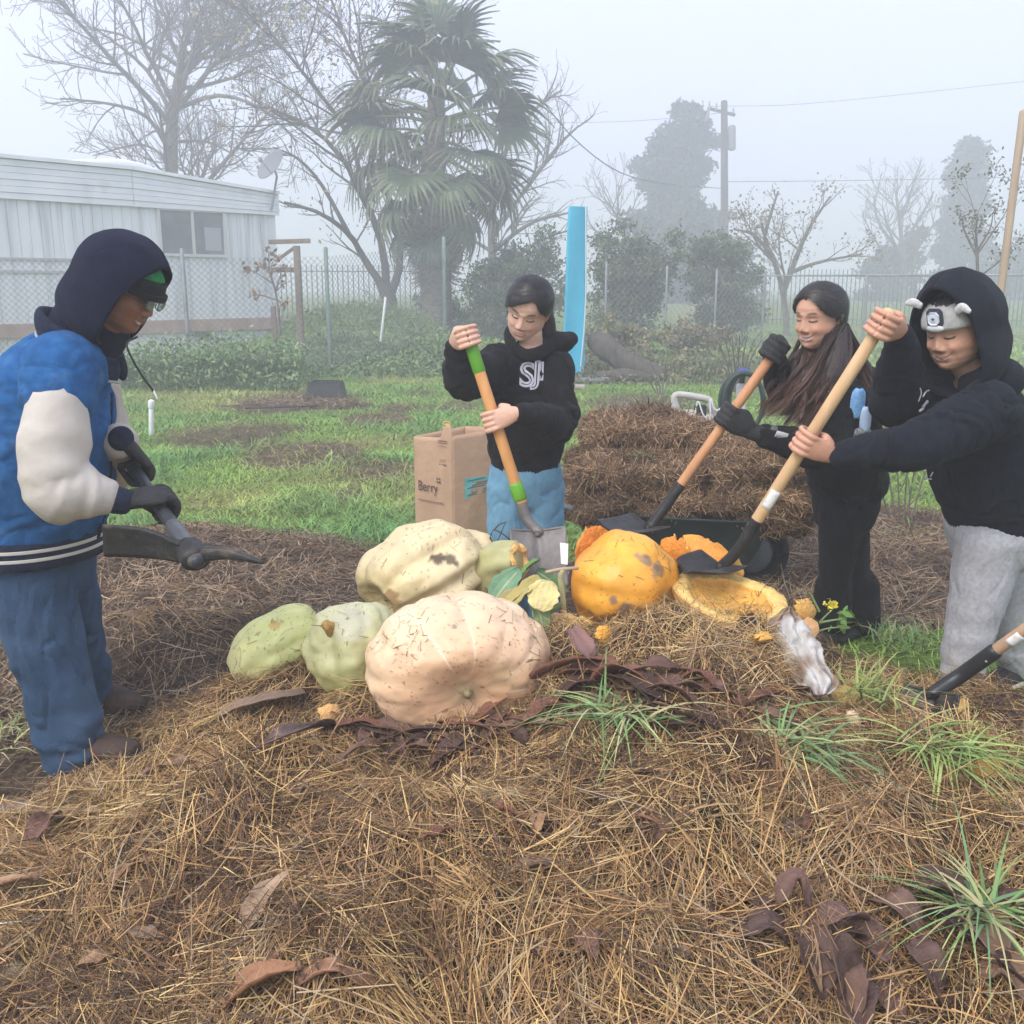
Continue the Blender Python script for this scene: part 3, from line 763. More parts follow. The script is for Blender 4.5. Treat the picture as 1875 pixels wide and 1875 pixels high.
def fan_mesh(seed, nseg=34, R=1.0, droop=0.5, pet=1.0, green=True):
    """a fan leaf: petiole along +X, blade of pleated segments with drooping thread tips"""
    r = np.random.default_rng(seed); parts = []
    Pp = crom(np.array([[0, 0, 0], [pet * .5, 0, 0.05], [pet, 0, 0]]), 6)
    pv, pf = tubes([(Pp, np.linspace(0.035, 0.018, 6))], 5)
    pc = np.tile(np.array([0.16, 0.17, 0.06]) if green else np.array([0.2, 0.13, 0.07]), (len(pv), 1)); parts.append((pv, pf, pc))
    ang = np.linspace(-1.85, 1.85, nseg); w = R * 3.7 / nseg * 0.62
    for i, a in enumerate(ang):
        L = R * (0.98 - 0.12 * (a / 1.85) ** 2) * (0.9 + 0.2 * r.random()); d = np.array([math.cos(a), math.sin(a), 0])
        s = np.array([-math.sin(a), math.cos(a), 0]); t = np.linspace(0, 1, 7)
        dr = droop * (0.8 + 0.5 * r.random())
        fold = 0.16 * math.cos(a) * 0
        X = np.array([pet, 0, 0]) + d * (L * t)[:, None] + np.array([0, 0, -1]) * (dr * np.maximum(t - 0.45, 0) ** 1.6 * 1.9)[:, None] + np.array([-1, 0, 0]) * (dr * .35 * np.maximum(t - .6, 0))[:, None]
        X = X + np.array([0, 0, 1]) * (0.10 * abs(math.sin(a)) * t)[:, None]
        wd = w * np.interp(t, [0, .5, .62, .8, 1], [0.12, 0.62, 0.5, 0.22, 0.05])
        up = np.array([0, 0, 1.0]) * (0.012 * (1 if i % 2 else -1))
        Vv = np.stack([X - s * wd[:, None] + up, X + s * wd[:, None] - up], 1).reshape(-1, 3)
        b = np.arange(6) * 2
        Ff = np.stack([b, b + 1, b + 3, b + 2], 1)
        g = np.array([0.075, 0.115, 0.045]) if green else np.array([0.15, 0.105, 0.06])
        tipc = np.array([0.17, 0.18, 0.08]) if green else np.array([0.24, 0.17, 0.10])
        c = g + (tipc - g) * np.clip((t - .5) * 1.6, 0, 1)[:, None]
        c = np.repeat(c * (0.8 + 0.4 * r.random()), 2, 0)
        parts.append((Vv, Ff, c))
    V, F, C = cat_mesh(parts)
    me = new_mesh('frond', V, F, C, sm=False); me.materials.append(FROND); return me
fans = [fan_mesh(50 + i, 36, 0.86, [0.35, 0.55, 0.75, 0.5][i]) for i in range(4)]
deadf = [fan_mesh(60 + i, 26, 0.95, 0.8, 0.6, False) for i in range(2)]
nf = 42
for i in range(nf):
    t = i / (nf - 1)                                  # 0 lowest, 1 the spear at the top
    az = i * 2.399963 + r.normal(0, .2)
    el = np.interp(t, [0, .2, .45, .7, .9, 1], [-1.0, -0.65, -0.15, 0.3, 0.8, 1.4]) + r.normal(0, .12)
    zc = np.interp(t, [0, .25, .6, 1], [0.58, 0.72, 0.87, 0.99]) * ptop[2]
    o = link('frond', fans[int(r.integers(0, 4))], None, palm)
    o.location = (ptop[0] * zc / ptop[2], 0, zc)
    sc = (1.52 + 0.28 * r.random()) * np.interp(t, [0, .25, .6, 1], [0.68, 0.9, 1.05, 0.85])
    o.scale = (sc, sc * (0.85 + .2 * r.random()), sc)
    o.rotation_euler = (Matrix.Rotation(az, 3, 'Z') @ Matrix.Rotation(-el, 3, 'Y') @ Matrix.Rotation(r.normal(0, .35), 3, 'X')).to_euler()
for i in range(46):                                   # dead skirt
    t = r.random(); az = i * 2.399963; el = -1.42 + 0.16 * r.random()
    o = link('dead_frond', deadf[i % 2], None, palm)
    o.location = (0, 0, (0.40 + 0.17 * t) * ptop[2] + 0.15); sc = 1.0 + .4 * r.random(); o.scale = (sc, sc * 0.5, sc)
    o.rotation_euler = (Matrix.Rotation(az, 3, 'Z') @ Matrix.Rotation(-el, 3, 'Y')).to_euler()

# ------------------------------------------------------------------ mobile home
R0 = A(W(512, 560, 23.0)); wd_ = nrm(np.array([-0.676, -0.737, 0])); wn_ = np.array([-wd_[1], wd_[0], 0])
if wn_[1] > 0: wn_ = -wn_                              # outward normal faces the camera
def wall_pt(px, py, out=0.0):
    rr = A(ray(px, py)); o = np.array([0, 0, CAM_H]); q = np.array([R0[0], R0[1], 0]) + wn_ * out
    t = ((q - o) @ wn_) / (rr @ wn_); return o + rr * t
def wall_sz(px, py):
    p = wall_pt(px, py); return float((p - R0)[:2] @ wd_[:2]), float(p[2])
home = empty('mobile_home', (R0[0], R0[1], 0), 'long white metal mobile home with ribbed fascia and a rust band', 'mobile home')
def hp(s, o, z): return np.array([0, 0, 0]) + wd_ * s + wn_ * o + np.array([0, 0, z])   # local to home
def hbox(s0, s1, o0, o1, z0, z1, bev=0.0):
    Rm = np.stack([wd_, wn_, [0, 0, 1]], 1); c = hp((s0 + s1) / 2, (o0 + o1) / 2, (z0 + z1) / 2)
    return box(*c, abs(s1 - s0), abs(o1 - o0), abs(z1 - z0), Rm, bev)
zf = wall_sz(510, 395)[1]; LEN = 14.0
wmat = mat('painted_metal_wall', (0.66, 0.68, 0.70), (0.76, 0.77, 0.78), 1.2, 0.55, 0.0, third=(0.40, 0.40, 0.40), tscale=2.6, tlo=0.52, thi=0.78, stretch=(2.5, 2.5, 0.18))
zb0 = wall_sz(500, 602)[1]; zb1 = wall_sz(500, 581)[1]
# wall made of narrow vertical panels with shallow grooves between them
nP = 70; pw_ = LEN / nP
sw0, zw1 = wall_sz(405, 392); sw1, zw0 = wall_sz(296, 463); zw1 = wall_sz(350, 388)[1]; zw0 = wall_sz(350, 465)[1]
for i in range(nP):
    s0, s1 = i * pw_, (i + 1) * pw_ - 0.007
    vf = hbox(s0, s1, -0.06, 0.0, zb1, zf)
    mobj('wall_panel', *vf, wmat, home, sm=False)
mobj('wall_core', *hbox(0, LEN, -3.4, -0.062, 0.45, zf + 0.25), wmat, home, sm=False)
mobj('rust_band', *hbox(-0.03, LEN, -0.05, 0.04, zb0, zb1), mat('rusty_trim', (0.36, 0.22, 0.17), (0.48, 0.34, 0.28), 3, 0.8, 0.2, 50), home, sm=False)
for i in range(16):
    mobj('skirt_panel', *hbox(i * .86, i * .86 + .85, -0.10, -0.04, -0.1, zb0 - 0.003), wmat, home, sm=False)
mobj('vent', *hbox(*(wall_sz(375, 612)[0] + np.array([-.22, .22])), -0.06, -0.03, wall_sz(375, 624)[1], wall_sz(375, 602)[1]), mat('vent_grey', (0.2, 0.2, 0.2)), home, sm=False)
for (y0, hh) in ((431, 0.05), (477, 0.05), (500, 0.05)):
    z = wall_sz(60, y0)[1]; mobj('trim_rail', *hbox(wall_sz(130 if y0 > 470 else 120, y0)[0], LEN, 0.0, 0.03, z, z + hh), mat('trim_grey', (0.45, 0.44, 0.43)), home, sm=False) if y0 > 440 else None
# ribbed fascia: horizontal strips that follow the sloping roof edge
sk, ztk = wall_sz(237, 312); st0, zt0 = wall_sz(506, 357); zt9 = ztk + 0.02
fm = mat('fascia_white', (0.72, 0.74, 0.76), (0.80, 0.81, 0.82), 2, 0.5, 0.05, 30, third=(0.55, 0.55, 0.55), tscale=1.5, tlo=0.6, thi=0.8)
def fascia_strip(sa, sb, za0, za1, zb0_, zb1_, o0, o1):
    P = [hp(sa, o0, za0), hp(sb, o0, zb0_), hp(sb, o0, zb1_), hp(sa, o0, za1), hp(sa, o1, za0), hp(sb, o1, zb0_), hp(sb, o1, zb1_), hp(sa, o1, za1)]
    m_lo = 0.0
    return np.array(P), [np.array([[0, 3, 2, 1], [4, 5, 6, 7], [0, 1, 5, 4], [1, 2, 6, 5], [2, 3, 7, 6], [3, 0, 4, 7]])]
NR = 6
for (sa, sb, ta, tb) in ((-0.06, sk, zt0, ztk), (sk + 0.01, LEN, ztk, zt9)):
    for k in range(NR):
        f0, f1 = k / NR, (k + 0.93) / NR
        mobj('fascia_strip', *fascia_strip(sa, sb, zf + (ta - zf) * f0, zf + (ta - zf) * f1, zf + (tb - zf) * f0, zf + (tb - zf) * f1, 0.03, 0.085 + 0.012 * (k % 2)), fm, home, sm=False)
    mobj('fascia_backing', *fascia_strip(sa, sb, zf + .01, ta - .01, zf + .01, tb - .01, -0.05, 0.028), fm, home, sm=False)
    mobj('roof_edge', *fascia_strip(sa, sb, ta + .005, ta + 0.07, tb + .005, tb + 0.07, -3.0, 0.16), mat('roof_white', (0.8, 0.81, 0.82), (0.72, 0.73, 0.74), 3, 0.4), home, sm=False)
cv = A([sk - 0.35, 0, ztk])
V, F = loft(np.array([hp(sk - .9, -.1, ztk - .02), hp(sk, -.1, ztk + .12), hp(sk + 1.1, -.1, ztk + .06)]), np.array([[.05, .05], [.1, .09], [.05, .05]]), (0, 0, 1), 12, 14)
mobj('roof_vent', V, F, mat('vent_white', (0.75, 0.76, 0.78)), home)
# window
win = mobj('window', *hbox(sw0, sw1, 0.012, 0.03, zw0, zw1), mat('window_glass', (0.13, 0.14, 0.15), (0.19, 0.20, 0.21), 2.5, 0.15, spec=0.6), home, sm=False)
fr = mat('window_frame', (0.55, 0.55, 0.53))
for (a, b, c, d) in ((sw0 - .07, sw0, zw0 - .06, zw1 + .06), (sw1, sw1 + .07, zw0 - .06, zw1 + .06), (sw0, sw1, zw1, zw1 + .06), (sw0, sw1, zw0 - .06, zw0), ((sw0 + sw1) / 2 - .03, (sw0 + sw1) / 2 + .03, zw0, zw1)):
    mobj('frame_bar', *hbox(a, b, 0.002, 0.06, c, d), fr, win, sm=False)
mobj('blind', *hbox(sw0 + .06, sw0 + .45, 0.031, 0.034, zw0 + .08, zw1 - .3), mat('window_blind', (0.36, 0.38, 0.4)), win, sm=False)
# satellite dish on the corner
dc = A(W(501, 305, 22.7)); dish = empty('satellite_dish', tuple(dc), 'round grey satellite dish mounted on the corner of the mobile home roof', 'satellite dish')
u_ = np.linspace(0, 1, 8)[:, None]; a_ = np.linspace(0, 2 * np.pi, 28)[None]
Rd = basis(z=np.array([-0.55, -0.62, 0.45]), x=np.array([1, 0, 0.2]))
Pd = np.stack([0.40 * u_ * np.cos(a_), 0.34 * u_ * np.sin(a_), 0.10 * u_ ** 2 * np.ones_like(a_)], -1) @ Rd.T
V, F = sheet(Pd, 0.012); mobj('reflector', V, F, mat('dish_grey', (0.20, 0.21, 0.23)), dish)
dm = mat('dish_metal', (0.25, 0.25, 0.26))
a1 = A(W(497, 385, 22.75)) - dc
V, F = tube([np.zeros(3), np.array([.05, .05, -.2]), a1], 0.025); mobj('mast', V, F, dm, dish)
V, F = tube([A(Rd @ np.array([0, -.28, .05])), A(Rd @ np.array([0, -.12, .36]))], 0.012); mobj('feed_arm', V, F, dm, dish)
V, F = ellipsoid(Rd @ np.array([0, -.1, .38]), (.045, .045, .06)); mobj('receiver', V, F, dm, dish)
# timber frame at the end of the home
wood = mat('weathered_timber', (0.16, 0.12, 0.085), (0.25, 0.20, 0.15), 8, 0.9, 0.4, 40, stretch=(1, 1, 0.15))
tf = empty('timber_frame', tuple(A(W(540, 640, 18.5)) * np.array([1, 1, 0])), 'weathered timber post and beam frame at the end of the mobile home', 'timber frame')
tl = A(tf.location)
def beam(p, q, w, name, par, o, m):
    p, q = A(p) - o, A(q) - o; d = nrm(q - p); h = np.array([0, 0, 1.0]) if abs(d[2]) < .8 else np.array([0, 1.0, 0])
    Rm = basis(z=d, x=np.cross(h, d)); c = (p + q) / 2
    mobj(name, *box(*c, w, w, np.linalg.norm(q - p), Rm, 0.008), m, par, sm=False)
b0 = A(W(543, 450, 18.5)); beam([b0[0], b0[1], 0], [b0[0], b0[1], b0[2]], .11, 'post', tf, tl, wood)
beam(W(492, 443, 18.5), W(568, 441, 18.52), .08, 'beam', tf, tl, wood)
beam(W(498, 494, 18.62), W(541, 494, 18.62), .09, 'beam', tf, tl, wood)
beam(W(505, 478, 18.5), W(541, 452, 18.55), .06, 'brace', tf, tl, wood)
beam(W(500, 560, 18.4), [W(500, 560, 18.4).x + .02, 18.4, 0], .09, 'post', tf, tl, wood)

# ------------------------------------------------------------------ chain-link fence
galv = mat('galvanised_steel', (0.22, 0.24, 0.25), (0.30, 0.32, 0.33), 6, 0.5, metal=0.5)
greenpost = mat('green_post', (0.16, 0.22, 0.19), (0.22, 0.28, 0.25), 6, 0.6)
def fence_line(name, label, pts, hgt, pitch, wire, over=0.15, posts=True, mesh=True, rail=False, pm=None, pr=0.03):
    """pts: ground points of posts"""
    o = A(pts[0]) * np.array([1, 1, 0]); root = empty(name, tuple(o), label, 'fence')
    if posts:
        for i, p in enumerate(pts):
            p = A(p); g = float(gh(p[0], p[1]))
            V, F = tube([p - o + [0, 0, g - .1], p - o + [0, 0, g + hgt + over]], pr, 10); mobj('post', V, F, (pm[i] if pm else galv), root)
    parts = []
    for a, b in zip(pts[:-1], pts[1:]):
        a, b = A(a), A(b); ga, gb = float(gh(a[0], a[1])), float(gh(b[0], b[1])); L = np.linalg.norm((b - a)[:2]); d = (b - a) / L; nn = np.array([-d[1], d[0], 0])
        if mesh:
            n = int((L + hgt) / pitch)
            for sgn in (1, -1):
                s0 = np.arange(n) * pitch - (hgt if sgn > 0 else 0)
                lo, hi = np.maximum(0, -s0) if sgn > 0 else np.maximum(0, s0 - L), None
                if sgn > 0: z0 = np.maximum(0, -s0); z1 = np.minimum(hgt, L - s0)
                else: z0 = np.maximum(0, s0 - L); z1 = np.minimum(hgt, s0)
                ok = z1 > z0 + .01; s, z0, z1 = s0[ok], z0[ok], z1[ok]
                def pt(s, z): return a + d * s[:, None] + np.stack([np.zeros_like(z), np.zeros_like(z), z + ga + (gb - ga) * s / L], 1) + nn * (0.004 * sgn)
                p0, p1 = pt(s + sgn * z0, z0), pt(s + sgn * z1, z1)
                lines = [(np.array([x, y]), np.array([wire, wire])) for x, y in zip(p0 - o, p1 - o)]
                if lines: parts.append(tubes(lines, 3))
        if rail:
            V, F = tube([a - o + [0, 0, ga + hgt + .02], b - o + [0, 0, gb + hgt + .02]], 0.022, 8); mobj('top_rail', V, F, galv, root)
    if parts:
        V, F = cat_mesh(parts); mobj('wire_mesh', V, F, galv, root)
    return root
def gp_(px, d): 
    p = W(px, 600, d); return (p.x, p.y, 0)
fence_line('chain_link_fence', 'chain-link fence with steel posts running in front of the mobile home', [gp_(-110, 16.0), gp_(343, 16.6), gp_(602, 17.2), gp_(815, 20.6)], 1.95, 0.105, 0.0038, 0.14, pm=[galv, galv, greenpost, greenpost], pr=0.036)
fence_line('chain_link_fence', 'chain-link fence with thin pale posts in front of the dark shrubs', [gp_(1108, 22.2), gp_(1218, 22.8), gp_(1308, 23.5), gp_(1395, 24.5)], 1.75, 0.16, 0.0035, 0.05, pr=0.028)
fence_line('railed_fence', 'tall wire fence with pale top rail behind the long-haired person', [gp_(1360, 27.0), gp_(1580, 26.6), gp_(1720, 26.2), gp_(1990, 25.0)], 1.78, 0.22, 0.004, 0.02, rail=True)
# iron picket fences far behind
def picket(name, label, a, b, h, step, r0=0.014):
    a, b = A(a), A(b); o = a.copy(); root = empty(name, tuple(o), label, 'fence'); L = np.linalg.norm(b - a); n = int(L / step)
    im = mat('dark_iron', (0.12, 0.125, 0.135), rough=0.6)
    for i in range(n + 1):
        p = (b - a) * (i / n); g = float(gh(a[0] + p[0], a[1] + p[1]))
        if i == 0: me = new_mesh('picket', *box(0, 0, h / 2, r0 * 2, r0 * 2, h))
        q = link('picket', me, im, root); q.location = tuple(p + np.array([0, 0, g]))
    ga, gb = float(gh(a[0], a[1])), float(gh(b[0], b[1]))
    for z in (0.2, h - 0.25):
        beam(a + [0, 0, ga + z], b + [0, 0, gb + z], .04, 'rail', root, o, im)
picket('iron_fence', 'dark iron picket fence far off behind the two people on the right', gp_(1360, 38), gp_(1900, 37), 2.05, 0.155)
picket('iron_fence', 'dark iron picket fence behind the forked tree and palm', gp_(500, 40), gp_(800, 40), 2.2, 0.2, 0.02)

# ------------------------------------------------------------------ utility pole and wires
ud = 54.0; up_ = empty('utility_pole', tuple(A(W(1326, 600, ud)) * np.array([1, 1, 0])), 'wooden utility pole with crossarm and transformer in the fog', 'utility pole'); uo = A(up_.location)
pole_m = mat('pole_wood', (0.06, 0.05, 0.045), (0.09, 0.075, 0.065), 5)
V, F = tube([np.array([0, 0, 0]), A(W(1326, 187, ud)) - uo], [0.24, 0.17], 12); mobj('pole', V, F, pole_m, up_)
ux = A(W(1322, 204, ud)); beam(A(W(1296, 198, ud + .25)), A(W(1346, 211, ud - .25)), .15, 'crossarm', up_, uo, pole_m)
V, F = loft(np.array([A(W(1340, 272, ud)) - uo, A(W(1340, 233, ud)) - uo]), np.array([[.2, .2], [.2, .2]]), (0, -1, 0), 16, 5); mobj('transformer', V, F, mat('transformer_grey', (0.22, 0.23, 0.24)), up_)
for p in ((1299, 194), (1312, 197), (1343, 206)):
    V, F = tube([A(W(p[0], p[1] + 4, ud)) - uo, A(W(p[0], p[1] - 8, ud)) - uo], [.06, .04], 8); mobj('insulator', V, F, mat('insulator', (.3, .3, .32)), up_)
V, F = tube([A(W(1299, 200, ud)) - uo, A(W(1293, 222, ud)) - uo], [.05, .09], 8); mobj('cutout', V, F, mat('cutout_grey', (.25, .25, .26)), up_)
wm = mat('wire_black', (0.05, 0.05, 0.055))
for lab, pts, rr in (('thin power line sagging from the palm down to the utility pole', [(985, 175, 30), (1060, 262, 33), (1150, 322, 36), (1250, 340, 48), (1326, 345, 54)], 0.018),
                     ('lower power line running from the utility pole to the right edge', [(1326, 333, 54), (1600, 330, 54), (1960, 322, 54)], 0.016),
                     ('upper power line running from the crossarm to the right edge', [(1300, 195, 54), (1500, 188, 54), (1960, 140, 54)], 0.012),
                     ('faint power line running left from the crossarm behind the palm', [(1340, 205, 54), (1150, 222, 56), (900, 226, 58)], 0.012)):
    V, F = tube(crom(np.array([A(W(*p)) for p in pts]), 16), rr, 5, 16); tag(mobj('power_line', V, F, wm), lab, 'power line')

# ------------------------------------------------------------------ turquoise banner
bd = 16.0; bo = A(W(1055, 690, bd)) ; bo[2] = 0
ban = empty('feather_banner', tuple(bo), 'tall narrow turquoise feather banner standing on the lawn', 'banner')
Lp = [(378, 1043, 1076), (388, 1040, 1076), (450, 1037, 1075), (550, 1034, 1073), (640, 1031, 1071), (672, 1032, 1070), (694, 1042, 1066)]
rows = crom(np.array(Lp, float), 40); Pn = []
for (py, xa, xb) in rows:
    row = []
    for k in range(9):
        f = k / 8; p = A(W(xa + (xb - xa) * f, py, bd)); p[1] += 0.03 * math.sin(f * 3.1 + py * .01) + 0.10 * (f - .5); row.append(p - bo)
    Pn.append(row)
V, F = sheet(np.array(Pn), 0.006)
mobj('cloth', V, F, mat('turquoise_cloth', (0.03, 0.40, 0.60), (0.045, 0.46, 0.66), 3, 0.7, 0.15, 20), ban)
bp0 = A(W(1073, 380, bd)) - bo; V, F = tube(crom(np.array([[A(W(1061, 690, bd))[0] - bo[0], .02, 0], A(W(1072, 560, bd)) - bo, bp0]), 10), 0.013, 8, 10); mobj('pole', V, F, mat('banner_pole', (.5, .6, .65)), ban)
for k in range(3):
    a = k * 2.1 + .4; V, F = tube([np.array([.04, 0, .16]), np.array([.04 + .2 * math.cos(a), .2 * math.sin(a), 0.01])], .015, 6); mobj('foot', V, F, mat('banner_foot', (.03, .03, .03)), ban)
th = np.linspace(0, 2 * np.pi, 25)
wb = tag(mobj('water_weight', *loft(np.stack([bo[0] + .22 + .3 * np.cos(th), bo[1] - .1 + .22 * np.sin(th), np.full(25, .05)], 1), np.full((25, 2), .055), (0, 0, 1), 10, 40, False), mat('grey_rubber', (.16, .17, .17))), 'flat grey ring weight lying at the foot of the turquoise banner', 'weight')
sp_ = G(1050, 712); V, F = box(sp_.x, sp_.y, .03, .34, .28, .06, None, .01); tag(mobj('paving_slab', V, F, mat('pink_slab', (.34, .27, .23), (.42, .34, .29), 10)), 'small square pinkish paving slab on the grass below the banner', 'slab')
# fallen log
lg = np.array([A(W(1086, 622, 16.3)), A(W(1104, 634, 16.2)), A(W(1130, 652, 16.1)), A(W(1168, 676, 16.0)), A(W(1210, 690, 15.9))]); 
V, F = loft(lg, np.array([[.12, .15], [.19, .20], [.17, .17], [.18, .20], [.10, .12]]), (0, 0, 1), 18, 40, True, lambda s, a, C: 1 + .12 * np.sin(a * 3 + s * 9) + .08 * np.sin(a * 7 + s * 23))
lo = tag(mobj('fallen_log', V - lg[2], F, BARKD), 'crooked dark fallen log lying right of the banner', 'log'); lo.location = tuple(lg[2])
V, F = loft(np.array([A(W(1095, 688, 15.9)), A(W(1150, 688, 15.9)), A(W(1215, 693, 15.9))]) - lg[2], np.array([[.07, .05], [.16, .12], [.08, .07]]), (0, 0, 1), 12, 16, True, lambda s, a, C: 1 + .1 * np.sin(a * 3 + s * 9)); mobj('root', V, F, BARKD, lo)
# leaning timber pole at the right edge
p0, p1 = A(G(1795, 800)) , A(W(1874, 205, 9.0)); p0 = A(W(1832, 540, 9.0)); p0[2] = 0; p0[0] = A(W(1836, 510, 9.0))[0] - .03
V, F = tube([p0, p1], 0.034, 10); tag(mobj('wooden_stake', V, F, mat('pale_wood_stake', (.30, .22, .15), (.42, .32, .22), 8, stretch=(1, 1, .1))), 'tall pale wooden stake behind the hooded person at the right edge', 'stake')
# sapling and twig plants
DS = 17.0
L9 = [limb([(1790, 690, DS), (1790, 500, DS), (1787, 430, DS), (1790, 390, DS)], .035, .012), limb([(1789, 470, DS), (1765, 420, DS), (1762, 395, DS)], .02, .008), limb([(1789, 460, DS), (1812, 420, DS), (1818, 395, DS)], .02, .008)]
tree('sapling', 'thin young tree with a tuft of leaves above the hooded person', 'tree', L9, 2, 44, per_m=(3, 4), up=.2, leaf=(650, .034, [[.10, .11, .06], [.13, .12, .07]], .09))
DT = 14.0
L10 = [limb([(1350 + dx * .15, 718, DT), (1350 + dx * .6, 655, DT), (1350 + dx, 612 + abs(dx) * .25, DT)], .012, .005) for dx in (-38, -24, -10, 4, 18, 32, 44)]
tree('twig_bush', 'low bush of bare twigs behind the coiled hose', 'shrub', L10, 2, 45, BARKD, per_m=(7, 7), up=.3, rmin=.004, ratio=.4)
L11 = [limb([(1210 + dx * .2, 722, 13.8), (1210 + dx * .6, 690, 13.8), (1210 + dx, 655 + abs(dx) * .3, 13.8)], .012, .005) for dx in (-40, -22, -6, 10, 26)]
tree('twig_bush', 'small reddish bush of bare twigs left of the grey tool handle', 'shrub', L11, 2, 46, BARK, per_m=(7, 7), up=.3, rmin=.0022, ratio=.4)
L12 = [limb([(1650 + dx * .3, 965, 5.9), (1650 + dx * .7, 880, 5.9), (1650 + dx, 820 + abs(dx) * .5, 5.9)], .006, .003) for dx in (-60, -30, -8, 14, 30, 55)]
tree('twig_bush', 'tangle of bare stems between the two people on the right', 'shrub', L12, 2, 47, BARK, per_m=(6, 6), up=.1, rmin=.002, ratio=.5, leaf=(60, .02, [[.10, .16, .05]], .05))
# young tree with brown leaves tied to the timber frame
DY = 16.4
L13 = [limb([(515, 690, DY), (512, 600, DY), (506, 540, DY), (494, 500, DY), (492, 462, DY)], .025, .006), limb([(508, 550, DY), (475, 540, DY), (452, 545, DY)], .012, .004), limb([(500, 520, DY), (470, 500, DY), (455, 495, DY)], .01, .004), limb([(504, 535, DY), (520, 520, DY), (530, 515, DY)], .01, .004)]
tree('young_tree', 'slim young tree with withered brown leaves in front of the mobile home corner', 'tree', L13, 1, 48, BARK, per_m=(5,), up=.2, rmin=.003, ratio=.25, leaf=(170, .045, [[.22, .14, .09], [.17, .11, .07], [.26, .17, .11]], .05))
# tall weeds along the fence
def weeds(name, label, px0, px1, py, d0, d1, n, h, seed, cols):
    r = np.random.default_rng(seed); d = d0 + (d1 - d0) * r.random(n); px = px0 + (px1 - px0) * r.random(n)
    x = (px - HALF) / FPX * d * 1.02; z = gh(x, d); az = r.random(n) * 6.28
    hh = h * (0.25 + 0.9 * smooth(-.5, .6, n2(x, d, .9, seed, 3)) + .35 * r.random(n) ** 2) * (.35 + .65 * smooth(d0, d0 + .45 * (d1 - d0), d))
    D = nrm(np.stack([np.cos(az) * .35, np.sin(az) * .35, np.ones(n)], 1)); S = nrm(np.stack([-np.sin(az), np.cos(az), np.zeros(n)], 1))
    c = np.asarray(cols)[r.integers(0, len(cols), n)] * (.7 + .6 * r.random(n))[:, None]
    C = np.stack([np.cos(az), np.sin(az), -np.ones(n) * .9], 1) * (hh * .45)[:, None]
    a = ribbons(np.stack([x, d, z], 1), D, S, hh, .018, C, 2, lambda t: 1 - .8 * t, c * .95, c * 1.3)
    pts = np.stack([x, d, z], 1) + D * (hh * (.5 + .4 * r.random(n)))[:, None]
    b = leaves(pts, n, .035, r, cols, .06, segs=1)
    V, F, Cc = cat_mesh([a, b]); tag(mobj(name, V, F, MT['leafcol'], col=Cc, sm=False), label, 'weeds', kind='stuff')
WG = [[.15, .23, .09], [.12, .20, .085], [.20, .27, .11]]
weeds('weeds', 'tall green weeds along the chain-link fence in front of the mobile home', 150, 560, 660, 14.6, 16.6, 5200, .66, 51, WG)
weeds('weeds', 'rank green grass around the foot of the palm and forked tree', 560, 850, 640, 16.5, 20, 4800, .42, 52, WG)
weeds('weeds', 'grass growing on the bank behind the fence', 520, 800, 600, 21, 26, 6000, .3, 53, [[.13, .2, .06], [.17, .24, .07]])
weeds('weeds', 'brownish weeds at the foot of the far shrubs', 860, 1400, 640, 15.5, 18, 5000, .45, 54, [[.16, .16, .07], [.12, .16, .06], [.2, .17, .09]])
# bits on the lawn
cb = G(598, 727); bx_ = empty('plastic_crate', (cb.x, cb.y, 0), 'black upside-down plastic crate standing on the lawn', 'crate')
blk = mat('black_plastic', (.018, .019, .02), (.03, .03, .032), 20, 0.5)
def frustum(w0, d0, w1, d1, h, z0=0):
    P = np.array([[-w0, -d0, z0], [w0, -d0, z0], [w0, d0, z0], [-w0, d0, z0], [-w1, -d1, h], [w1, -d1, h], [w1, d1, h], [-w1, d1, h]])
    return P, [np.array([[3, 2, 1, 0], [4, 5, 6, 7], [0, 1, 5, 4], [1, 2, 6, 5], [2, 3, 7, 6], [3, 0, 4, 7]])]
mobj('body', *frustum(.26, .2, .22, .17, .2), blk, bx_, sm=False)
for (a, b, c, d) in ((0, -.155, .40, .025), (0, .155, .40, .025), (-.2, 0, .025, .31), (.2, 0, .025, .31)):
    mobj('top_rim', *box(a, b, .212, c, d, .022), blk, bx_, sm=False)
pp = G(277, 795); V, F = tube([A(pp), A(W(277, 744, pp.y))], .026, 12); pipe = tag(mobj('white_pipe', V - A(pp), F, mat('white_pvc', (.72, .73, .74), rough=.35)), 'white plastic pipe standing upright in the grass left of the soil patch', 'pipe'); pipe.location = pp
V, F = tube([A(W(277, 746, pp.y)) - A(pp), A(W(277, 735, pp.y)) - A(pp)], .033, 12); mobj('cap', V, F, pipe.data.materials[0], pipe)
ws = A(W(706, 545, 17.5)); V, F = tube([ws, A(W(697, 625, 17.5))], .022, 6); tag(mobj('white_stake', V, F, pipe.data.materials[0]), 'thin white stake leaning beside the forked tree trunk', 'stake')
rd = [A(G(450, 752)) + [0, 0, .03], A(G(580, 750)) + [0, 0, .05]]; V, F = tube(rd, .012, 6); tag(mobj('black_pipe', V, F, blk), 'thin black irrigation pipe lying on the soil in front of the crate', 'pipe')
r = np.random.default_rng(3)
hpx = G(540, 748)
def mini(x, y): return gh(x, y) + .08 * blob(x, y, hpx.x + .1, hpx.y + .25, .9, .35) + .03 * n2(x, y, 5, 2.0) - .02
hm_ = heap('compost_heap', mini, hpx.x - 1.6, hpx.x + 1.8, hpx.y - .5, hpx.y + 1.6, .06, MT['mulch']); tag(hm_, 'low flat heap of brown clippings on the lawn in front of the black crate', 'compost heap')
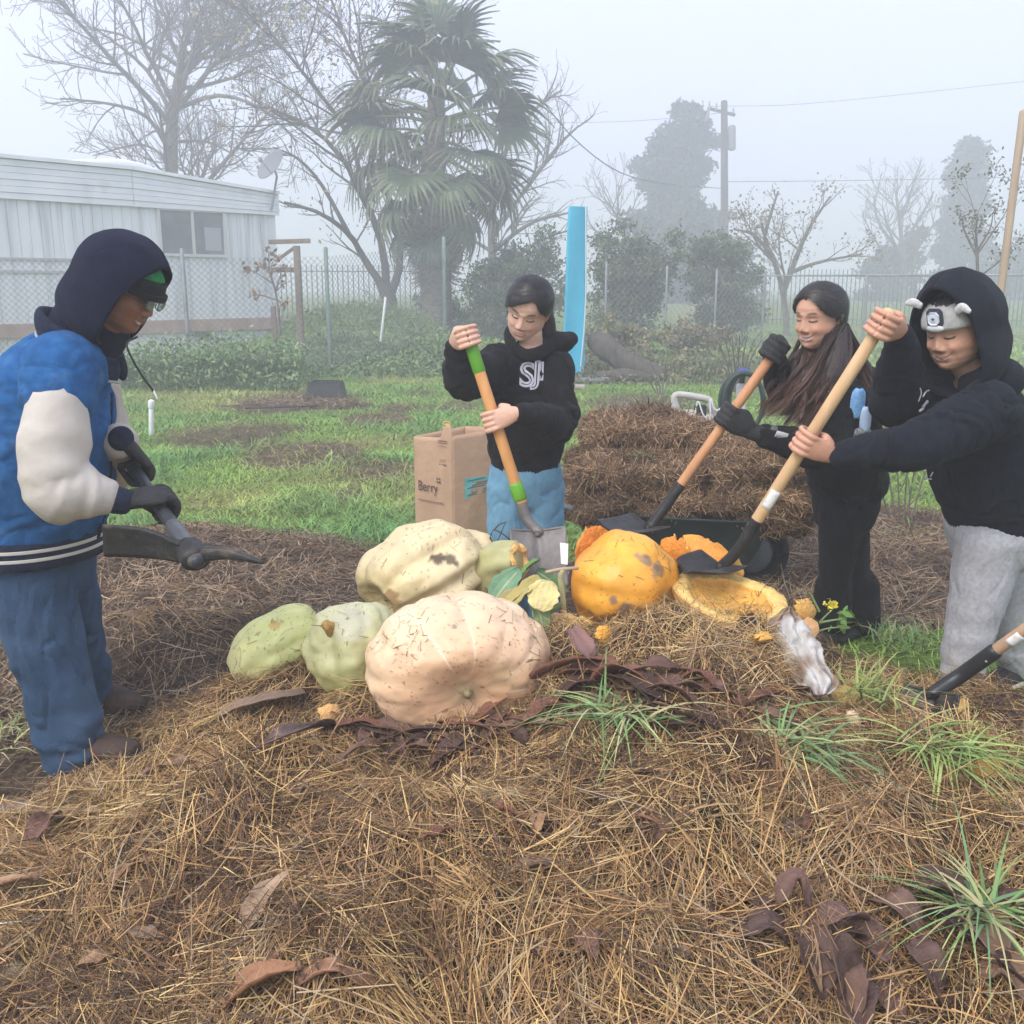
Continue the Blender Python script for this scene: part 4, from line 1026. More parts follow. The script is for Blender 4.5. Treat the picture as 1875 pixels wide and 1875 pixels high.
vm = straws(mini, 9000, hpx.x - 1.5, hpx.x + 1.7, hpx.y - .4, hpx.y + 1.5, 61, L=(.08, .22), Wd=(.005, .011), lift=.05, pal=DPAL, spread=1.3, cl=.4, dens=lambda x, y: (mini(x, y) > gh(x, y) + .015))
tag(mobj('clippings', vm[0], vm[1], MT['straw'], hm_, vm[2], sm=False), kind='stuff')
# ------------------------------------------------------------------ pumpkins
def surf_straw(V, F, n, seed, L=(0.02, 0.06), Wd=(0.0012, 0.0024), pal=DPAL, up=0.25, lift=0.002, cond=None, stand=0.12, dark=1.0, col=None):
    """short straws lying on a mesh given by V, F (quads or tris)"""
    r = np.random.default_rng(seed); Fl = F if isinstance(F, list) else [F]
    Q = np.vstack([f[:, :3] for f in Fl]); a, b, c = V[Q[:, 0]], V[Q[:, 1]], V[Q[:, 2]]
    nn = np.cross(b - a, c - a); ar = np.linalg.norm(nn, axis=1); nn = nrm(nn)
    w = ar * (nn[:, 2] > up)
    if cond is not None: w = w * cond((a + b + c) / 3, nn)
    i = r.choice(len(Q), n, p=w / w.sum()); u = r.random((n, 2)); k = u.sum(1) > 1; u[k] = 1 - u[k]
    P = a[i] + (b[i] - a[i]) * u[:, :1] + (c[i] - a[i]) * u[:, 1:]; N = nn[i]
    D = r.normal(0, 1, (n, 3)); D = nrm(D - (D * N).sum(1, keepdims=True) * N + N * np.abs(r.normal(0, stand, n))[:, None])
    S = nrm(np.cross(D, N)); Ln = L[0] + (L[1] - L[0]) * r.random(n) ** 2
    cc = np.asarray(pal)[r.integers(0, len(pal), n)] * (0.6 + 0.8 * r.random(n))[:, None] * dark
    if col is not None: cc = cc * col(P)[:, None]
    return ribbons(P + N * lift - D * Ln[:, None] * .5, D, S, Ln, Wd[0] + (Wd[1] - Wd[0]) * r.random(n), r.normal(0, .12, (n, 3)) * Ln[:, None], 2, None, cc)
SKIN = mat('pumpkin_skin', (0.86, 0.86, 0.86), (1.0, 1.0, 1.0), 14, 0.42, 0.08, 40, attr=True, spec=0.45, sss=0.06, third=(0.55, 0.47, 0.38), tscale=55, tlo=0.66, thi=0.72)
FLESH = mat('pumpkin_flesh', (0.85, 0.8, 0.7), (1.0, 1.0, 1.0), 40, 0.6, 0.5, 90, attr=True, spec=0.4, sss=0.15)
def pumpkin(name, label, c, R, H, axis, roll, ribs, depth, cols, seed, lump=0.05, dim=(0.22, 0.2), squash=None, straw=60, vein=None, power=0.85, spots=None, flat=1.0, nu=168, nv=96):
    """lobed body; axis = direction of the blossom end; cols (pole, side, far pole)"""
    r = np.random.default_rng(seed)
    th = np.linspace(0.0, np.pi, nv)[:, None] * np.ones((1, nu)); ph = np.linspace(0, 2 * np.pi, nu, endpoint=False)[None] * np.ones((nv, 1))
    edges = np.sort((np.arange(ribs) + r.normal(0, .14, ribs)) / ribs * 2 * np.pi)
    wob = ph + 0.06 * np.sin(th * 2 + 1)
    dd = np.min(np.abs((wob[..., None] - edges + np.pi) % (2 * np.pi) - np.pi), -1) * ribs / np.pi
    deps = depth * (0.6 + 0.8 * r.random(ribs)); ei = np.argmin(np.abs((wob[..., None] - edges + np.pi) % (2 * np.pi) - np.pi), -1)
    groove = np.exp(-(dd / 0.42) ** 2) * deps[ei]
    d = np.stack([np.sin(th) * np.cos(ph), np.sin(th) * np.sin(ph), np.cos(th)], -1)
    nz = fbm(d * 1.6 + seed, 3)
    rr = np.sin(th) ** power * (1 - groove * np.sin(th) ** 0.6) * (1 + lump * nz) * R
    z = H * np.cos(th) * (1 + lump * nz) - dim[0] * H * np.exp(-(th / .30) ** 2) + dim[1] * H * np.exp(-((np.pi - th) / .30) ** 2)
    P = np.stack([rr * np.cos(ph), rr * np.sin(ph), z], -1).reshape(-1, 3)
    P += nrm(P) * (fbm(P * 9 + seed, 3) * 0.012 * R / .2)[:, None]
    Rm = basis(z=axis, x=np.array([math.cos(roll), 0.3, math.sin(roll)])); P = P @ Rm.T
    P[:, 2] *= flat
    if squash is not None:                     # sag: flatten against the ground
        lo = P[:, 2] < -squash; P[lo, 2] = -squash + (P[lo, 2] + squash) * 0.3
    t = th / np.pi; c0, c1, c2 = [np.array(x) for x in cols]
    col = np.where(t[..., None] < .5, c0 + (c1 - c0) * smooth(0.05, .5, t)[..., None], c1 + (c2 - c1) * smooth(.5, .95, t)[..., None])
    m = fbm(d * 3.1 + seed * 2, 4)[..., None]; col = col * (1 + 0.16 * m)
    if vein is not None:
        v = (np.exp(-(dd / .055) ** 2) * smooth(.02, .15, t) * (1 - smooth(.55, .8, t)) * (0.4 + 0.6 * (deps[ei] / depth > .9)))[..., None]; col = col * (1 - v * .7) + np.array(vein) * v * .7
    sp = fbm(d * 34 + seed, 2) + .5 * np.clip(fbm(d * 2.3 + seed * 3, 2), -.6, .3); col = np.where((sp > .62)[..., None], col * .62 * np.array([1, .92, .8]), col)
    hal = np.exp(-(t / .035) ** 2)[..., None]; col = col * (1 - .6 * hal) + np.array([.30, .27, .15]) * .6 * hal
    if spots:
        dw = (P / np.linalg.norm(P, axis=1, keepdims=True)).reshape(nv, nu, 3)
        for (px, py, rad, sc, ecc) in spots:       # brown scars seen at these places of the skin
            q = nrm(A(W(px, py, c[1] - R * .8)) - A(c)); k = np.linalg.norm(dw - q, axis=-1) + min(.09, rad * .7) * fbm(dw * 11 + px, 4)
            mk = (1 - smooth(rad * .55, rad, k))[..., None]; col = col * (1 - mk * ecc) + np.array(sc) * mk * ecc
    j = np.arange(nu)[None]; i = np.arange(nv - 1)[:, None] * nu; j2 = (j + 1) % nu
    F = np.stack([i + j, i + nu + j, i + nu + j2, i + j2], -1).reshape(-1, 4)
    o = empty(name, tuple(c), label, 'pumpkin')
    mobj('rind', P, F, SKIN, o, col.reshape(-1, 3))
    # blossom scar or stem cavity at the axis end
    e = Rm @ np.array([0, 0, H * (1 - dim[0]) + .001])
    V2, F2 = loft(np.array([e - Rm[:, 2] * .01, e + Rm[:, 2] * .006, e + Rm[:, 2] * .010]), np.array([[.014, .014], [.010, .010], [.005, .005]]) * (R / .25), Rm[:, 0], 14, 8, True, lambda s, a, C: 1 + .15 * np.sin(a * 5))
    mobj('blossom_scar', V2, F2, mat('scar_brown', (.24, .20, .10), (.36, .29, .15), 60, .9), o)
    if straw:
        sv = surf_straw(P, F, straw, seed + 5, L=(.012, .05), Wd=(.001, .0022), cond=lambda p, n: (0.15 + (fbm(p * 6, 2) > .1)))
        tag(mobj('straw_bits', sv[0], sv[1], MT['straw'], o, sv[2], sm=False), kind='stuff')
    return o
PCH = ((.52, .30, .17), (.74, .50, .33), (.70, .52, .32))
pumpkin('pumpkin', 'huge peach pumpkin in front with blossom end facing out', A(W(840, 1217, 2.74)), .275, .205, np.array([.20, -.95, -.15]), .1, 13, .036, ((.72, .44, .25), (.86, .62, .40), (.84, .68, .42)), 71, .03, squash=.2, flat=.80, straw=170, vein=(.92, .74, .52), power=.72, spots=[(812, 1099, .035, (.25, .22, .20), .8), (826, 1105, .04, (.25, .22, .20), .8), (950, 1245, .25, (.55, .42, .22), .4)], nu=250, nv=140)
pumpkin('pumpkin', 'lumpy cream white pumpkin at the back with a dark dirt smear', A(W(775, 1052, 3.36)), .205, .235, np.array([-.72, -.6, -.35]), .4, 9, .12, ((.66, .52, .26), (.80, .66, .38), (.74, .60, .36)), 72, .08, dim=(.3, .2), flat=.86, straw=80, spots=[(808, 1012, .17, (.10, .065, .04), .95), (838, 1018, .16, (.10, .065, .04), .9), (730, 1085, .16, (.33, .18, .08), .8)])
pumpkin('pumpkin', 'lobe of a second cream pumpkin behind the dirt-smeared one', A(W(845, 1040, 3.5)), .15, .15, np.array([.3, -.4, .8]), .4, 8, .12, ((.74, .60, .36), (.80, .66, .40), (.74, .60, .36)), 79, .1, straw=30)
pumpkin('pumpkin', 'grey green pumpkin in the middle with a broken knob', A(W(652, 1183, 2.98)), .165, .155, np.array([.1, -.35, -.9]), .2, 9, .07, ((.52, .51, .17), (.56, .55, .28), (.54, .53, .34)), 73, .10, straw=150, spots=[(640, 1130, .5, (.47, .46, .36), .6)], power=.8)
pumpkin('pumpkin', 'pale green oval pumpkin on the left with a torn scar', A(W(512, 1192, 3.12)), .135, .185, np.array([-.86, -.25, -.42]), .1, 10, .06, ((.62, .56, .30), (.56, .58, .23), (.55, .56, .22)), 74, .07, dim=(.12, .1), straw=160, spots=[(500, 1128, .16, (.50, .34, .10), .9)])
pumpkin('pumpkin', 'bright yellow orange pumpkin right of the greens with scabby scars', A(W(1143, 1070, 3.18)), .184, .172, np.array([.75, -.55, -.1]), .3, 10, .03, ((.84, .37, .04), (.87, .42, .05), (.84, .24, .02)), 75, .03, dim=(.1, .15), straw=70, power=.85,
        spots=[(1192, 1020, .13, (.30, .20, .12), .9), (1207, 1040, .16, (.30, .20, .12), .85), (1226, 1035, .16, (.2, .13, .08), .85), (1175, 1008, .1, (.34, .22, .12), .8), (1145, 1110, .18, (.25, .18, .14), .85), (1125, 1095, .1, (.25, .18, .14), .85), (1070, 1130, .09, (.3, .18, .08), .8)])
kn = A(W(602, 1150, 2.87)); V, F = loft(np.array([kn + [.02, .06, -.05], kn + [0, 0, 0], kn + [-.008, -.008, .018]]), np.array([[.024, .024], [.019, .019], [.012, .014]]), (0, -1, 0), 14, 12, True, lambda s, a, C: 1 + .22 * np.sin(a * 3 + s * 5))
ko = tag(mobj('broken_stem', V - kn, F, mat('torn_flesh', (.45, .28, .07), (.30, .17, .05), 40, .7, .5, 80)), 'torn yellow stem stub on the grey green pumpkin', 'stem'); ko.location = tuple(kn)

# half pumpkin, cut face up
def half_bowl(name, label, c, R, H, up, seed, wall=.045, sag=.0, rimn=.05, outc=(.72, .42, .16), inc=(.80, .45, .10), cat='pumpkin half'):
    r = np.random.default_rng(seed); nu = 120
    ph = np.linspace(0, 2 * np.pi, nu, endpoint=False)
    prof = []
    for t in np.linspace(0, 1, 16): prof.append((math.sin(t * math.pi / 2) * R, -math.cos(t * math.pi / 2) * H, 0))
    prof += [(R * .985, .006, 1), (R - wall * .5, .010, 1), (R - wall, .004, 1)]
    for t in np.linspace(1, 0, 12): prof.append((math.sin(t * math.pi / 2) * (R - wall * 1.1), -math.cos(t * math.pi / 2) * (H - wall) - .002, 2 if t < .93 else 1))
    prof = np.array(prof); npf = len(prof)
    k = 1 + .06 * np.cos(ph * 2 + seed) + .03 * np.sin(ph * 5 + 1)
    rimz = rimn * fbm(np.stack([np.cos(ph) * 2.5, np.sin(ph) * 2.5, np.full(nu, seed * 1.0)], -1), 3)
    P = np.stack([prof[:, None, 0] * np.cos(ph) * k, prof[:, None, 0] * np.sin(ph) * k, prof[:, None, 1] + rimz[None] * np.clip(1 + prof[:, None, 1] / H, 0, 1)], -1)
    P[16:] += (fbm(P[16:] * 30, 2) * .006)[..., None]
    col = np.zeros((npf, nu, 3)); col[:] = outc; col[prof[:, 2] == 1] = (.86, .60, .20); col[prof[:, 2] == 2] = inc
    col *= (1 + .15 * fbm(P * 12 + seed, 3))[..., None]
    Rm = basis(z=up, x=np.array([1, .2, 0])); P = P.reshape(-1, 3) @ Rm.T
    i = np.arange(npf - 1)[:, None] * nu; j = np.arange(nu)[None]; j2 = (j + 1) % nu
    F = np.stack([i + j, i + j2, i + nu + j2, i + nu + j], -1).reshape(-1, 4)
    o = empty(name, tuple(c), label, cat)
    ro = prof[:, 2] == 0; cut = int(ro.sum()) - 1
    fi = np.arange(len(F)) // nu
    def sub(mask):
        ff = F[mask]; u, inv = np.unique(ff, return_inverse=True); return P[u], inv.reshape(ff.shape), col.reshape(-1, 3)[u]
    a = sub(fi < cut); mobj('rind', a[0], a[1], SKIN, o, a[2]); b = sub(fi >= cut); mobj('flesh', b[0], b[1], FLESH, o, b[2])
    return o, P, F
hb, P_, F_ = half_bowl('pumpkin_half', 'halved orange pumpkin lying cut side up right of the whole orange one', A(W(1338, 1092, 3.08)), .195, .11, np.array([.10, -.12, 1.0]), 3, .05, rimn=.014)
sv = surf_straw(P_, F_, 260, 9, L=(.02, .09), pal=PAL, cond=lambda p, n: (p[:, 0] < .13) & (p[:, 1] < .1)); tag(mobj('straw_bits', sv[0], sv[1], MT['straw'], hb, sv[2], sm=False), kind='stuff')

def chunk(name, label, c, rot, R, a0, a1, b0, b1, th, seed, skin=(.78, .26, .03), flesh=(.84, .50, .14), cat='pumpkin piece', jag=.25):
    """a broken curved piece of rind and flesh"""
    r = np.random.default_rng(seed); nu, nv = 28, 24
    u = np.linspace(0, 1, nu)[:, None]; v = np.linspace(0, 1, nv)[None]
    sh = np.sqrt(np.clip(1 - (2 * v - 1) ** 2 * .85, .05, 1))
    uu = a0 + (a1 - a0) * (.5 + (u - .5) * sh * (1 + jag * fbm(np.stack([u * 0 + v * 6, u * 3 + v * 0, np.full((nu, nv), seed * 1.0)], -1), 2)))
    vv = b0 + (b1 - b0) * (v + jag * .2 * fbm(np.stack([u * 6 + v * 0, v * 0 + u * 0, np.full((nu, nv), seed + 3.0)], -1), 2))
    P = R * np.stack([np.cos(vv) * np.sin(uu), -np.cos(vv) * np.cos(uu), np.sin(vv) * np.ones_like(uu)], -1); P -= P.mean((0, 1))
    P += nrm(P + [0, -R, 0]) * (fbm(P * 18 + seed, 2) * .006)[..., None] * (R / .15)
    V, F = sheet(P, th); m = nu * nv; dn = np.linalg.norm(V + [0, -R * 0, 0], axis=1)
    col = np.zeros((2 * m, 3)); N1 = P.reshape(-1, 3)
    n_out = (V[:m] - V[m:]) @ np.array([0, -1, 0]); out_first = np.median((V[:m] - V[m:])[:, 1]) < 0
    A_, B_ = (slice(0, m), slice(m, 2 * m)) if out_first else (slice(m, 2 * m), slice(0, m))
    col[A_] = skin; col[B_] = flesh; col *= (1 + .2 * fbm(V * 14 + seed, 3))[:, None]
    V = V @ np.asarray(rot).T
    o = tag(mobj(name, V, F, FLESH, None, col), label, cat); o.location = tuple(c); return o
def rotz(*e):
    return np.array(Matrix.Rotation(e[2], 3, 'Z') @ Matrix.Rotation(e[1], 3, 'Y') @ Matrix.Rotation(e[0], 3, 'X'))
chunk('pumpkin_piece', 'deep orange piece of rind behind the left of the orange pumpkin', A(W(1083, 1008, 3.42)), rotz(.2, .1, .5), .16, -.45, .45, -.55, .6, .03, 81)
chunk('pumpkin_piece', 'large orange shell fragment behind the right of the orange pumpkin', A(W(1285, 1018, 3.4)), rotz(-.35, .3, -.3), .15, -.85, .75, -.1, .75, .03, 82, (.82, .36, .06))
chunk('pumpkin_piece', 'small yellow piece of shell beside the blade of the pale shovel', A(W(1338, 1042, 3.3)), rotz(-.2, .1, -.4), .08, -.5, .5, -.5, .7, .02, 83, (.80, .46, .10))
chunk('pumpkin_piece', 'flat orange wedge lying on the straw below the dirty white bag', on_heap(1545, 1288, .02), rotz(-.9, .2, .2), .12, -.5, .5, -.25, .3, .03, 84, (.85, .55, .15), (.85, .5, .12))
chunk('pumpkin_piece', 'orange wedge in the grass at the lower right', on_heap(1806, 1424, .03), rotz(-.8, .1, .4), .12, -.42, .42, -.22, .22, .035, 85, (.84, .42, .10), (.86, .45, .12))
chunk('pumpkin_piece', 'orange bit stuck in the straw right of the lone shovel blade', on_heap(1760, 1312, .02), rotz(-.6, .5, .3), .08, -.4, .4, -.4, .4, .03, 86, (.84, .5, .15), (.84, .5, .15))
chunk('pumpkin_piece', 'crumbled orange lump beside the halved pumpkin', A(W(1468, 1118, 3.15)), rotz(.1, .1, .3), .06, -.6, .6, -.6, .6, .045, 87, (.82, .48, .14), (.82, .48, .14), jag=.6)
chunk('pumpkin_piece', 'pale orange piece under the crumbled lump', A(W(1480, 1150, 3.1)), rotz(-.4, .5, .2), .07, -.5, .5, -.4, .4, .03, 88, (.82, .48, .22), (.84, .55, .3))
chunk('pumpkin_piece', 'yellow chunk at the foot of the orange pumpkin', A(W(1052, 1150, 3.0)), rotz(-.2, .2, -.3), .08, -.6, .6, -.4, .5, .035, 89, (.84, .50, .14), (.84, .55, .2), jag=.5)
chunk('pumpkin_piece', 'small orange crumb on the dark husks below the green pumpkin', on_heap(605, 1318, .02), rotz(-.5, .3, .1), .05, -.5, .5, -.5, .5, .025, 90, (.84, .5, .2), (.84, .5, .2), jag=.6)
chunk('pumpkin_piece', 'jagged bright orange shell piece leaning against the right of the orange pumpkin', A(W(1232, 1012, 3.36)), rotz(.1, .3, -.2), .10, -.6, .5, -.5, .6, .028, 181, (.82, .30, .03), jag=.5)
chunk('pumpkin_piece', 'small orange rind scrap in the straw in front of the orange pumpkin', on_heap(1105, 1180, .03), rotz(-.6, .2, .5), .06, -.5, .5, -.4, .4, .02, 182, (.84, .42, .06), jag=.6)
chunk('pumpkin_piece', 'flesh coloured lump between yellow chunk and orange pumpkin', A(W(1030, 1140, 3.02)), rotz(-.1, .4, .2), .05, -.6, .6, -.6, .6, .035, 183, (.84, .56, .26), (.84, .58, .3), jag=.7)
chunk('pumpkin_piece', 'thin orange sliver on the straw left of the muddy bag', on_heap(1400, 1180, .02), rotz(-.9, .3, .9), .10, -.5, .5, -.12, .12, .02, 184, (.84, .46, .1), jag=.5)
chunk('pumpkin_piece', 'pale seed clump on the straw right of the muddy bag', on_heap(1560, 1330, .02), rotz(-.5, .1, .2), .035, -.6, .6, -.6, .6, .02, 185, (.78, .62, .38), (.78, .62, .38), jag=.8)
# broken neck of a squash, cut end to the right
nk = A(W(925, 1030, 3.32)); ax = nrm(np.array([.85, -.45, .25]))
V, F = loft(np.array([nk - ax * .10 + [0, .02, -.06], nk - ax * .03, nk + ax * .055]), np.array([[.085, .085], [.07, .075], [.062, .068]]), (0, 0, 1), 40, 40, False, lambda s, a, C: 1 + .05 * np.cos(a * 7))
c_ = np.tile(np.array([.46, .44, .20]), (len(V), 1)) * (1 + .2 * fbm(V * 14, 3))[:, None]; sq = empty('squash_piece', tuple(nk), 'broken pale green squash neck with hollow orange cut end', 'squash piece')
mobj('rind', V - nk, F, SKIN, sq, c_)
cutP = []; Rm = basis(z=ax, x=np.array([0, 0, 1.0])); a_ = np.linspace(0, 2 * np.pi, 41)
for f, dz in ((1.0, 0), (.8, .012), (.55, .004), (.45, -.03), (.2, -.045), (.01, -.05)):
    cutP.append([nk + ax * (.056 + dz) + Rm[:, 0] * .067 * f * math.cos(t) + Rm[:, 1] * .061 * f * math.sin(t) + ax * .006 * math.sin(t * 5) for t in a_])
cutP = np.array(cutP); cc = np.zeros(cutP.shape); cc[:3] = (.88, .56, .2); cc[3:] = (.72, .30, .05)
mobj('cut_flesh', cutP.reshape(-1, 3) - nk, grid(6, 41), FLESH, sq, cc.reshape(-1, 3))

# ------------------------------------------------------------------ hay and wheelbarrow
HPAL = np.array([[.34, .21, .11], [.235, .138, .072], [.155, .088, .048], [.44, .30, .16], [.08, .048, .03]])
def bale(name, label, c, h, rz, seed, n=9000, green=False):
    V, F = ellipsoid((0, 0, 0), (1, 1, 1), None, 90, 60); V = np.sign(V) * np.abs(V) ** .48; V = V * np.asarray(h)
    N = nrm(V / np.asarray(h) ** 2); V = V + N * (.05 * np.sin(V[:, 2] * 38 + 3 * fbm(V * 3 + seed, 2) + seed) * (1 - np.abs(N[:, 2])) * .5 + .10 * fbm(V * 3 + seed, 3) + .035 * fbm(V * 11 + seed, 3) + .012 * fbm(V * 30 + seed, 2))[:, None]
    Rm = rotz(0, 0, rz); V = V @ Rm.T
    o = empty(name, tuple(c), label, 'hay bale')
    mobj('core', V, F, MT['haycore'], o)
    s = surf_straw(V, F, n, seed, L=(.03, .12), Wd=(.0016, .0036), pal=HPAL, up=-.6, lift=.006, stand=.25, cond=lambda p, nn: .2 + (nn[:, 1] < .4), col=lambda p: 1 + .5 * fbm(p * 4, 2))
    tag(mobj('straw', s[0], s[1], MT['straw'], o, s[2], sm=False), kind='stuff'); return o
MT['haycore'] = mat('hay_core', (.07, .042, .025), (.20, .12, .065), 50, .95, .9, 90)
bale('hay_bale', 'brown hay bale at the left of the wheelbarrow load', A(W(1175, 895, 4.75)), (.30, .26, .165), .08, 91, 12000)
bale('hay_bale', 'thick brown hay bale at the right of the wheelbarrow load', A(W(1385, 885, 4.75)), (.27, .26, .225), -.06, 92, 12000)
bale('hay_bale', 'loose matted hay on top of the wheelbarrow load', A(W(1190, 812, 5.1)), (.36, .28, .165), .05, 93, 11000)
bale('hay_bale', 'hay tuft hanging over the left end of the wheelbarrow', A(W(1082, 905, 4.95)), (.13, .2, .2), .2, 94, 5000)
# green weeds growing in the hay
def clump(name, label, c, n, L, wid, seed, spread=.03, cols=((.10, .2, .05), (.16, .26, .07), (.24, .28, .09)), lean=.8, cat='grass clump', segs=6, flat=0.0, dirx=0.0, taperp=1.4):
    r = np.random.default_rng(seed); az = r.random(n) * 6.283 if not dirx else np.where(r.random(n) < .7, r.normal(dirx, .7, n), r.random(n) * 6.283)
    P = np.stack([r.normal(0, spread, n), r.normal(0, spread, n), np.zeros(n)], 1); le = lean * (.3 + .9 * r.random(n))
    D = nrm(np.stack([np.cos(az) * le, np.sin(az) * le, np.ones(n) * (1 - flat)], 1)); S = nrm(np.stack([-np.sin(az), np.cos(az), r.normal(0, .3, n)], 1)); Ln = L * (.5 + .6 * r.random(n))
    C = np.stack([np.cos(az) * .35, np.sin(az) * .35, -.75 * np.ones(n)], 1) * (Ln * (.35 + .6 * r.random(n)))[:, None]
    cc = np.asarray(cols)[r.integers(0, len(cols), n)] * (.75 + .5 * r.random(n))[:, None]
    V, F, Cc = ribbons(P, D, S, Ln, wid * (.6 + .7 * r.random(n)), C, segs, lambda t: (1 - t ** taperp) * .95 + .05, cc * .85, cc * 1.2)
    o = tag(mobj(name, V, F, MT['leafcol'], None, Cc, sm=False), label, cat); o.location = tuple(c); return o
clump('grass_clump', 'small bright green tuft sprouting on the hay load', A(W(1170, 838, 4.68)), 70, .07, .004, 101, .03)
# wheelbarrow
wg = mat('dark_green_plastic', (.022, .045, .04), (.035, .065, .058), 9, .45, .1, 30, third=(.09, .075, .055), tscale=8, tlo=.58, thi=.75)
wb_o = A(W(1260, 1060, 4.75)); wb_o[2] = 0
wbar = empty('wheelbarrow', tuple(wb_o), 'dark green wheelbarrow heaped with brown hay', 'wheelbarrow')
rimL, rimR = A(W(1098, 946, 4.5)) - wb_o, A(W(1432, 968, 4.45)) - wb_o
dx = rimR[0] - rimL[0]; zr = (rimL[2] + rimR[2]) / 2; xc = (rimL[0] + rimR[0]) / 2; y0 = rimL[1]
def tray_ring(z, x0, x1, ya, yb, n=48):
    a = np.linspace(0, 2 * np.pi, n, endpoint=False); ca, sa = np.cos(a), np.sin(a); e = .45
    return np.stack([(x0 + x1) / 2 + (x1 - x0) / 2 * np.sign(ca) * np.abs(ca) ** e, (ya + yb) / 2 + (yb - ya) / 2 * np.sign(sa) * np.abs(sa) ** e, np.full(n, z) + (np.sign(ca) * np.abs(ca) ** e) * (rimR[2] - rimL[2]) / 2], 1)
rings = [tray_ring(zr - .30, rimL[0] + .30, rimR[0] - .16, y0 + .14, y0 + .48), tray_ring(zr - .29, rimL[0] + .24, rimR[0] - .12, y0 + .10, y0 + .52), tray_ring(zr - .15, rimL[0] + .10, rimR[0] - .04, y0 + .04, y0 + .58),
         tray_ring(zr, rimL[0], rimR[0], y0, y0 + .62), tray_ring(zr + .012, rimL[0] - .02, rimR[0] + .02, y0 - .02, y0 + .64), tray_ring(zr + .018, rimL[0] - .012, rimR[0] + .012, y0 - .012, y0 + .632), tray_ring(zr + .006, rimL[0] + .012, rimR[0] - .012, y0 + .012, y0 + .608), tray_ring(zr - .25, rimL[0] + .25, rimR[0] - .14, y0 + .12, y0 + .5)]
V = np.vstack(rings); n = 48; i = np.arange(len(rings) - 1)[:, None] * n; j = np.arange(n)[None]; j2 = (j + 1) % n
F = [np.stack([i + j, i + j2, i + n + j2, i + n + j], -1).reshape(-1, 4)]
mobj('tray', V, F, wg, wbar)
mobj('tray_floor', *box((rimL[0] + rimR[0]) / 2 + .05, y0 + .31, zr - .285, dx - .5, .34, .02), wg, wbar, sm=False)
tubem = mat('grey_tube', (.16, .19, .20), (.22, .25, .26), 8, .5, metal=.3)
for s in (0, 1):
    yy = y0 + .12 + .38 * s
    hx = A(W(1000, 893, 4.75))[0] - wb_o[0] - .12
    V, F = tube(crom(np.array([[hx, yy - .03 + .06 * s, zr + .10], [rimL[0] - .05, yy, zr + .02 - .02], [rimL[0] + .3, yy, zr - .28], [rimR[0] - .1, y0 + .31 - .06 + .12 * s, .2]]), 14), .017, 10, 14); mobj('handle', V, F, tubem, wbar)
    V, F = tube(crom(np.array([[rimL[0] + .38, yy, zr - .3], [rimL[0] + .32, yy, .1], [rimL[0] + .30, yy, .0]]), 6), .014, 8, 6); mobj('leg', V, F, tubem, wbar)
wc = np.array([A(W(1385, 1040, 4.7))[0] - wb_o[0], y0 + .31, .19])
a_ = np.linspace(0, 2 * np.pi, 37); ring = np.stack([wc[0] + .15 * np.cos(a_), np.full(37, wc[1]), wc[2] + .15 * np.sin(a_)], 1)
wh = mobj('wheel', *ellipsoid(wc, (.11, .03, .11)), tubem, wbar); mobj('tyre', *loft(ring, np.full((37, 2), .04), (0, 1, 0), 12, 48, False), mat('tyre_black', (.012, .012, .013), rough=.9, bump=.3), wh)

# ------------------------------------------------------------------ paper bag
def text_mesh(body, size, extr=0.0):
    cu = bpy.data.curves.new('lettering', 'FONT'); cu.body = body; cu.size = size; cu.extrude = extr; cu.resolution_u = 3
    o = bpy.data.objects.new('lettering', cu); COLL.objects.link(o)
    dg = bpy.context.evaluated_depsgraph_get(); dg.update(); me = bpy.data.meshes.new_from_object(o.evaluated_get(dg))
    V = np.empty(len(me.vertices) * 3, np.float32); me.vertices.foreach_get('co', V); V = V.reshape(-1, 3).astype(float)
    F = [tuple(p.vertices) for p in me.polygons]; bpy.data.objects.remove(o); bpy.data.meshes.remove(me); return V, F
kraft = mat('brown_kraft_paper', (.42, .265, .165), (.49, .32, .205), 5, .85, .25, 25, third=(.35, .22, .15), tscale=4, tlo=.55, thi=.75)
C0 = A(G(831, 992, .02)); Cl = A(G(752, 962, .02)); Cl = np.array([C0[0] - .245, C0[1] + .20, .02]); Cr = np.array([C0[0] + .30, C0[1] + .16, .02]); Cb = Cl + Cr - C0
ztop = A(W(831, 802, C0[1]))[2]
bag = empty('paper_bag', (C0[0], C0[1], 0), 'tall open brown paper yard waste bag printed with dark lettering', 'paper bag'); bo_ = np.array([C0[0], C0[1], 0])
def wall(a, b, tf, seed, inn):
    nu, nv = 26, 24; u = np.linspace(0, 1, nu)[:, None, None]; v = np.linspace(0, 1, nv)[None, :, None]
    P = a + (b - a) * u + np.array([0, 0, 1]) * (v * tf(u) - .0); nn = nrm(np.cross(b - a, [0, 0, 1])); 
    e = np.minimum(u, 1 - u) * 4; e = np.clip(e, 0, 1)
    P = P + nn * (.010 * fbm(np.concatenate([P * 4, ], -1) + seed, 3)[..., None] * e) + nn * inn * e * np.sin(v * 3.1)
    return sheet(P - bo_, .003)
hgt = ztop - .02
tab = lambda u: hgt + .085 * np.exp(-((u - .88) / .13) ** 4) - .02 * (1 - u)
mobj('side_panel', *wall(Cl, C0, tab, 1, .012), kraft, bag); mobj('side_panel', *wall(C0, Cr, lambda u: hgt + .01 + .03 * u, 2, .01), kraft, bag)
mobj('side_panel', *wall(Cr, Cb, lambda u: hgt + .04 - .02 * u, 3, .0), kraft, bag); mobj('side_panel', *wall(Cb, Cl, lambda u: hgt + .02 - .04 * u, 4, .0), kraft, bag)
ink = mat('brown_ink', (.055, .028, .02), rough=.8)
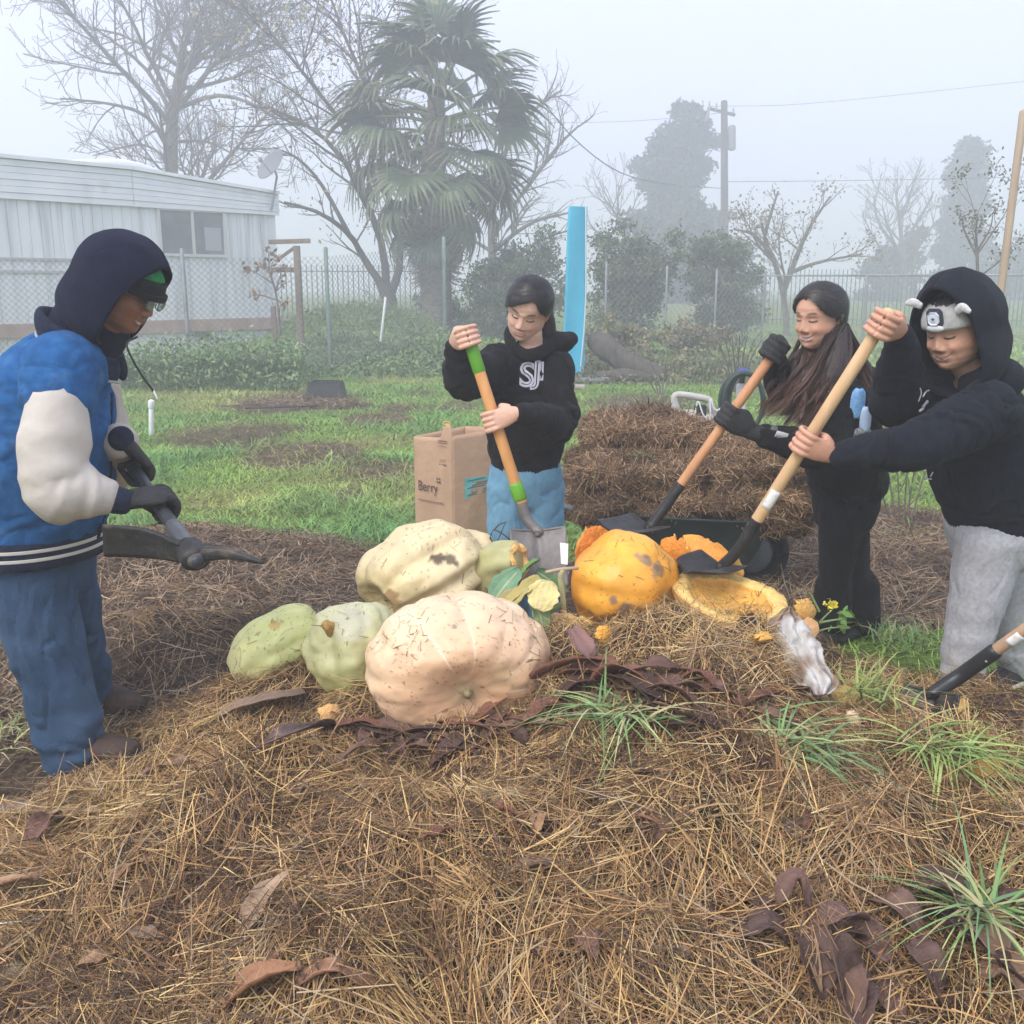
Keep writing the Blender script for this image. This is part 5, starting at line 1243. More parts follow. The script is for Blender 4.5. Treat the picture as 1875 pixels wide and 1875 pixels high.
def on_face(a, b, s, z, V, out=.016):
    d = nrm(b - a); nn = nrm(np.cross(b - a, [0, 0, 1])); return (a - bo_) + d * (s + V[:, 0:1]) + np.array([0, 0, 1]) * (z + V[:, 1:2]) + nn * out + nn * V[:, 2:3] - np.array([0, 0, a[2]]) * 0
def z_of(px, py, y): return A(W(px, py, y))[2]
LW = np.linalg.norm(C0 - Cl)
V, F = text_mesh('Berry', .085); V[:, 0] *= .95
sc_ = .52 * LW / max(V[:, 0].max(), 1e-6); V[:, :2] *= np.array([sc_, sc_ * 1.15]); zB = z_of(765, 899, C0[1] + .12) - .02
mobj('lettering', on_face(Cl, C0, .045 * 1, zB, V, .02), F, ink, bag, sm=False)
lg = []
for k in range(4):                              # the small four-part mark above the y
    t = np.linspace(k * np.pi / 2 + .25, (k + 1) * np.pi / 2 - .25, 7); o_ = np.stack([np.cos(t), np.sin(t)], 1); q = np.vstack([o_ * .017, o_[::-1] * .009])
    lg.append((np.hstack([q, np.zeros((14, 1))]), [np.array([[i_, i_ + 1, 12 - i_, 13 - i_] for i_ in range(6)])]))
V, F = cat_mesh(lg); mobj('mark', on_face(Cl, C0, .045 + .54 * LW, zB + .078, V, .02), F, ink, bag, sm=False)
pi_ = mat('pale_ink', (.22, .13, .09)); rq_ = np.random.default_rng(8); s_ = .045
while s_ < .045 + .62 * LW:                     # a line of print too small to read: word-long dashes
    w_ = rq_.uniform(.006, .022); q = np.array([[s_, 0, 0], [s_ + w_, 0, 0], [s_ + w_, .009, 0], [s_, .009, 0]]); mobj('small_print', on_face(Cl, C0, 0, zB - .062, q, .02), [(0, 1, 2, 3)], pi_, bag, sm=False); s_ += w_ + .004
for (z0, z1, s0, s1) in ((.0, .006, 0, 1), (.014, .018, .02, .98), (.034, .037, .06, .94), (.115, .118, .16, .84), (.126, .129, .17, .83), (.140, .152, .12, .88)):
    w0 = LW * .66 + .075 * s0; w1 = LW * .66 + .075 * s1
    q = np.array([[w0, -z1, 0], [w1, -z1, 0], [w1, -z0, 0], [w0, -z0, 0]]); mobj('bin_print', on_face(Cl, C0, 0, hgt - .02, q, .012), [(0, 1, 2, 3)], mat('pale_ink', (.20, .12, .08)), bag, sm=False)
tz = z_of(870, 918, C0[1] + .06); dR = nrm(Cr - C0)
q = np.array([[.07, 0, 0], [.30, .03, 0], [.30, .135, 0], [.07, .125, 0]]); q[:, 1] += tz - .0; mobj('teal_label', on_face(C0, Cr, 0, 0, q, .014), [(0, 1, 2, 3)], mat('teal_print', (.10, .42, .42), (.20, .52, .50), 25, .6), bag, sm=False)
for k in range(7):
    zz = tz + .018 + .0145 * k; L_a = .085 + .03 * ((k * 7) % 3); q = np.array([[L_a, zz, 0], [L_a + .12, zz + .012, 0], [L_a + .12, zz + .019, 0], [L_a, zz + .007, 0]]); mobj('label_text_line', on_face(C0, Cr, 0, 0, q, .0165), [(0, 1, 2, 3)], mat('teal_ink', (.03, .17, .2)), bag, sm=False)
V, F = tube(np.array([A(W(818 + 7 * math.cos(t), 775 + 3 * math.sin(t), C0[1] + .03)) - bo_ for t in np.linspace(0, 6.283, 13)]), .004, 6, 13); mobj('yellow_clip', V, F, mat('yellow_plastic', (.6, .45, .05)), bag)

# ------------------------------------------------------------------ hose stand and grey tool behind the hay
hs = A(W(1368, 800, 6.6)); hs[2] = 0; hst = empty('hose_stand', tuple(hs), 'white standpipe with blue tap and coiled dark green hose', 'hose stand')
pvc = mat('white_pipe_plastic', (.68, .68, .68), rough=.4)
V, F = tube([np.array([0, 0, 0]), A(W(1356, 706, 6.6)) - hs], .03, 12); mobj('standpipe', V, F, pvc, hst)
V, F = tube([A(W(1358, 700, 6.6)) - hs, A(W(1360, 686, 6.6)) - hs], .02, 10); mobj('tap', V, F, mat('brass_dark', (.12, .1, .07), metal=.6, rough=.5), hst)
V, F = ellipsoid(A(W(1361, 681, 6.6)) - hs, (.045, .03, .022)); mobj('tap_handle', V, F, mat('blue_plastic', (.03, .06, .3), rough=.5), hst)
hosem = mat('hose_green', (.02, .035, .028), (.035, .05, .04), 20, .5)
for k, (rx, ox, oy) in enumerate(((36, 0, 0), (31, 4, .03), (40, -3, .06))):
    t = np.linspace(-2.2, 3.9, 30); P = np.array([A(W(1362 + ox + rx * math.sin(q), 735 - 52 * math.cos(q) * (1.0), 6.5 + oy)) - hs for q in t]); V, F = tube(P, .016, 8, 40); mobj('hose_loop', V, F, hosem, hst)
gt = A(W(1265, 770, 6.0)); gtl = empty('power_tool', tuple(gt), 'grey plastic tool with loop handle and white cord behind the hay', 'power tool')
gpm = mat('grey_plastic', (.42, .40, .36), (.50, .48, .44), 12, .5)
def gpt(px, py, dd=0): return A(W(px, py, 6.0 + dd)) - gt
V, F = loft(np.array([gpt(1243, 768), gpt(1236, 740), gpt(1236, 725), gpt(1250, 723), gpt(1275, 727), gpt(1298, 733), gpt(1303, 750), gpt(1318, 768)]), np.array([[.03, .03], [.024, .024], [.021, .022], [.021, .021], [.021, .021], [.022, .022], [.026, .03], [.03, .03]]), (0, -1, 0), 14, 50); mobj('handle', V, F, gpm, gtl)
V, F = remesh([box(*gpt(1262, 764), .17, .10, .09, None, .02), box(*gpt(1290, 766), .10, .1, .06, None, .01)], .008, 3)[:2]; mobj('motor_body', V, F, gpm, gtl)
V, F = ellipsoid(gpt(1250, 757, -.06), (.022, .012, .022)); mobj('dial', V, F, mat('dial_dark', (.15, .14, .14)), gtl)
mobj('dark_insert', *box(*gpt(1282, 752, -.02), .07, .06, .07, None, .008), blk, gtl)
V, F = tube(crom(np.array([gpt(1272, 768, -.05), gpt(1278, 735, -.04), gpt(1288, 760, -.06), gpt(1300, 768, -.06), gpt(1301, 730, -.04), gpt(1310, 752, -.05), gpt(1330, 742), gpt(1345, 752)]), 40), .005, 6, 40); mobj('cord', V, F, mat('white_cord', (.6, .6, .58)), gtl)
# ------------------------------------------------------------------ hand tools
HW = lambda nm, a, b: mat(nm, a, b, 14, .55, .25, 60, stretch=(1, 1, .12), third=tuple(x * .6 for x in a), tscale=30, tlo=.62, thi=.75)
STEELK = mat('black_steel', (.018, .018, .02), (.045, .042, .04), 9, .5, .3, 40, metal=.3, third=(.12, .09, .065), tscale=12, tlo=.60, thi=.72)
STEELG = mat('worn_grey_steel', (.13, .12, .115), (.22, .205, .195), 7, .55, .3, 40, metal=.2, third=(.24, .21, .18), tscale=12, tlo=.55, thi=.75)
def blade_mesh(w, L, square=True, dish=.02, steps=True, n=25):
    """shovel blade in local XY: root at y=0, tip at y=L, dished in z"""
    u = np.linspace(-1, 1, n)[:, None]; v = np.linspace(0, 1, n)[None]
    if square: hw = w / 2 * np.interp(v, [0, .04, .12, 1], [.93, 1, 1, .92])
    else: hw = w / 2 * np.interp(v, [0, .05, .45, .7, .88, 1], [.92, 1, 1, .86, .5, .04])
    X = u * hw; Y = v * L * np.ones_like(u) + .012 * (1 - u ** 2) * (v > .9)
    Z = dish * (u ** 2) * (1 - .3 * v) + dish * .8 * (v - .5) ** 2 - .016 * np.exp(-(u / .16) ** 2) * np.clip(1 - v * 1.25, 0, 1)
    return sheet(np.stack([X, Y, Z * np.ones_like(X)], -1), .0035)
def shovel(label, top_, bot, sock_end, blade_dir, face, w, L, square, hm, sm, bm, grip=None, collar=None, r=.0185, sticker=None, rivet=None, dish=.025, sock_r=.021):
    top_, bot, se = A(top_), A(bot), A(sock_end); o = empty('shovel', tuple(se), label, 'shovel')
    d = nrm(bot - top_)
    V, F = tube([top_ - se, bot - se + d * .03], r, 18); mobj('handle', V, F, hm, o)
    if grip: V, F = tube([top_ - se, top_ - se - d * 0 + d * grip[0]], r + .0022, 18); mobj('grip', V, F, grip[1], o)
    if collar: V, F = tube([bot - se - d * .035, bot - se + d * .015], r + .005, 18); mobj('collar', V, F, collar, o)
    bd = nrm(A(blade_dir))
    m = bot - se + d * np.linalg.norm(bot - se) * .62
    P = crom(np.array([bot - se, m, np.zeros(3), bd * L * .07]), 24); V, F = loft(P, np.interp(np.linspace(0, 1, 24), [0, .5, .8, 1], [sock_r, sock_r * .95, sock_r * .9, .012])[:, None] * np.ones((1, 2)), A(face), 16, 24); mobj('socket', V, F, sm, o)
    Rm = basis(y=bd, z=A(face)); V, F = blade_mesh(w, L, square, dish); bl = mobj('blade', V @ Rm.T, F, bm, o)
    # rolled steps at the top of the blade
    for s in (-1, 1):
        V, F = tube([Rm @ np.array([s * .02, 0, .004]), Rm @ np.array([s * w * .47, 0, dish * .9 + .004])], .005, 8); mobj('step', V, F, bm, o)
    if rivet is not None: V, F = ellipsoid(bot - se + d * .05 + nrm(A((0, -1, .3))) * sock_r, (.006, .006, .006)); mobj('rivet', V, F, mat('rivet_steel', (.6, .6, .6), metal=.5, rough=.3), o)
    if sticker:
        a0 = top_ + (bot - top_) * sticker[0]; a1 = top_ + (bot - top_) * sticker[1]; s_ = nrm(np.cross(d, [0, -1, .2])); q = []
        for t in np.linspace(0, 1, 6):
            q.append([a0 + (a1 - a0) * t + (s_ * math.sin(k) + nrm(np.cross(s_, d)) * math.cos(k) * (1 if nrm(np.cross(s_, d))[1] < 0 else -1)) * (r + .0012) - se for k in np.linspace(-.9, .9, 7)])
        st = mobj('sticker', *sheet(np.array(q), .0008), mat('white_sticker', (.74, .74, .72), (.5, .5, .48), 60, .5, lo=.55, hi=.7), o)
    return o
GREEN = mat('green_vinyl', (.10, .32, .02), (.13, .37, .03), 10, .4)
SA_T, SA_B = W(853, 603, 3.56), W(950, 905, 3.50)
shA = shovel('orange handled shovel with green grip and collar held in the middle', SA_T, SA_B, W(984, 972, 3.47), A(W(990, 1050, 3.38)) - A(W(984, 972, 3.47)), (0.05, -.95, .25), .205, .22, True,
       HW('orange_wood', (.60, .27, .09), (.70, .36, .13)), STEELG, STEELG, (.155, GREEN), GREEN, r=.021)
# paper scrap stuck on the blade
pz = [A(W(1025, 992, 3.395)), A(W(1040, 994, 3.39)), A(W(1039, 1032, 3.34)), A(W(1027, 1030, 3.345))]; V = np.array(pz) - A(shA.location) ; V = np.vstack([V - [0, .012, 0], V - [0, .014, 0]])
mobj('paper_scrap', V, [(0, 1, 2, 3), (7, 6, 5, 4), (0, 4, 5, 1), (1, 5, 6, 2), (2, 6, 7, 3), (3, 7, 4, 0)], mat('torn_paper', (.74, .74, .74)), shA, sm=False)
SB_T, SB_B = W(1428, 632, 3.62), W(1246, 888, 3.66)
shB = shovel('reddish wooden shovel with black square blade held by the long-haired person', SB_T, SB_B, W(1190, 965, 3.66), A(W(1120, 975, 3.52)) - A(W(1190, 965, 3.66)), (-.25, -.35, .95), .20, .20, True,
       HW('reddish_wood', (.52, .24, .11), (.64, .33, .16)), STEELK, STEELK, r=.019)
SC_T, SC_B = W(1628, 572, 3.05), W(1386, 952, 3.22)
shC = shovel('pale wooden shovel with white sticker held by the hooded person', SC_T, SC_B, W(1322, 1036, 3.28), A(W(1262, 1050, 3.14)) - A(W(1322, 1036, 3.28)), (-.2, -.35, .95), .20, .22, False,
       HW('pale_wood', (.58, .36, .18), (.68, .46, .25)), STEELK, STEELK, r=.0205, sticker=(.84, .93))
yD = float(on_heap(1692, 1330)[1]); SD_T, SD_B = W(1990, 1072, yD - .19), W(1822, 1192, yD - .03)
shD = shovel('lone black shovel stuck in the straw at the right edge', SD_T, SD_B, W(1712, 1268, yD + .03), A(W(1690, 1345, yD - .03)) - A(W(1712, 1268, yD + .03)), (-.75, -.55, .25), .19, .23, False,
       HW('tan_wood', (.40, .25, .15), (.50, .33, .21)), mat('black_plastic_socket', (.02, .021, .024), rough=.35), STEELK, rivet=1, sticker=(.7, .84), sock_r=.024)
# mattock
MK_T, MK_B = A(W(205, 800, 3.14)), A(W(352, 1014, 2.52)); md = nrm(MK_B - MK_T)
mk = empty('mattock', tuple(MK_B), 'black mattock with broad adze blade and pick held by the man', 'mattock')
V, F = tube([MK_T - MK_B, md * .045], .0195, 18); mobj('handle', V, F, mat('black_grip', (.025, .028, .034), (.05, .053, .06), 12, .4, .2, 90), mk)
V, F = tube([-md * .16, -md * .01], .0235, 18); mobj('ferrule', V, F, mat('grey_tape', (.07, .075, .085), (.10, .105, .115), 14, .35), mk)
V, F = loft(np.array([-md * .035, md * .035]), np.array([[.040, .032], [.040, .032]]), (0, 0, 1), 22, 8, False); mobj('eye', V, F, STEELK, mk)
V, F = loft(np.array([md * .036, md * .040]), np.array([[.026, .021], [.025, .020]]), (0, 0, 1), 20, 4); mobj('handle_end', V, F, mat('worn_wood_end', (.08, .075, .07), (.13, .12, .11), 40), mk)
pl_, pr_ = A(W(188, 990, 2.55)) - MK_B, A(W(482, 1030, 2.45)) - MK_B
u = np.linspace(0, 1, 16)[:, None]; v = np.linspace(-1, 1, 9)[None]; upv = nrm(np.array([.12, -.18, .97]))
hw = np.interp(u, [0, .2, .5, 1], [.028, .034, .044, .048]); Pm = (nrm(pl_) * .03)[None, None] + (pl_ - nrm(pl_) * .03)[None, None] * u[..., None] + upv * (v * hw)[..., None] + np.array([0, .03, 0]) * (np.sin(u * 3.1) * np.ones_like(v))[..., None]
V, F = sheet(Pm, np.interp(u, [0, .3, 1], [.022, .010, .003]) * np.ones_like(v)); mobj('adze_blade', V, F, STEELK, mk)
V, F = loft(np.array([nrm(pr_) * .02, pr_ * .5 + [0, 0, .012], pr_]), np.array([[.020, .022], [.012, .015], [.006, .004]]), (0, 0, 1), 12, 20, True, None, 4.0); mobj('pick', V, F, STEELK, mk)
# ------------------------------------------------------------------ dry leaves, grass clumps and scraps on the heap
HUSK = mat('dry_husk', WHITE, None, attr=True, rough=.75, bump=.4, bscale=60, spec=.3)
def husk(P, w, curl, twist, col, seed, label, group=None, name='dry_leaf', nu=26, ragged=.12):
    """a dry strap leaf along the polyline P (world points)"""
    r = np.random.default_rng(seed); P = crom(np.array(P, float), nu); T = nrm(np.gradient(P, axis=0)); c = P[0].copy()
    S = nrm(np.cross(T, [0, 0, 1])); N = np.cross(S, T); u = np.linspace(0, 1, nu); v = np.linspace(-1, 1, 9)
    hw = w / 2 * np.sin(np.pi * np.clip(u * .94 + .05, 0, 1)) ** .6 * (1 + ragged * .7 * np.sin(u * 11 + seed) + ragged * r.normal(0, .3, nu))
    tw = twist * (u - .3); G_ = np.zeros((nu, 9, 3))
    for k, q in enumerate(v):
        a = curl * q + tw
        wave = (.006 * np.sin(u * 9 + q * 2 + seed) + .006 * fbm(np.stack([u * 7, np.full(nu, q), np.full(nu, seed * 1.0)], -1), 2)) * abs(q)
        rib = (.0025 * np.cos(q * 14)) 
        G_[:, k] = P + S * (hw * (math.sin(curl * q) / max(curl, .01) if curl > .01 else q) * np.cos(tw))[:, None] + N * (hw * np.sin(tw) * q + hw * (1 - math.cos(curl * q)) / max(curl, .3) * 1.2 + wave + rib)[:, None]
    V, F = sheet(G_ - c, .0012)
    cc = np.asarray(col) * (1 + .28 * fbm(V * np.array([9, 9, 9]) + seed, 3))[:, None]
    streak = .12 * np.sin(np.tile(np.tile(v * 19 + seed, nu), 2)); cc = np.clip(cc * (1 + streak)[:, None], .01, 1)
    o = tag(mobj(name, V, F, HUSK, None, cc), label, 'dry leaf', group); o.location = tuple(c); return o
def lay(pts, w, curl, twist, col, seed, label, group=None, lifts=None, name='dry_leaf'):
    P = [on_heap(a, b, (.03 if lifts is None else lifts[i] + .022)) for i, (a, b) in enumerate(pts)]; return husk(P, w * 1.25, curl, twist, col, seed, label, group, name)
RB, DB, PB, GB = (.19, .085, .055), (.085, .05, .04), (.34, .20, .11), (.24, .165, .115)
lay([(870, 1340), (960, 1295), (1050, 1262), (1130, 1242)], .055, .9, .3, RB, 1, 'long twisted reddish brown leaf curving round the peach pumpkin', None, (.02, .05, .06, .03))
lay([(1010, 1320), (1090, 1285), (1150, 1270), (1200, 1290)], .05, .8, .5, RB, 2, 'broad reddish brown leaf right of the peach pumpkin', None, (.01, .04, .05, .02))
lay([(1045, 1215), (1070, 1235), (1100, 1250)], .06, .7, .2, (.22, .12, .10), 3, 'upright purplish husk tip beside the peach pumpkin', None, (.09, .05, .01))
lay([(1120, 1260), (1190, 1300), (1260, 1335), (1310, 1355)], .075, .6, .2, DB, 4, 'wide dark striped leaf pointing to the grass tufts', None, (.03, .03, .02, .01))
lay([(1130, 1300), (1200, 1340), (1290, 1350)], .06, .6, -.2, DB, 5, 'dark leaf lying under the wide striped one')
lay([(1180, 1262), (1240, 1266), (1300, 1262)], .012, .9, 0, (.30, .24, .10), 6, 'thin yellowish stalk crossing behind the striped leaf', name='dry_stalk')
lay([(455, 1400), (520, 1378), (600, 1358), (650, 1352)], .05, .7, .3, (.15, .10, .09), 7, 'dark grey brown leaf left below the peach pumpkin', None, (.01, .03, .03, .01))
lay([(400, 1325), (450, 1318), (520, 1302), (560, 1290)], .06, .5, .2, GB, 8, 'crumpled grey leaf below the pale green pumpkin', None, (.01, .025, .03, .02))
lay([(455, 1300), (530, 1282), (600, 1275), (640, 1268)], .016, .9, .1, (.40, .28, .17), 9, 'thin pale stalk below the grey green pumpkin', name='dry_stalk')
lay([(760, 1395), (830, 1400), (900, 1378)], .035, .7, .4, RB, 10, 'curled reddish leaf under the front of the peach pumpkin')
lay([(690, 1330), (760, 1372), (840, 1382)], .05, .8, .2, DB, 11, 'dark husk tucked under the left front of the peach pumpkin')
lay([(440, 1735), (480, 1690), (530, 1650)], .045, .8, .2, (.36, .25, .16), 12, 'pale rolled leaf sticking up in the lower left straw', None, (.0, .03, .05))
lay([(410, 1875), (470, 1840), (555, 1805)], .06, .8, .3, (.30, .15, .08), 13, 'broad brown leaf at the bottom edge left of centre', None, (.01, .03, .02))
lay([(540, 1835), (610, 1820), (690, 1838)], .04, .7, .2, (.28, .15, .09), 14, 'brown leaf beside the broad one at the bottom edge', None, (.01, .03, .01))
lay([(1510, 1755), (1530, 1810), (1560, 1875), (1575, 1930)], .08, .6, .2, DB, 15, 'wide dark leaf hanging over the bottom edge right of centre', None, (.03, .05, .04, .03))
lay([(1690, 1700), (1750, 1745), (1820, 1800), (1875, 1850)], .085, .6, .3, DB, 16, 'large dark curled leaf in the lower right corner', None, (.02, .06, .05, .03))
lay([(1460, 1720), (1475, 1780), (1500, 1870)], .028, 1.1, .1, (.30, .19, .11), 17, 'thick tan stalk beside the wide dark leaf', None, (.02, .04, .04), 'dry_stalk')
lay([(1475, 1745), (1530, 1730), (1590, 1720)], .045, .8, .2, (.17, .10, .08), 18, 'brown leaf crossing above the wide dark leaf', None, (.02, .05, .02))
lay([(1420, 1690), (1455, 1675), (1475, 1700)], .04, .9, .5, (.16, .09, .07), 19, 'small curled husk above the tan stalk', None, (.02, .06, .03))
lay([(1155, 1510), (1190, 1520), (1225, 1545)], .05, .6, .2, (.24, .13, .09), 20, 'small rounded brown leaf in the middle of the straw')
lay([(1160, 1530), (1200, 1540), (1210, 1560)], .03, .6, .2, (.20, .11, .08), 21, 'little brown leaf under the rounded one')
lay([(1060, 1465), (1085, 1475), (1110, 1480)], .05, .5, .2, (.17, .12, .12), 22, 'dull purple leaf half covered by straw')
lay([(1050, 1730), (1070, 1745), (1085, 1780)], .045, .8, .3, (.20, .11, .09), 23, 'small dark husk in the straw near the bottom')
lay([(60, 1570), (80, 1545), (115, 1520)], .05, .8, .3, (.16, .08, .06), 24, 'dark red leaf below the boots of the man', None, (.01, .04, .03))
lay([(0, 1490), (50, 1505), (100, 1520)], .05, .6, .2, (.20, .15, .13), 25, 'grey brown leaf at the left edge below the boots')
lay([(80, 1520), (130, 1510), (190, 1500)], .04, .7, .2, (.40, .29, .19), 26, 'pale leaf in front of the grey brown one at the left edge')
lay([(-20, 1655), (40, 1650), (75, 1640)], .035, 1.2, .1, (.34, .20, .12), 27, 'short tan stalk at the left edge', None, (.02, .03, .02), 'dry_stalk')
lay([(250, 1450), (310, 1432), (350, 1418)], .03, .9, .1, (.24, .15, .11), 28, 'brown stalk lying right of the boots of the man', None, (.02, .03, .02), 'dry_stalk')
lay([(1600, 1825), (1625, 1860), (1650, 1900)], .05, .8, .3, (.17, .10, .08), 29, 'dark leaf between the two large dark leaves at the bottom')
lay([(1430, 1520), (1450, 1545), (1470, 1570)], .04, .7, .3, (.12, .09, .08), 30, 'dark scrap of leaf on the right slope of the straw')
rr_ = np.random.default_rng(77)
for k, (a, b, an, l, w_) in enumerate(((1480, 1800, 1.2, 70, .07), (1570, 1770, .4, 60, .06), (1640, 1720, .7, 65, .06), (1730, 1690, .5, 75, .08), (1800, 1770, .9, 80, .08), (1850, 1720, .3, 60, .06), (1690, 1820, 1.1, 70, .06), (1545, 1860, 1.4, 55, .06), (1400, 1760, .2, 45, .05), (1840, 1850, .6, 60, .07))):
    lay([(a - l * math.cos(an), b - l * math.sin(an)), (a, b - 8), (a + l * math.cos(an), b + l * math.sin(an))], w_, .5 + .5 * rr_.random(), rr_.normal(0, .35), [DB, (.12, .07, .055), (.17, .10, .075), (.10, .06, .05), (.24, .15, .10)][k % 5], 400 + k,
        ['broad blackish dry leaf', 'broad dark brown dry leaf', 'broad brown dry leaf', 'broad umber dry leaf', 'broad tan dry leaf'][k % 5] + ' in the leaf litter at the lower right', 'broad dry leaves at the lower right', (.015, .05, .02))
for k, (a, b, an, l, w_) in enumerate(((1090, 1275, .25, 70, .07), (1160, 1300, .6, 75, .07), (1230, 1310, .45, 70, .07), (1270, 1285, .2, 60, .05), (1060, 1300, -.4, 60, .06), (1200, 1270, -.1, 70, .05), (1000, 1345, -.3, 60, .05))):
    lay([(a - l * math.cos(an), b - l * math.sin(an)), (a, b - 8), (a + l * math.cos(an), b + l * math.sin(an))], w_, .5 + .5 * rr_.random(), rr_.normal(0, .35), [RB, DB, (.15, .08, .06)][k % 3], 420 + k,
        ['broad reddish dry leaf', 'broad blackish dry leaf', 'broad brown dry leaf'][k % 3] + ' piled right of the peach pumpkin', 'broad dry leaves right of the peach pumpkin', (.015, .05, .02))
for k in range(26):
    px, py = rr_.uniform(120, 1800), rr_.uniform(1400, 1850); a = rr_.random() * 6.28; l = rr_.uniform(25, 60)
    lay([(px - l * math.cos(a), py - l * .6 * math.sin(a)), (px, py), (px + l * math.cos(a), py + l * .6 * math.sin(a))], rr_.uniform(.012, .03), rr_.uniform(.4, 1), rr_.normal(0, .3), [RB, DB, PB, GB][k % 4], 200 + k,
        ['small reddish scrap of dry leaf in the straw', 'small dark scrap of dry leaf in the straw', 'small tan scrap of dry leaf in the straw', 'small grey scrap of dry leaf in the straw'][k % 4], 'small dry leaf scraps in the straw', (.004, .012, .004))
for k in range(30):
    a = rr_.random() * 3.0 - 1.5; px, py = 640 + 330 * rr_.random() + (500 if k % 3 == 0 else 0), 1345 + 60 * rr_.random() - (60 if k % 3 == 0 else 0); l = rr_.uniform(40, 110)
    lay([(px - l * math.cos(a), py - l * .4 * math.sin(a)), (px, py), (px + l * math.cos(a), py + l * .4 * math.sin(a))], rr_.uniform(.015, .04), rr_.uniform(.5, 1.1), rr_.normal(0, .5), [RB, DB, (.14, .08, .06), (.22, .13, .09)][k % 4], 300 + k,
        ['torn reddish husk strip', 'torn blackish husk strip', 'torn brown husk strip', 'torn tan husk strip'][k % 4] + (' beside the grass clump right of the peach pumpkin' if k % 3 == 0 else ' under the front of the peach pumpkin'), 'torn husk strips round the peach pumpkin', (.01, .03, .01))
# grass clumps pulled up with their roots
GC = ((.15, .26, .08), (.20, .32, .11), (.33, .37, .15), (.13, .23, .10), (.40, .36, .18))
clump('grass_clump', 'spreading green grass clump below the dark husks', on_heap(1130, 1345, .06), 95, .26, .0072, 111, .035, GC, 1.3, flat=.55)
clump('grass_clump', 'large sprawling grass clump in the right middle of the straw', on_heap(1440, 1400, .06), 120, .31, .0078, 112, .05, GC, 1.5, flat=.65)
clump('grass_clump', 'yellow green grass clump beside the lone shovel blade', on_heap(1600, 1300, .05), 80, .20, .007, 113, .05, ((.30, .34, .10), (.22, .30, .09)), 1.0, flat=.35)
clump('grass_clump', 'green grass clump beside the orange wedge', on_heap(1725, 1400, .05), 110, .25, .007, 114, .05, ((.20, .31, .08), (.30, .36, .11)), 1.3, dirx=-1.0, flat=.6)
clump('grass_clump', 'fresh grass clump at the lower right edge', on_heap(1790, 1710, .05), 75, .27, .008, 115, .02, GC, 1.2, flat=.55)
clump('grass_clump', 'few grass blades beside the peach pumpkin on the right', on_heap(1095, 1225, .02), 26, .07, .004, 116, .02, GC, .9)
clump('grass_clump', 'grass tuft in front of the grey trousers', A(G(1640, 1170, .05)), 120, .15, .006, 117, .07, GC, .8)
clump('grass_clump', 'bright grass tuft on the mulch bed beyond the black trousers', A(G(1660, 985, .1)), 110, .12, .006, 118, .12, ((.24, .34, .09), (.18, .28, .08)), .5)
clump('grass_clump', 'yellowing grass tuft left of the boots of the man', A(G(30, 1330, .03)), 150, .14, .006, 119, .12, ((.30, .32, .12), (.22, .28, .09), (.4, .36, .18)), 1.2)
clump('grass_clump', 'lush tuft of grass in front of the paper bag', A(G(700, 990, .0)), 260, .17, .007, 120, .14, ((.10, .22, .07), (.13, .27, .09)), .9)
clump('grass_clump', 'grass tuft against the right side of the paper bag', A(G(880, 985, .0)), 120, .16, .006, 121, .08, ((.10, .2, .06), (.16, .22, .08)), .7)
# cabbage leaves and stems between the pumpkins
def leaf(name, label, c, rot, L, w, col, seed, cup=.3, cat='leaf', wav=.12):
    nu, nv = 20, 15; u = np.linspace(0, 1, nu)[:, None]; v = np.linspace(-1, 1, nv)[None]; hw = w / 2 * np.sin(np.pi * (u * .93 + .04)) ** .55 * (1 + .08 * np.sin(u * 25 + seed))
    P = np.stack([v * hw, u * L * np.ones_like(v) - L / 2, cup * w * v ** 2 * .5 + wav * w * np.sin(u * 9 + seed) * v * .5 + .03 * w * np.sin(v * 15) - cup * L * (u - .5) ** 2], -1)
    V, F = sheet(P, .0015); m = nu * nv; cc = np.tile(np.asarray(col), (2 * m, 1)) * (1 + .25 * fbm(V * 20 + seed, 3))[:, None]
    mid = np.exp(-(np.tile((v * np.ones_like(u)).ravel(), 2) / .09) ** 2)[:, None]; cc = cc * (1 - .6 * mid) + np.array([.5, .5, .3]) * .6 * mid
    o = tag(mobj(name, V @ np.asarray(rot).T, F, HUSK, None, cc), label, cat); o.location = tuple(c); return o
leaf('cabbage_leaf', 'blue green leaf right beside the broken squash neck', A(W(925, 1072, 3.12)), rotz(.7, .3, -.6), .16, .09, (.16, .28, .16), 1)
leaf('cabbage_leaf', 'green leaf curling up left of the shovel blade', A(W(955, 1052, 3.16)), rotz(.6, -.3, -1.0), .17, .06, (.13, .26, .07), 2)
leaf('cabbage_leaf', 'yellowed flat leaf behind the peach pumpkin', A(W(955, 1088, 3.02)), rotz(.8, .2, -1.2), .16, .08, (.42, .35, .12), 3)
leaf('cabbage_leaf', 'pale yellow torn leaf piece facing out', A(W(995, 1090, 2.98)), rotz(1.1, .2, -.3), .10, .105, (.70, .60, .27), 4, .1)
leaf('cabbage_leaf', 'drooping green leaf below the pale yellow piece', A(W(985, 1118, 3.0)), rotz(.9, .1, .7), .14, .07, (.22, .33, .14), 5)
leaf('cabbage_leaf', 'dark green leaf under the shovel blade', A(W(1010, 1066, 3.2)), rotz(.7, -.2, 1.2), .13, .07, (.10, .2, .09), 6)
leaf('cabbage_leaf', 'dull tan leaf between the cream and peach pumpkins', A(W(930, 1098, 3.05)), rotz(.8, .5, -1.3), .15, .06, (.34, .27, .12), 7)
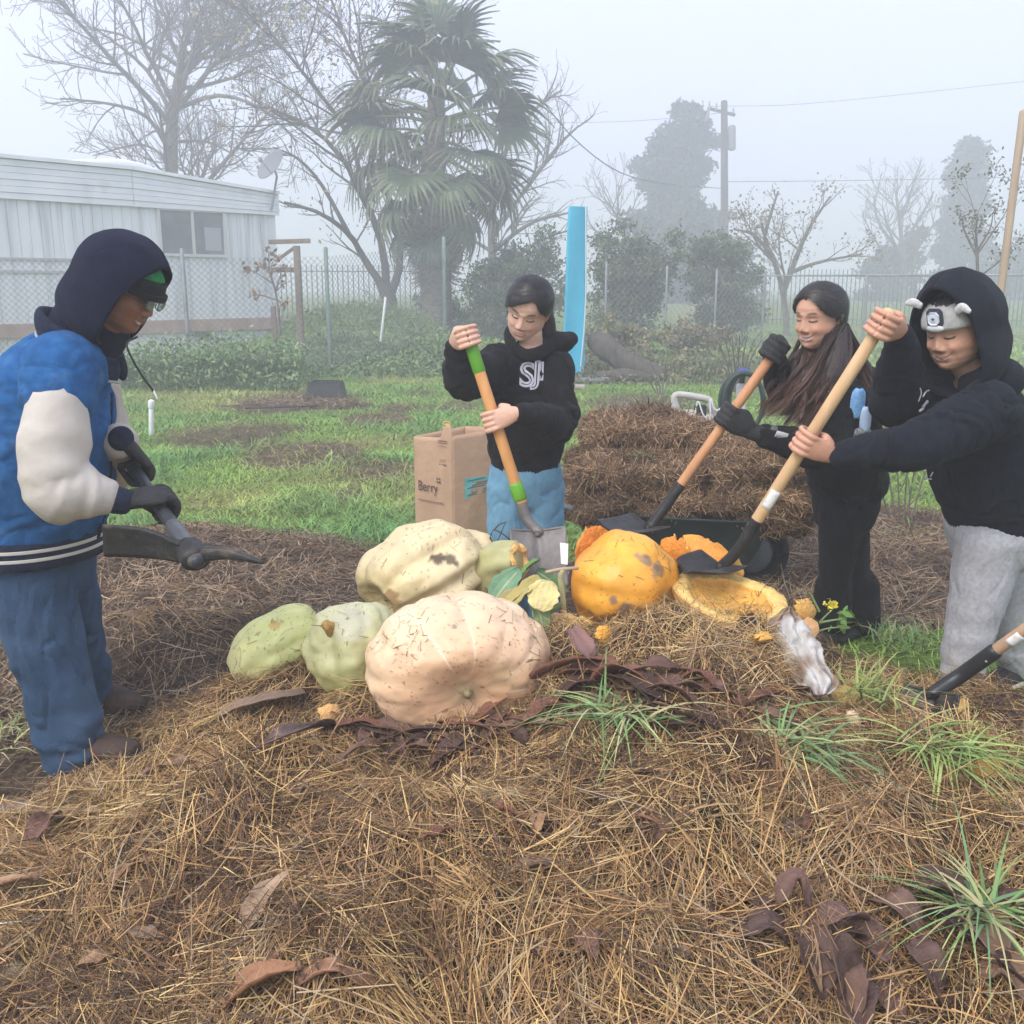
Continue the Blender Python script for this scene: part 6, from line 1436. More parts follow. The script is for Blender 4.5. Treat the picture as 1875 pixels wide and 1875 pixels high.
for lab, pts, rr, cc in (('pale curved stem standing left of the orange pumpkin', [(1032, 1120), (1030, 1085), (1026, 1058), (1030, 1045)], .009, (.50, .46, .24)), ('green stem lying under the pale yellow leaf', [(968, 1145), (1000, 1125), (1030, 1105)], .008, (.30, .38, .14)), ('dry tan stem lying below the shovel blade', [(1000, 1048), (1030, 1042), (1058, 1040)], .006, (.45, .34, .22))):
    V, F = tube(np.array([A(W(a, b, 3.04)) for a, b in pts]), rr, 8, 12); o = mobj('stem', V, F, mat('stem_' + lab[:4], cc, tuple(x * .7 for x in cc), 30)); tag(o, lab, 'stem')
# twiggy bramble in front of the light blue trousers
bp_ = A(W(915, 1030, 3.45)); bl_ = [(crom(np.array([A(W(a, b, 3.45)) - bp_ for a, b in q]), 8), np.linspace(.003, .0018, 8)) for q in ([(955, 1010), (930, 985), (905, 970), (897, 985)], [(905, 970), (915, 960), (928, 956)], [(897, 985), (908, 995), (925, 958)], [(955, 1010), (975, 1030), (990, 1045)])]
V, F = tubes(bl_, 5); o = tag(mobj('dead_twig', V, F, BARKD), 'dead forked twig in front of the light blue trousers', 'twig'); o.location = tuple(bp_)
# dirty white plastic bag
u = np.linspace(0, 1, 34)[:, None]; v = np.linspace(-1, 1, 22)[None]
cl_ = crom(np.array([A(W(1435, 1115, 2.94)), A(W(1438, 1150, 2.84)), A(W(1460, 1200, 2.74)), A(W(1490, 1252, 2.66)), A(W(1496, 1274, 2.63))]), 34)
hw = np.interp(u, [0, .15, .4, .7, .95, 1], [.012, .05, .07, .062, .035, .02]); sd_ = nrm(np.array([.9, -.25, .25]))
P = cl_[:, None] + sd_ * (v * hw)[..., None] + np.array([0, -1, .5]) * (.03 * np.cos(v * 1.4) * np.ones_like(u) + .012 * np.sin(v * 9 + u * 6))[..., None]
P += np.array([.3, -.8, .4]) * (.02 * (1 - np.abs(fbm(P * 14, 3)) * 3))[..., None]
V, F = sheet(P - P[0, 0], .002); o = tag(mobj('plastic_bag', V, F, mat('dirty_white_plastic', (.46, .44, .41), (.56, .54, .52), 8, .5, .3, 30, third=(.24, .17, .115), tscale=11, tlo=.42, thi=.56)), 'crumpled muddy white plastic bag hanging down the right of the heap', 'plastic bag'); o.location = tuple(P[0, 0])
# clear plastic bottle bottom
bt = A(W(343, 1140, 3.9)); ax_ = nrm(np.array([.1, -.85, .4])); V, F = loft(np.array([bt - ax_ * .10, bt - ax_ * .02, bt + ax_ * .012, bt + ax_ * .014, bt + ax_ * .0]), np.array([[.052, .048], [.054, .05], [.046, .042], [.03, .026], [.012, .012]]), (0, 0, 1), 30, 30, True, lambda s, a, C: 1 + .05 * np.cos(a * 5) * (s > .5))
o = tag(mobj('plastic_bottle', V - bt, F, mat('clear_plastic', (.55, .6, .66), (.42, .46, .5), 30, .15, .3, 40, trans=.55)), 'clear plastic bottle half buried in the dark mulch heap', 'bottle'); o.location = tuple(bt)
st_ = [A(W(385, 1168, 3.72)), A(W(390, 1110, 3.8))]; V, F = tube(st_, [.011, .009], 8); tag(mobj('split_stick', V, F, mat('split_wood', (.42, .30, .19), (.5, .38, .25), 20)), 'pale split stick standing in the mulch beside the bottle', 'stick')
V, F = tube([on_heap(-15, 1708, .02), on_heap(78, 1709, .035)], .0032, 8); tag(mobj('metal_rod', V, F, mat('shiny_metal', (.5, .5, .5), metal=.8, rough=.3)), 'thin shiny metal rod at the left edge', 'rod')
wp = on_heap(20, 1800, .02); V, F = box(0, 0, 0, .09, .045, .03, rotz(.3, .2, .9), .004); o = tag(mobj('wood_block', V, F, mat('split_pine', (.55, .42, .22), (.62, .5, .3), 25, stretch=(1, 6, 6))), 'short pale split wood piece at the lower left edge', 'wood'); o.location = tuple(wp)
V, F = tube([A(G(1395, 1055, .03)), A(G(1475, 1072, .03))], .012, 8); tag(mobj('metal_pipe', V, F, STEELG), 'grey pipe lying on the mulch between wheelbarrow and black trousers', 'pipe')
# mustard plant with yellow flowers beside the halved pumpkin
ms = A(W(1490, 1160, 3.2)); root = empty('mustard_plant', tuple(ms), 'broken mustard plant with yellow flowers beside the halved pumpkin', 'plant')
V, F = tubes([(crom(np.array([A(W(a, b, 3.2)) - ms for a, b in q]), 8), np.linspace(.005, .002, 8)) for q in ([(1480, 1165), (1500, 1140), (1530, 1110)], [(1500, 1140), (1530, 1135), (1550, 1132)], [(1495, 1150), (1490, 1130), (1484, 1118)], [(1480, 1165), (1510, 1152), (1545, 1148)], [(1500, 1120), (1488, 1095), (1482, 1085)])], 6); mobj('stems', V, F, mat('mustard_stem', (.2, .28, .1)), root)
rq = np.random.default_rng(4)
V, F, C = leaves(np.array([A(W(1526, 1106, 3.2)) - ms, A(W(1520, 1108, 3.2)) - ms]), 40, .009, rq, [[.75, .62, .05], [.8, .7, .1]], .008); mobj('flowers', V, F, MT['leafcol'], root, C, sm=False)
V, F, C = leaves(np.array([A(W(*q, 3.2)) - ms for q in ((1530, 1150), (1545, 1146), (1490, 1128), (1515, 1148), (1552, 1120))]), 22, .022, rq, [[.16, .3, .08], [.22, .36, .1]], .012, 2.2); mobj('leaves', V, F, MT['leafcol'], root, C, sm=False)
# ------------------------------------------------------------------ people: shared builders
HU = [-.119, -.114, -.103, -.087, -.068, -.045, -.02, .0, .022, .045, .07, .092, .106, .113]
HF = [.034, .052, .068, .077, .082, .084, .086, .086, .089, .088, .078, .056, .03, .004]
HB = [-.02, -.03, -.04, -.052, -.066, -.080, -.093, -.099, -.103, -.102, -.093, -.072, -.045, -.006]
HWD = [.014, .031, .046, .060, .0685, .072, .072, .0745, .0755, .0745, .068, .052, .033, .005]
def head_slice(U, a, grow=0.0):
    f, b, w = np.interp(U, HU, HF), np.interp(U, HU, HB), np.interp(U, HU, HWD)
    c = -.012; ca, sa = np.cos(a), np.sin(a); n = 2 / 2.25
    ca2, sa2 = np.sign(ca) * np.abs(ca) ** n, np.sign(sa) * np.abs(sa) ** n
    F = c + np.where(ca > 0, (f - c + grow) * ca2, (c - b + grow) * ca2); S = (w + grow) * sa2
    return F, S
def head_grid(nu=130, nv=110):
    t = np.linspace(0, 1, nv); Us = np.interp(t, np.linspace(0, 1, len(HU)), HU)
    k = np.ones(9) / 9; Us = np.convolve(np.pad(Us, 4, 'edge'), k, 'valid')
    a = np.linspace(-np.pi, np.pi, nu, endpoint=False)
    a = a - .35 * np.sin(a)                                    # denser columns on the face
    U = Us[:, None] * np.ones((1, nu)); Aa = a[None] * np.ones((nv, 1)); F, S = head_slice(U, Aa)
    return F, S, U
def gz(x, s): return np.exp(-(x / s) ** 2)
def head_mesh(skin, smile=.6, open_=.3, eyes='down', brow=(.03, .02, .018), lip=(.42, .16, .13), fem=1.0):
    F, S, U = head_grid(); front = smooth(-.005, .03, F); aS = np.abs(S); sk = np.array(skin)
    d = np.zeros_like(F)
    nz = np.interp(U, [-.05, -.043, -.036, -.028, -.012, .006, .022, .03], [0, .007, .0165, .0185, .011, .005, .002, 0]) * gz(S, np.interp(U, [-.045, -.034, -.01, .02], [.016, .0125, .0085, .009]))
    d += nz + .006 * gz(aS - .0135, .006) * gz(U + .037, .007)                       # nose, wings
    d += -.0065 * gz(aS - .031, .017) * gz(U - .004, .011) + .0065 * gz(aS - .031, .012) * gz(U - .001, .008)   # sockets, lids
    d += .0035 * gz(aS - .030, .022) * gz(U - .021, .007)                            # brow ridge
    d += .006 * (.4 + smile) * gz(aS - .042, .016) * gz(U + .033, .015)              # cheeks
    um = -.0665 - .0030 * open_ + smile * .010 * (aS / .026) ** 2                                    # mouth line
    hwm = .0235 + .009 * smile
    d += .0055 * gz(S, hwm) * gz(U - um, .011) - .0045 * gz(S, hwm) * gz(U - um, .0028)
    d += -.003 * gz(aS - .033, .006) * gz(U + .058, .014) * smile                    # smile folds
    d += .006 * gz(S, .018) * gz(U + .098, .012) - .004 * gz(S, .02) * gz(U + .081, .007)
    op = open_ * .0105 * np.clip(1 - (S / hwm) ** 2, 0, 1)
    d += -.005 * (np.abs(U - um + op * .2) < op) * 1.0
    F2 = F + d * front; S2 = S * (1 + .05 * gz(U + .033, .02) * smile * front)
    col = np.tile(sk, F.shape + (1,)).astype(float)
    def blend(m, c):
        nonlocal col; m = np.clip(m * front, 0, 1)[..., None]; col = col * (1 - m) + np.array(c) * m
    blend(.35 * gz(aS - .042, .018) * gz(U + .032, .016), sk * np.array([1.05, .72, .66])); blend(.2 * gz(S, .012) * gz(U + .030, .012), sk * np.array([1.05, .8, .76]))
    lipm = (1 - smooth(.7, 1.0, np.abs(S) / hwm)) * (1 - smooth(.75, 1.0, np.abs(U - um + .0012) / (.0058 + .002 * gz(S, .012) + op * .9)))
    blend(lipm * .85, lip)
    blend((1 - smooth(.8, 1.05, np.abs(S) / hwm)) * (1 - smooth(.0006, .0016, np.abs(U - um))), (.20, .06, .055))
    if open_ > .1: blend(1.0 * (np.abs(U - um + op * .1) < op * .85), (.82, .78, .72)); blend(1.0 * ((U - um + op * .1 < -op * .55) & (U - um + op * .1 > -op * 1.1)), (.12, .03, .03))
    eb = .0242 + .0028 * np.sin(np.clip((aS - .014) / .036, 0, 1) * 2.9)
    blend((1 - smooth(.0028, .0054, np.abs(U - eb))) * smooth(.010, .022, aS) * (1 - smooth(.042, .052, aS)) * .85, brow)
    le = .0005 - .0035 * (1 - ((aS - .031) / .0155) ** 2)                              # lash line of a lowered lid
    inE = smooth(.0150, .0175, aS) * (1 - smooth(.0445, .0475, aS))
    if eyes == 'open':
        ey = (1 - smooth(.8, 1.05, np.sqrt(((aS - .031) / .0145) ** 2 + ((U - .001) / .0055) ** 2))); blend(ey, (.62, .58, .55)); blend((1 - smooth(.0046, .0056, np.hypot(S - np.sign(S) * .031, U - .0005))) * ey, (.03, .018, .012)); blend((1 - smooth(.0009, .0024, np.abs(U - (.0062 - .004 * ((aS - .031) / .0155) ** 2)))) * inE, (.02, .012, .01))
    else:
        blend((1 - smooth(.0018, .0044, np.abs(U - le))) * inE, (.025, .014, .012)); blend(.30 * gz(aS - .031, .016) * gz(U - .007, .006), sk * .72)
    blend(.5 * gz(aS - .0075, .0032) * gz(U + .0425, .0022), sk * .22)               # nostrils
    P = np.stack([F2, S2, U], -1); nv, nu = F.shape
    i = np.arange(nv - 1)[:, None] * nu; j = np.arange(nu)[None]; j2 = (j + 1) % nu
    Fq = np.stack([i + j, i + j2, i + nu + j2, i + nu + j], -1).reshape(-1, 4)
    V = P.reshape(-1, 3); C = col.reshape(-1, 3); parts = [(V, [Fq], C)]
    for s in (-1, 1):                                                                  # ears
        e, ef = loft(np.array([[-.010, s * .073, -.032], [-.016, s * .080, -.012], [-.018, s * .084, .010], [-.006, s * .080, .022]]), np.array([[.006, .008], [.006, .013], [.006, .015], [.005, .010]]), (1, 0, 0), 12, 16)
        parts.append((e, ef, np.tile(sk * np.array([1, .86, .8]), (len(e), 1))))
    return cat_mesh(parts)
def place(V, c, f, u, sc=1.0):
    f = nrm(A(f)); u = A(u); u = nrm(u - f * (u @ f)); s = np.cross(u, f)
    return A(c) + sc * (V[:, 0:1] * f + V[:, 1:2] * s + V[:, 2:3] * u)
def hair_cap(mask, thick, seed, amp=.003, nu=150, nv=120):
    """hair shell over the head; mask(F, S, U) 0..1 says where hair grows"""
    F, S, U = head_grid(nu, nv); m = mask(F, S, U); P = np.stack([F, S, U], -1); c = np.array([-.012, 0, .01]); n = nrm((P - c) / np.array([.095, .075, .11]) ** 2)
    q = np.stack([np.arctan2(S, U - .0) * 16, F * 22, U * 8 + seed], -1); tx = fbm(np.stack([np.arctan2(S, U + .03) * 22, F * 9, np.full_like(F, seed)], -1), 3)
    P = P + n * (-.009 + (thick + .009) * smooth(.0, 1, m) + amp * tx * m)[..., None]
    i = np.arange(nv - 1)[:, None] * nu; j = np.arange(nu)[None]; j2 = (j + 1) % nu
    Fq = np.stack([i + j, i + j2, i + nu + j2, i + nu + j], -1).reshape(-1, 4); keep = m.ravel()[Fq].max(1) > .001
    return P.reshape(-1, 3), [Fq[keep]]
def hood_shell(rF, rU, rS, psi0, back=0.0, peak=0.0, low=0.0, nps=34, nph=72, seed=1, wr=.008, open_w=1.0):
    """hood as a shell round the face axis: rim at polar angle psi0(phi) from forward, pole at the back"""
    ph = np.linspace(0, 2 * np.pi, nph); t = np.linspace(0, 1, nps)[:, None]; p0 = psi0(ph)[None]
    ps = p0 + (np.pi - p0) * t; d = np.stack([np.cos(ps), np.sin(ps) * np.sin(ph) * np.ones_like(t), np.sin(ps) * np.cos(ph) * np.ones_like(t)], -1)   # F, S, U
    R = 1 / np.sqrt((d[..., 0] / rF) ** 2 + (d[..., 1] / rS) ** 2 + (d[..., 2] / rU) ** 2)
    P = d * R[..., None]
    P[..., 0] -= back * smooth(.2, 1, t); P[..., 2] += peak * gz(ph[None] - np.where(ph > np.pi, 2 * np.pi, 0)[None], .5) * (1 - t) ** 2
    dn = smooth(.1, .9, -d[..., 2]); P[..., 2] -= low * dn; P[..., :2] *= (1 + .35 * dn * (low > 0))[..., None]
    P += nrm(P) * (wr * fbm(P * np.array([8, 14, 8]) + seed, 3))[..., None]
    V, F = sheet(P, .010); return V, F
def seg_hand(Cn, Ax, E, Nh, rs, sc=1.0, fat=1.0, thumb=1.0, open_=0.0):
    """a hand closed round a bar: centre Cn, bar axis Ax towards the thumb, E finger direction, Nh back of hand; returns parts, wrist"""
    Ax = nrm(A(Ax)); E = A(E); E = nrm(E - Ax * (E @ Ax)); N = np.cross(Ax, E)
    if N @ A(Nh) < 0: N = -N
    Cn = A(Cn)
    def pt(e, n, a): return Cn + (E * e + N * n + Ax * a) * sc
    k = rs / sc; f = fat; parts = []
    for i, (a, l) in enumerate(((.0325, .95), (.0108, 1.05), (-.0108, 1.0), (-.0315, .82))):
        a = a * (1 + .12 * (f - 1))
        kn = (.020, k + .017); pip = ((k + .020) * (.96 + .06 * l), k * .25 + .004); dip = ((k + .012) * .62, -(k + .010)); tip = (-.006 - .010 * l, -(k + .009))
        P = np.array([pt(-.012, k + .016, a * .92), pt(kn[0], kn[1], a), pt(pip[0], pip[1], a * 1.03), pt(dip[0], dip[1], a * .98), pt(tip[0], tip[1], a * .95)])
        r = np.array([.0096, .0101, .0092, .0082, .0069]) * f * sc
        parts.append(loft(P, r, N, 12, 26))
    palm = np.array([pt(-.088, k + .020, .0), pt(-.062, k + .019, .002), pt(-.03, k + .017, .001), pt(.004, k + .016, .0)])
    parts.append(loft(palm, np.array([[.026, .020], [.034, .0185], [.040, .0165], [.040, .012]]) * f * sc, N, 20, 20))
    th = np.array([pt(-.062, k + .010, .030), pt(-.040, k * .9 + .004, .043), pt(-(k + .014), -.002, .040), pt(-.004, -(k + .012), .028 * thumb)])
    parts.append(loft(th, np.array([.015, .0135, .0105, .0080]) * f * sc, Ax, 12, 24))
    return parts, pt(-.095, k + .021, 0)
SKINM = mat('skin', (.93, .92, .91), (1.05, 1.05, 1.05), 160, .46, .10, 420, attr=True, sss=.22, spec=.4)
def ripple(V, N, amp, sc, seed, stretch=(1, 1, 1)):
    q = V * np.asarray(stretch) * sc; w = fbm(q * .5 + seed, 2)[:, None] * 1.5
    a = 1 - np.abs(fbm(q + w + seed, 2)) * 2.6; b = 1 - np.abs(fbm(q * 2.1 + w + seed * 2, 2)) * 2.6
    g = fbm(q * .9 + w * 1.3 + seed * 3.1, 2); g2 = fbm(q * 1.5 + w + seed * 5.3, 2)
    return V + N * (amp * (np.clip(a, -1, 1) * .6 + .35 * np.clip(b, -1, 1) - 1.0 * np.exp(-(g / .06) ** 2) - .6 * np.exp(-(g2 / .07) ** 2)))[:, None]
def garment(name, parts, m, parent, vox=.008, it=5, amp=.006, sc=9, seed=1, stretch=(1, 1, 1)):
    V, F, N = remesh(parts, vox, it); V = ripple(V, N, amp, sc, seed, stretch); return mobj(name, V, F, m, parent)
def arm_folds(amp, k, seed, at=.5):
    def f(s, a, C):
        g = .35 + gz(s - at, .22) * 1.0 + gz(s - .95, .15) * .6
        return 1 + amp * g * (np.sin(s * k + 1.7 * np.sin(a + seed) + seed) * .6 + .5 * np.sin(s * k * 1.7 - 2.2 * np.sin(a * 1 + 1 + seed)))
    return f
def crease(seed, amp, el=.5):
    """soft diagonal pulls and sharper pinches gathered at the elbow and the cuff"""
    r = np.random.default_rng(seed); W_ = [(r.uniform(9, 15), r.uniform(-2.2, 2.2), r.random() * 6.28, 1.0) for _ in range(3)] + [(r.uniform(20, 34), r.uniform(-1.6, 1.6), r.random() * 6.28, .6) for _ in range(3)]
    def f(s, a, C):
        g = .25 + .9 * gz(s - el, .16) + .7 * gz(s - .9, .14) + .3 * gz(s - .12, .1); k = 0
        for (w, q, p, m) in W_: k = k + m * (1 - 2 * np.abs(np.sin(.5 * (s * w * 2 + q * np.sin(a + p) * 1.6 + p))) ** .7)
        return 1 + amp * g * k * .42
    return f
def sleeve(sh, el, wr, r, seed, folds=.10, k=38, hint=(0, 0, 1)):
    sh, el, wr = A(sh), A(el), A(wr)
    P = np.array([sh, sh * .5 + el * .5, el, el * .5 + wr * .5, wr]); R = np.array([[x, x] for x in r])
    return loft(P, R, hint, 48, 110, True, crease(seed, folds))
def bar_pt(T, B, t): return A(T) * (1 - t) + A(B) * t
def make_person(label, skin, head_args, hc, hf, hu, hs, torso, limbs, hands):
    """the body: one mesh object; torso list of (P, R) lofts in world space"""
    hv, hfa, hcol = head_mesh(skin, **head_args); hv = place(hv, hc, hf, hu, hs)
    bv, bf, _ = remesh([loft(*t) for t in torso] + limbs, .013, 4)
    parts = [(hv, hfa, hcol), (bv, bf, np.tile(np.array(skin), (len(bv), 1)))]
    for h in hands:
        v, f, _ = remesh(h, .0030, 2); 
        c = np.tile(np.array(skin), (len(v), 1)) * (1 + .10 * fbm(v * 60, 2))[:, None] * np.array([1.0, .95, .93]); parts.append((v, f, c))
    V, F, C = cat_mesh(parts); base = np.array([hc[0], hc[1], 0.0]) * 1.0
    o = tag(mobj('person', V, F, SKINM, None, C), label, 'person'); return o
def shoe(name, heel, toe, m, parent, sole=None, h=.085, w=.048):
    heel, toe = A(heel), A(toe); d = toe - heel; up = np.array([0, 0, 1.0])
    V, F = loft(np.array([heel + up * h * .55, heel + d * .25 + up * h * .6, heel + d * .55 + up * h * .45, heel + d * .85 + up * h * .32, toe + up * h * .28]), np.array([[w * .8, h * .55], [w * .9, h * .6], [w, h * .45], [w * .95, h * .32], [w * .6, h * .22]]), (0, 0, 1), 22, 30); s = mobj(name, V, F, m, parent)
    if sole is not None:
        V, F = loft(np.array([heel + up * .012, heel + d * .5 + up * .012, toe + up * .012]), np.array([[w * .86, .014], [w * 1.08, .014], [w * .7, .014]]), (0, 0, 1), 20, 20); mobj('sole', V, F, sole, s)
    return s
fab = lambda nm, c, c2, sc=40, **k: mat(nm, c, c2, sc, .9, .35, 350, sheen=.03, spec=.12, **k)

def hair_strands(mask, thick, n, seed, dirf, c, nu=150, nv=120, L=(.03, .075), wid=.0017):
    """fine strands lying on the hair shell; dirf(F, S, U) gives the combing direction"""
    r = np.random.default_rng(seed); F, S, U = head_grid(nu, nv); m = mask(F, S, U).ravel(); P = np.stack([F, S, U], -1).reshape(-1, 3)
    cn = np.array([-.012, 0, .01]); N = nrm((P - cn) / np.array([.095, .075, .11]) ** 2)
    ok = np.where(m > .75)[0]; i = r.choice(ok, n); p, nn = P[i] + r.normal(0, .0015, (n, 3)), N[i]
    d = dirf(p[:, 0], p[:, 1], p[:, 2]) + r.normal(0, .10, (n, 3)); d = nrm(d - (d * nn).sum(1, keepdims=True) * nn)
    Ln = L[0] + (L[1] - L[0]) * r.random(n); p = p + nn * (thick - .001 + .003 * r.random(n))[:, None]
    return ribbons(p - d * Ln[:, None] * .5 - nn * (Ln ** 2 * 1.3)[:, None], d, nrm(np.cross(d, nn)), Ln, wid * (.4 + .8 * r.random(n)), None, 1, None, None) if False else _strand(p, d, nn, Ln, wid, r, c)
def _strand(p, d, nn, Ln, wid, r, c):
    n = len(p); t = np.linspace(-.5, .5, 6)[None, :, None]; X = p[:, None] + d[:, None] * (Ln[:, None, None] * t) - nn[:, None] * (5.2 * (Ln[:, None, None] * t) ** 2)
    S = nrm(np.cross(d, nn))[:, None] * (wid * (.4 + .8 * r.random(n)))[:, None, None] * (1 - (2 * np.abs(t)) ** 3 * .9) * .5
    V = np.stack([X - S, X + S], 2).reshape(-1, 3); b = (np.arange(n) * 12)[:, None] + (np.arange(5) * 2)[None]; F = np.stack([b, b + 1, b + 3, b + 2], -1).reshape(-1, 4)
    return V, F, np.repeat(np.asarray(c) * (.4 + 1.8 * r.random(n) ** 2)[:, None], 12, 0)
# ================================================================== person in the middle: black hoodie, light blue trousers
hcA = A(W(967, 567, 3.84)); hfA = (-.28, -.84, -.42); huA = (.20, -.30, .92)
shR, shL = A(W(908, 662, 3.88)), A(W(1020, 662, 3.92)); elR, elL = A(W(853, 700, 3.70)), A(W(1024, 778, 3.80))
cR = bar_pt(SA_T, SA_B, .045); cL = bar_pt(SA_T, SA_B, .545); axA = nrm(A(SA_T) - A(SA_B))
hR, wR = seg_hand(cR, axA, (.25, -1, .1), (-.9, -.2, .2), .022, .92); hL, wL = seg_hand(cL, axA, (-1, -.1, .05), (0, -1, .2), .022, .92)
pvA, chA, nkA = A(W(962, 880, 3.94)), A(W(963, 720, 3.92)), A(W(972, 640, 3.90))
fA = nrm(np.array([-.25, -.97, 0])); anA = [A(W(925, 1190, 3.90)), A(W(990, 1190, 3.94))]
torso = [(np.array([pvA, (pvA + chA) / 2, chA, nkA + [0, 0, -.02], nkA, hcA + [.01, .02, -.08]]), np.array([[.13, .09], [.11, .08], [.13, .09], [.09, .07], [.048, .05], [.046, .05]]), fA)]
limbs = [loft(np.array([shR, elR, wR]), np.array([.045, .036, .026]), (0, 0, 1), 14), loft(np.array([shL, elL, wL]), np.array([.045, .036, .026]), (0, 0, 1), 14)] + [loft(np.array([pvA + [s * .07, 0, -.03], pvA + [s * .075, -.02, -.40], a + [0, 0, .10]]), np.array([.08, .055, .04]), fA, 14) for s, a in zip((-1, 1), anA)]
skA = (.68, .43, .32)
pA = make_person('person in black hoodie and light blue trousers digging in the middle', skA, dict(smile=.45, open_=.12, eyes='down', brow=(.022, .014, .012), lip=(.60, .27, .24)), hcA, hfA, huA, .985, torso, limbs, [hR, hL])
blackA = fab('black_fleece', (.009, .0085, .010), (.015, .014, .016))
hem = pvA + [0, -.01, .09]
parts = [loft(np.array([hem, hem + [0, 0, .06], (hem + chA) / 2 + [0, -.01, 0], chA, nkA + [0, .01, -.035], nkA + [.005, .015, .01]]), np.array([[.138, .115], [.158, .132], [.155, .13], [.155, .12], [.10, .085], [.066, .066]]), fA, 44, 60, True, lambda s, a, C: 1 + .03 * np.sin(s * 22 + 2 * np.sin(a * 2)) * (s < .6)),
         sleeve(shR + [.025, .0, -.005], elR, wR + (elR - wR) * .12, [.085, .080, .080, .068, .045], 1, .09), sleeve(shL + [-.02, 0, -.005], elL, wL + (elL - wL) * .10, [.085, .080, .078, .066, .045], 2, .09)]
hoodA = garment('hoodie', parts, blackA, pA, .008, 5, .007, 8, 3)
for (w_, el_) in ((wR, elR), (wL, elL)):
    d = nrm(el_ - w_); V, F = loft(np.array([w_ + d * .004, w_ + d * .03, w_ + d * .055]), np.array([[.033, .033], [.036, .036], [.042, .042]]), (0, -1, .1), 20, 10, True, lambda s, a, C: 1 + .02 * np.sin(a * 20)); mobj('cuff', V, F, blackA, hoodA)
# hood lying round the neck and over the left shoulder
hdA = [loft(np.array([0, 0, .014]) + np.array([nkA + [-.075, -.045, .00], nkA + [-.083, .02, .045], nkA + [-.03, .085, .06], nkA + [.06, .08, .045], nkA + [.085, .0, .02], nkA + [.05, -.065, -.015], nkA + [-.02, -.082, -.03], nkA + [-.075, -.05, .0]]), np.array([[.020, .030], [.022, .034], [.026, .036], [.028, .036], [.026, .034], [.020, .028], [.018, .026], [.018, .026]]), (0, 0, 1), 16, 60, False),
       loft(np.array([nkA + [.05, .02, .02], nkA + [.12, .04, .025], nkA + [.160, .05, .04]]), np.array([[.07, .045], [.08, .045], [.055, .03]]), (0, 0, 1), 20, 24)]
mobj('hood', *remesh(hdA, .006, 6)[:2], blackA, hoodA)
# lettering: interlocked S and I with outline
V, F = text_mesh('S', .088); V2, F2 = text_mesh('J', .085)
silver = mat('silver_print', (.38, .37, .42), (.48, .47, .52), 30, .6); inn = mat('navy_print', (.02, .022, .032))
cS = A(W(955, 692, 3.70)); 
def outline(body, size, w, off, rot=0):
    cu = bpy.data.curves.new('lettering', 'FONT'); cu.body = body; cu.size = size; cu.fill_mode = 'NONE'; cu.bevel_depth = w; cu.bevel_resolution = 0; cu.resolution_u = 4
    o = bpy.data.objects.new('lettering', cu); COLL.objects.link(o); dg = bpy.context.evaluated_depsgraph_get(); dg.update(); me = bpy.data.meshes.new_from_object(o.evaluated_get(dg))
    V = np.empty(len(me.vertices) * 3, np.float32); me.vertices.foreach_get('co', V); V = V.reshape(-1, 3).astype(float); F = [tuple(p.vertices) for p in me.polygons]; bpy.data.objects.remove(o); bpy.data.meshes.remove(me)
    V[:, :2] -= V[:, :2].min(0); V[:, :2] += np.asarray(off); return V, F
def chest_put(V, c, fwd, obj, lift=.004):
    """lay lettering on a garment: project along the viewing direction of the chest"""
    fwd = nrm(A(fwd)); right = nrm(np.cross([0, 0, 1], -fwd)) * -1
    if right[0] < 0: right = -right
    upv = np.array([0, 0, 1.0]); out = []
    me = obj.data; dg = bpy.context.evaluated_depsgraph_get()
    from mathutils.bvhtree import BVHTree
    bv = BVHTree.FromPolygons([v.co.copy() for v in me.vertices], [tuple(p.vertices) for p in me.polygons])
    for q in V:
        p = c + right * q[0] + upv * q[1]; h = bv.ray_cast(Vector(p + fwd * .4), Vector(-fwd), 1.0)
        out.append((A(h[0]) if h[0] is not None else p) + fwd * (lift + q[2]))
    return np.array(out)
for (b, s, w, off, sx) in (('S', .125, .0042, (-.035, -.045), 1.0), ('J', .115, .0036, (.005, -.055), 1.0), ('l', .095, .0032, (.038, -.02), 1.0)):
    V, F = outline(b, s, w, off); V[:, 2] *= .3; mobj('chest_lettering', chest_put(V, cS, fA, hoodA, .003), F, silver, hoodA, sm=False)
rib = waistA = None
def rib_band(c0, Rr, fdir, h, m, par, name='waistband', seg=64):
    V, F = loft(np.array([c0, c0 + [0, 0, h * .3], c0 + [0, 0, h * .7], c0 + [0, 0, h]]), np.array([[a * Rr[0], a * Rr[1]] for a in (.97, 1.0, 1.0, .98)]), fdir, seg * 2, 8, True, lambda s, a, C: 1 + .012 * np.sin(a * 60)); return mobj(name, V, F, m, par)
rib_band(pvA + [0, -.01, .055], (.140, .117), fA, .05, blackA, hoodA)
blueT = fab('light_blue_fleece', (.15, .32, .45), (.19, .37, .50))
parts = [loft(np.array([pvA + [0, 0, .16], pvA + [0, 0, .03], pvA + [0, 0, -.06]]), np.array([[.125, .10], [.150, .125], [.14, .115]]), fA, 34, 30)]
for s, a in zip((-1, 1), anA):
    parts.append(loft(np.array([pvA + [s * .066, 0, -.02], pvA + [s * .074, -.015, -.22], pvA + [s * .076, -.02, -.42], a + [0, 0, .10]]), np.array([[.092, .10], [.082, .088], [.072, .075], [.066, .066]]), fA, 26, 60, True, arm_folds(.035, 30, s, .55)))
garment('trousers', parts, blueT, pA, .009, 5, .005, 6, 8, (1, 1, .6))
for a in anA: shoe('shoe', a + [0, .05, -a[2]], a + [0, -.17, -a[2]], mat('dark_shoe', (.03, .03, .03)), pA)
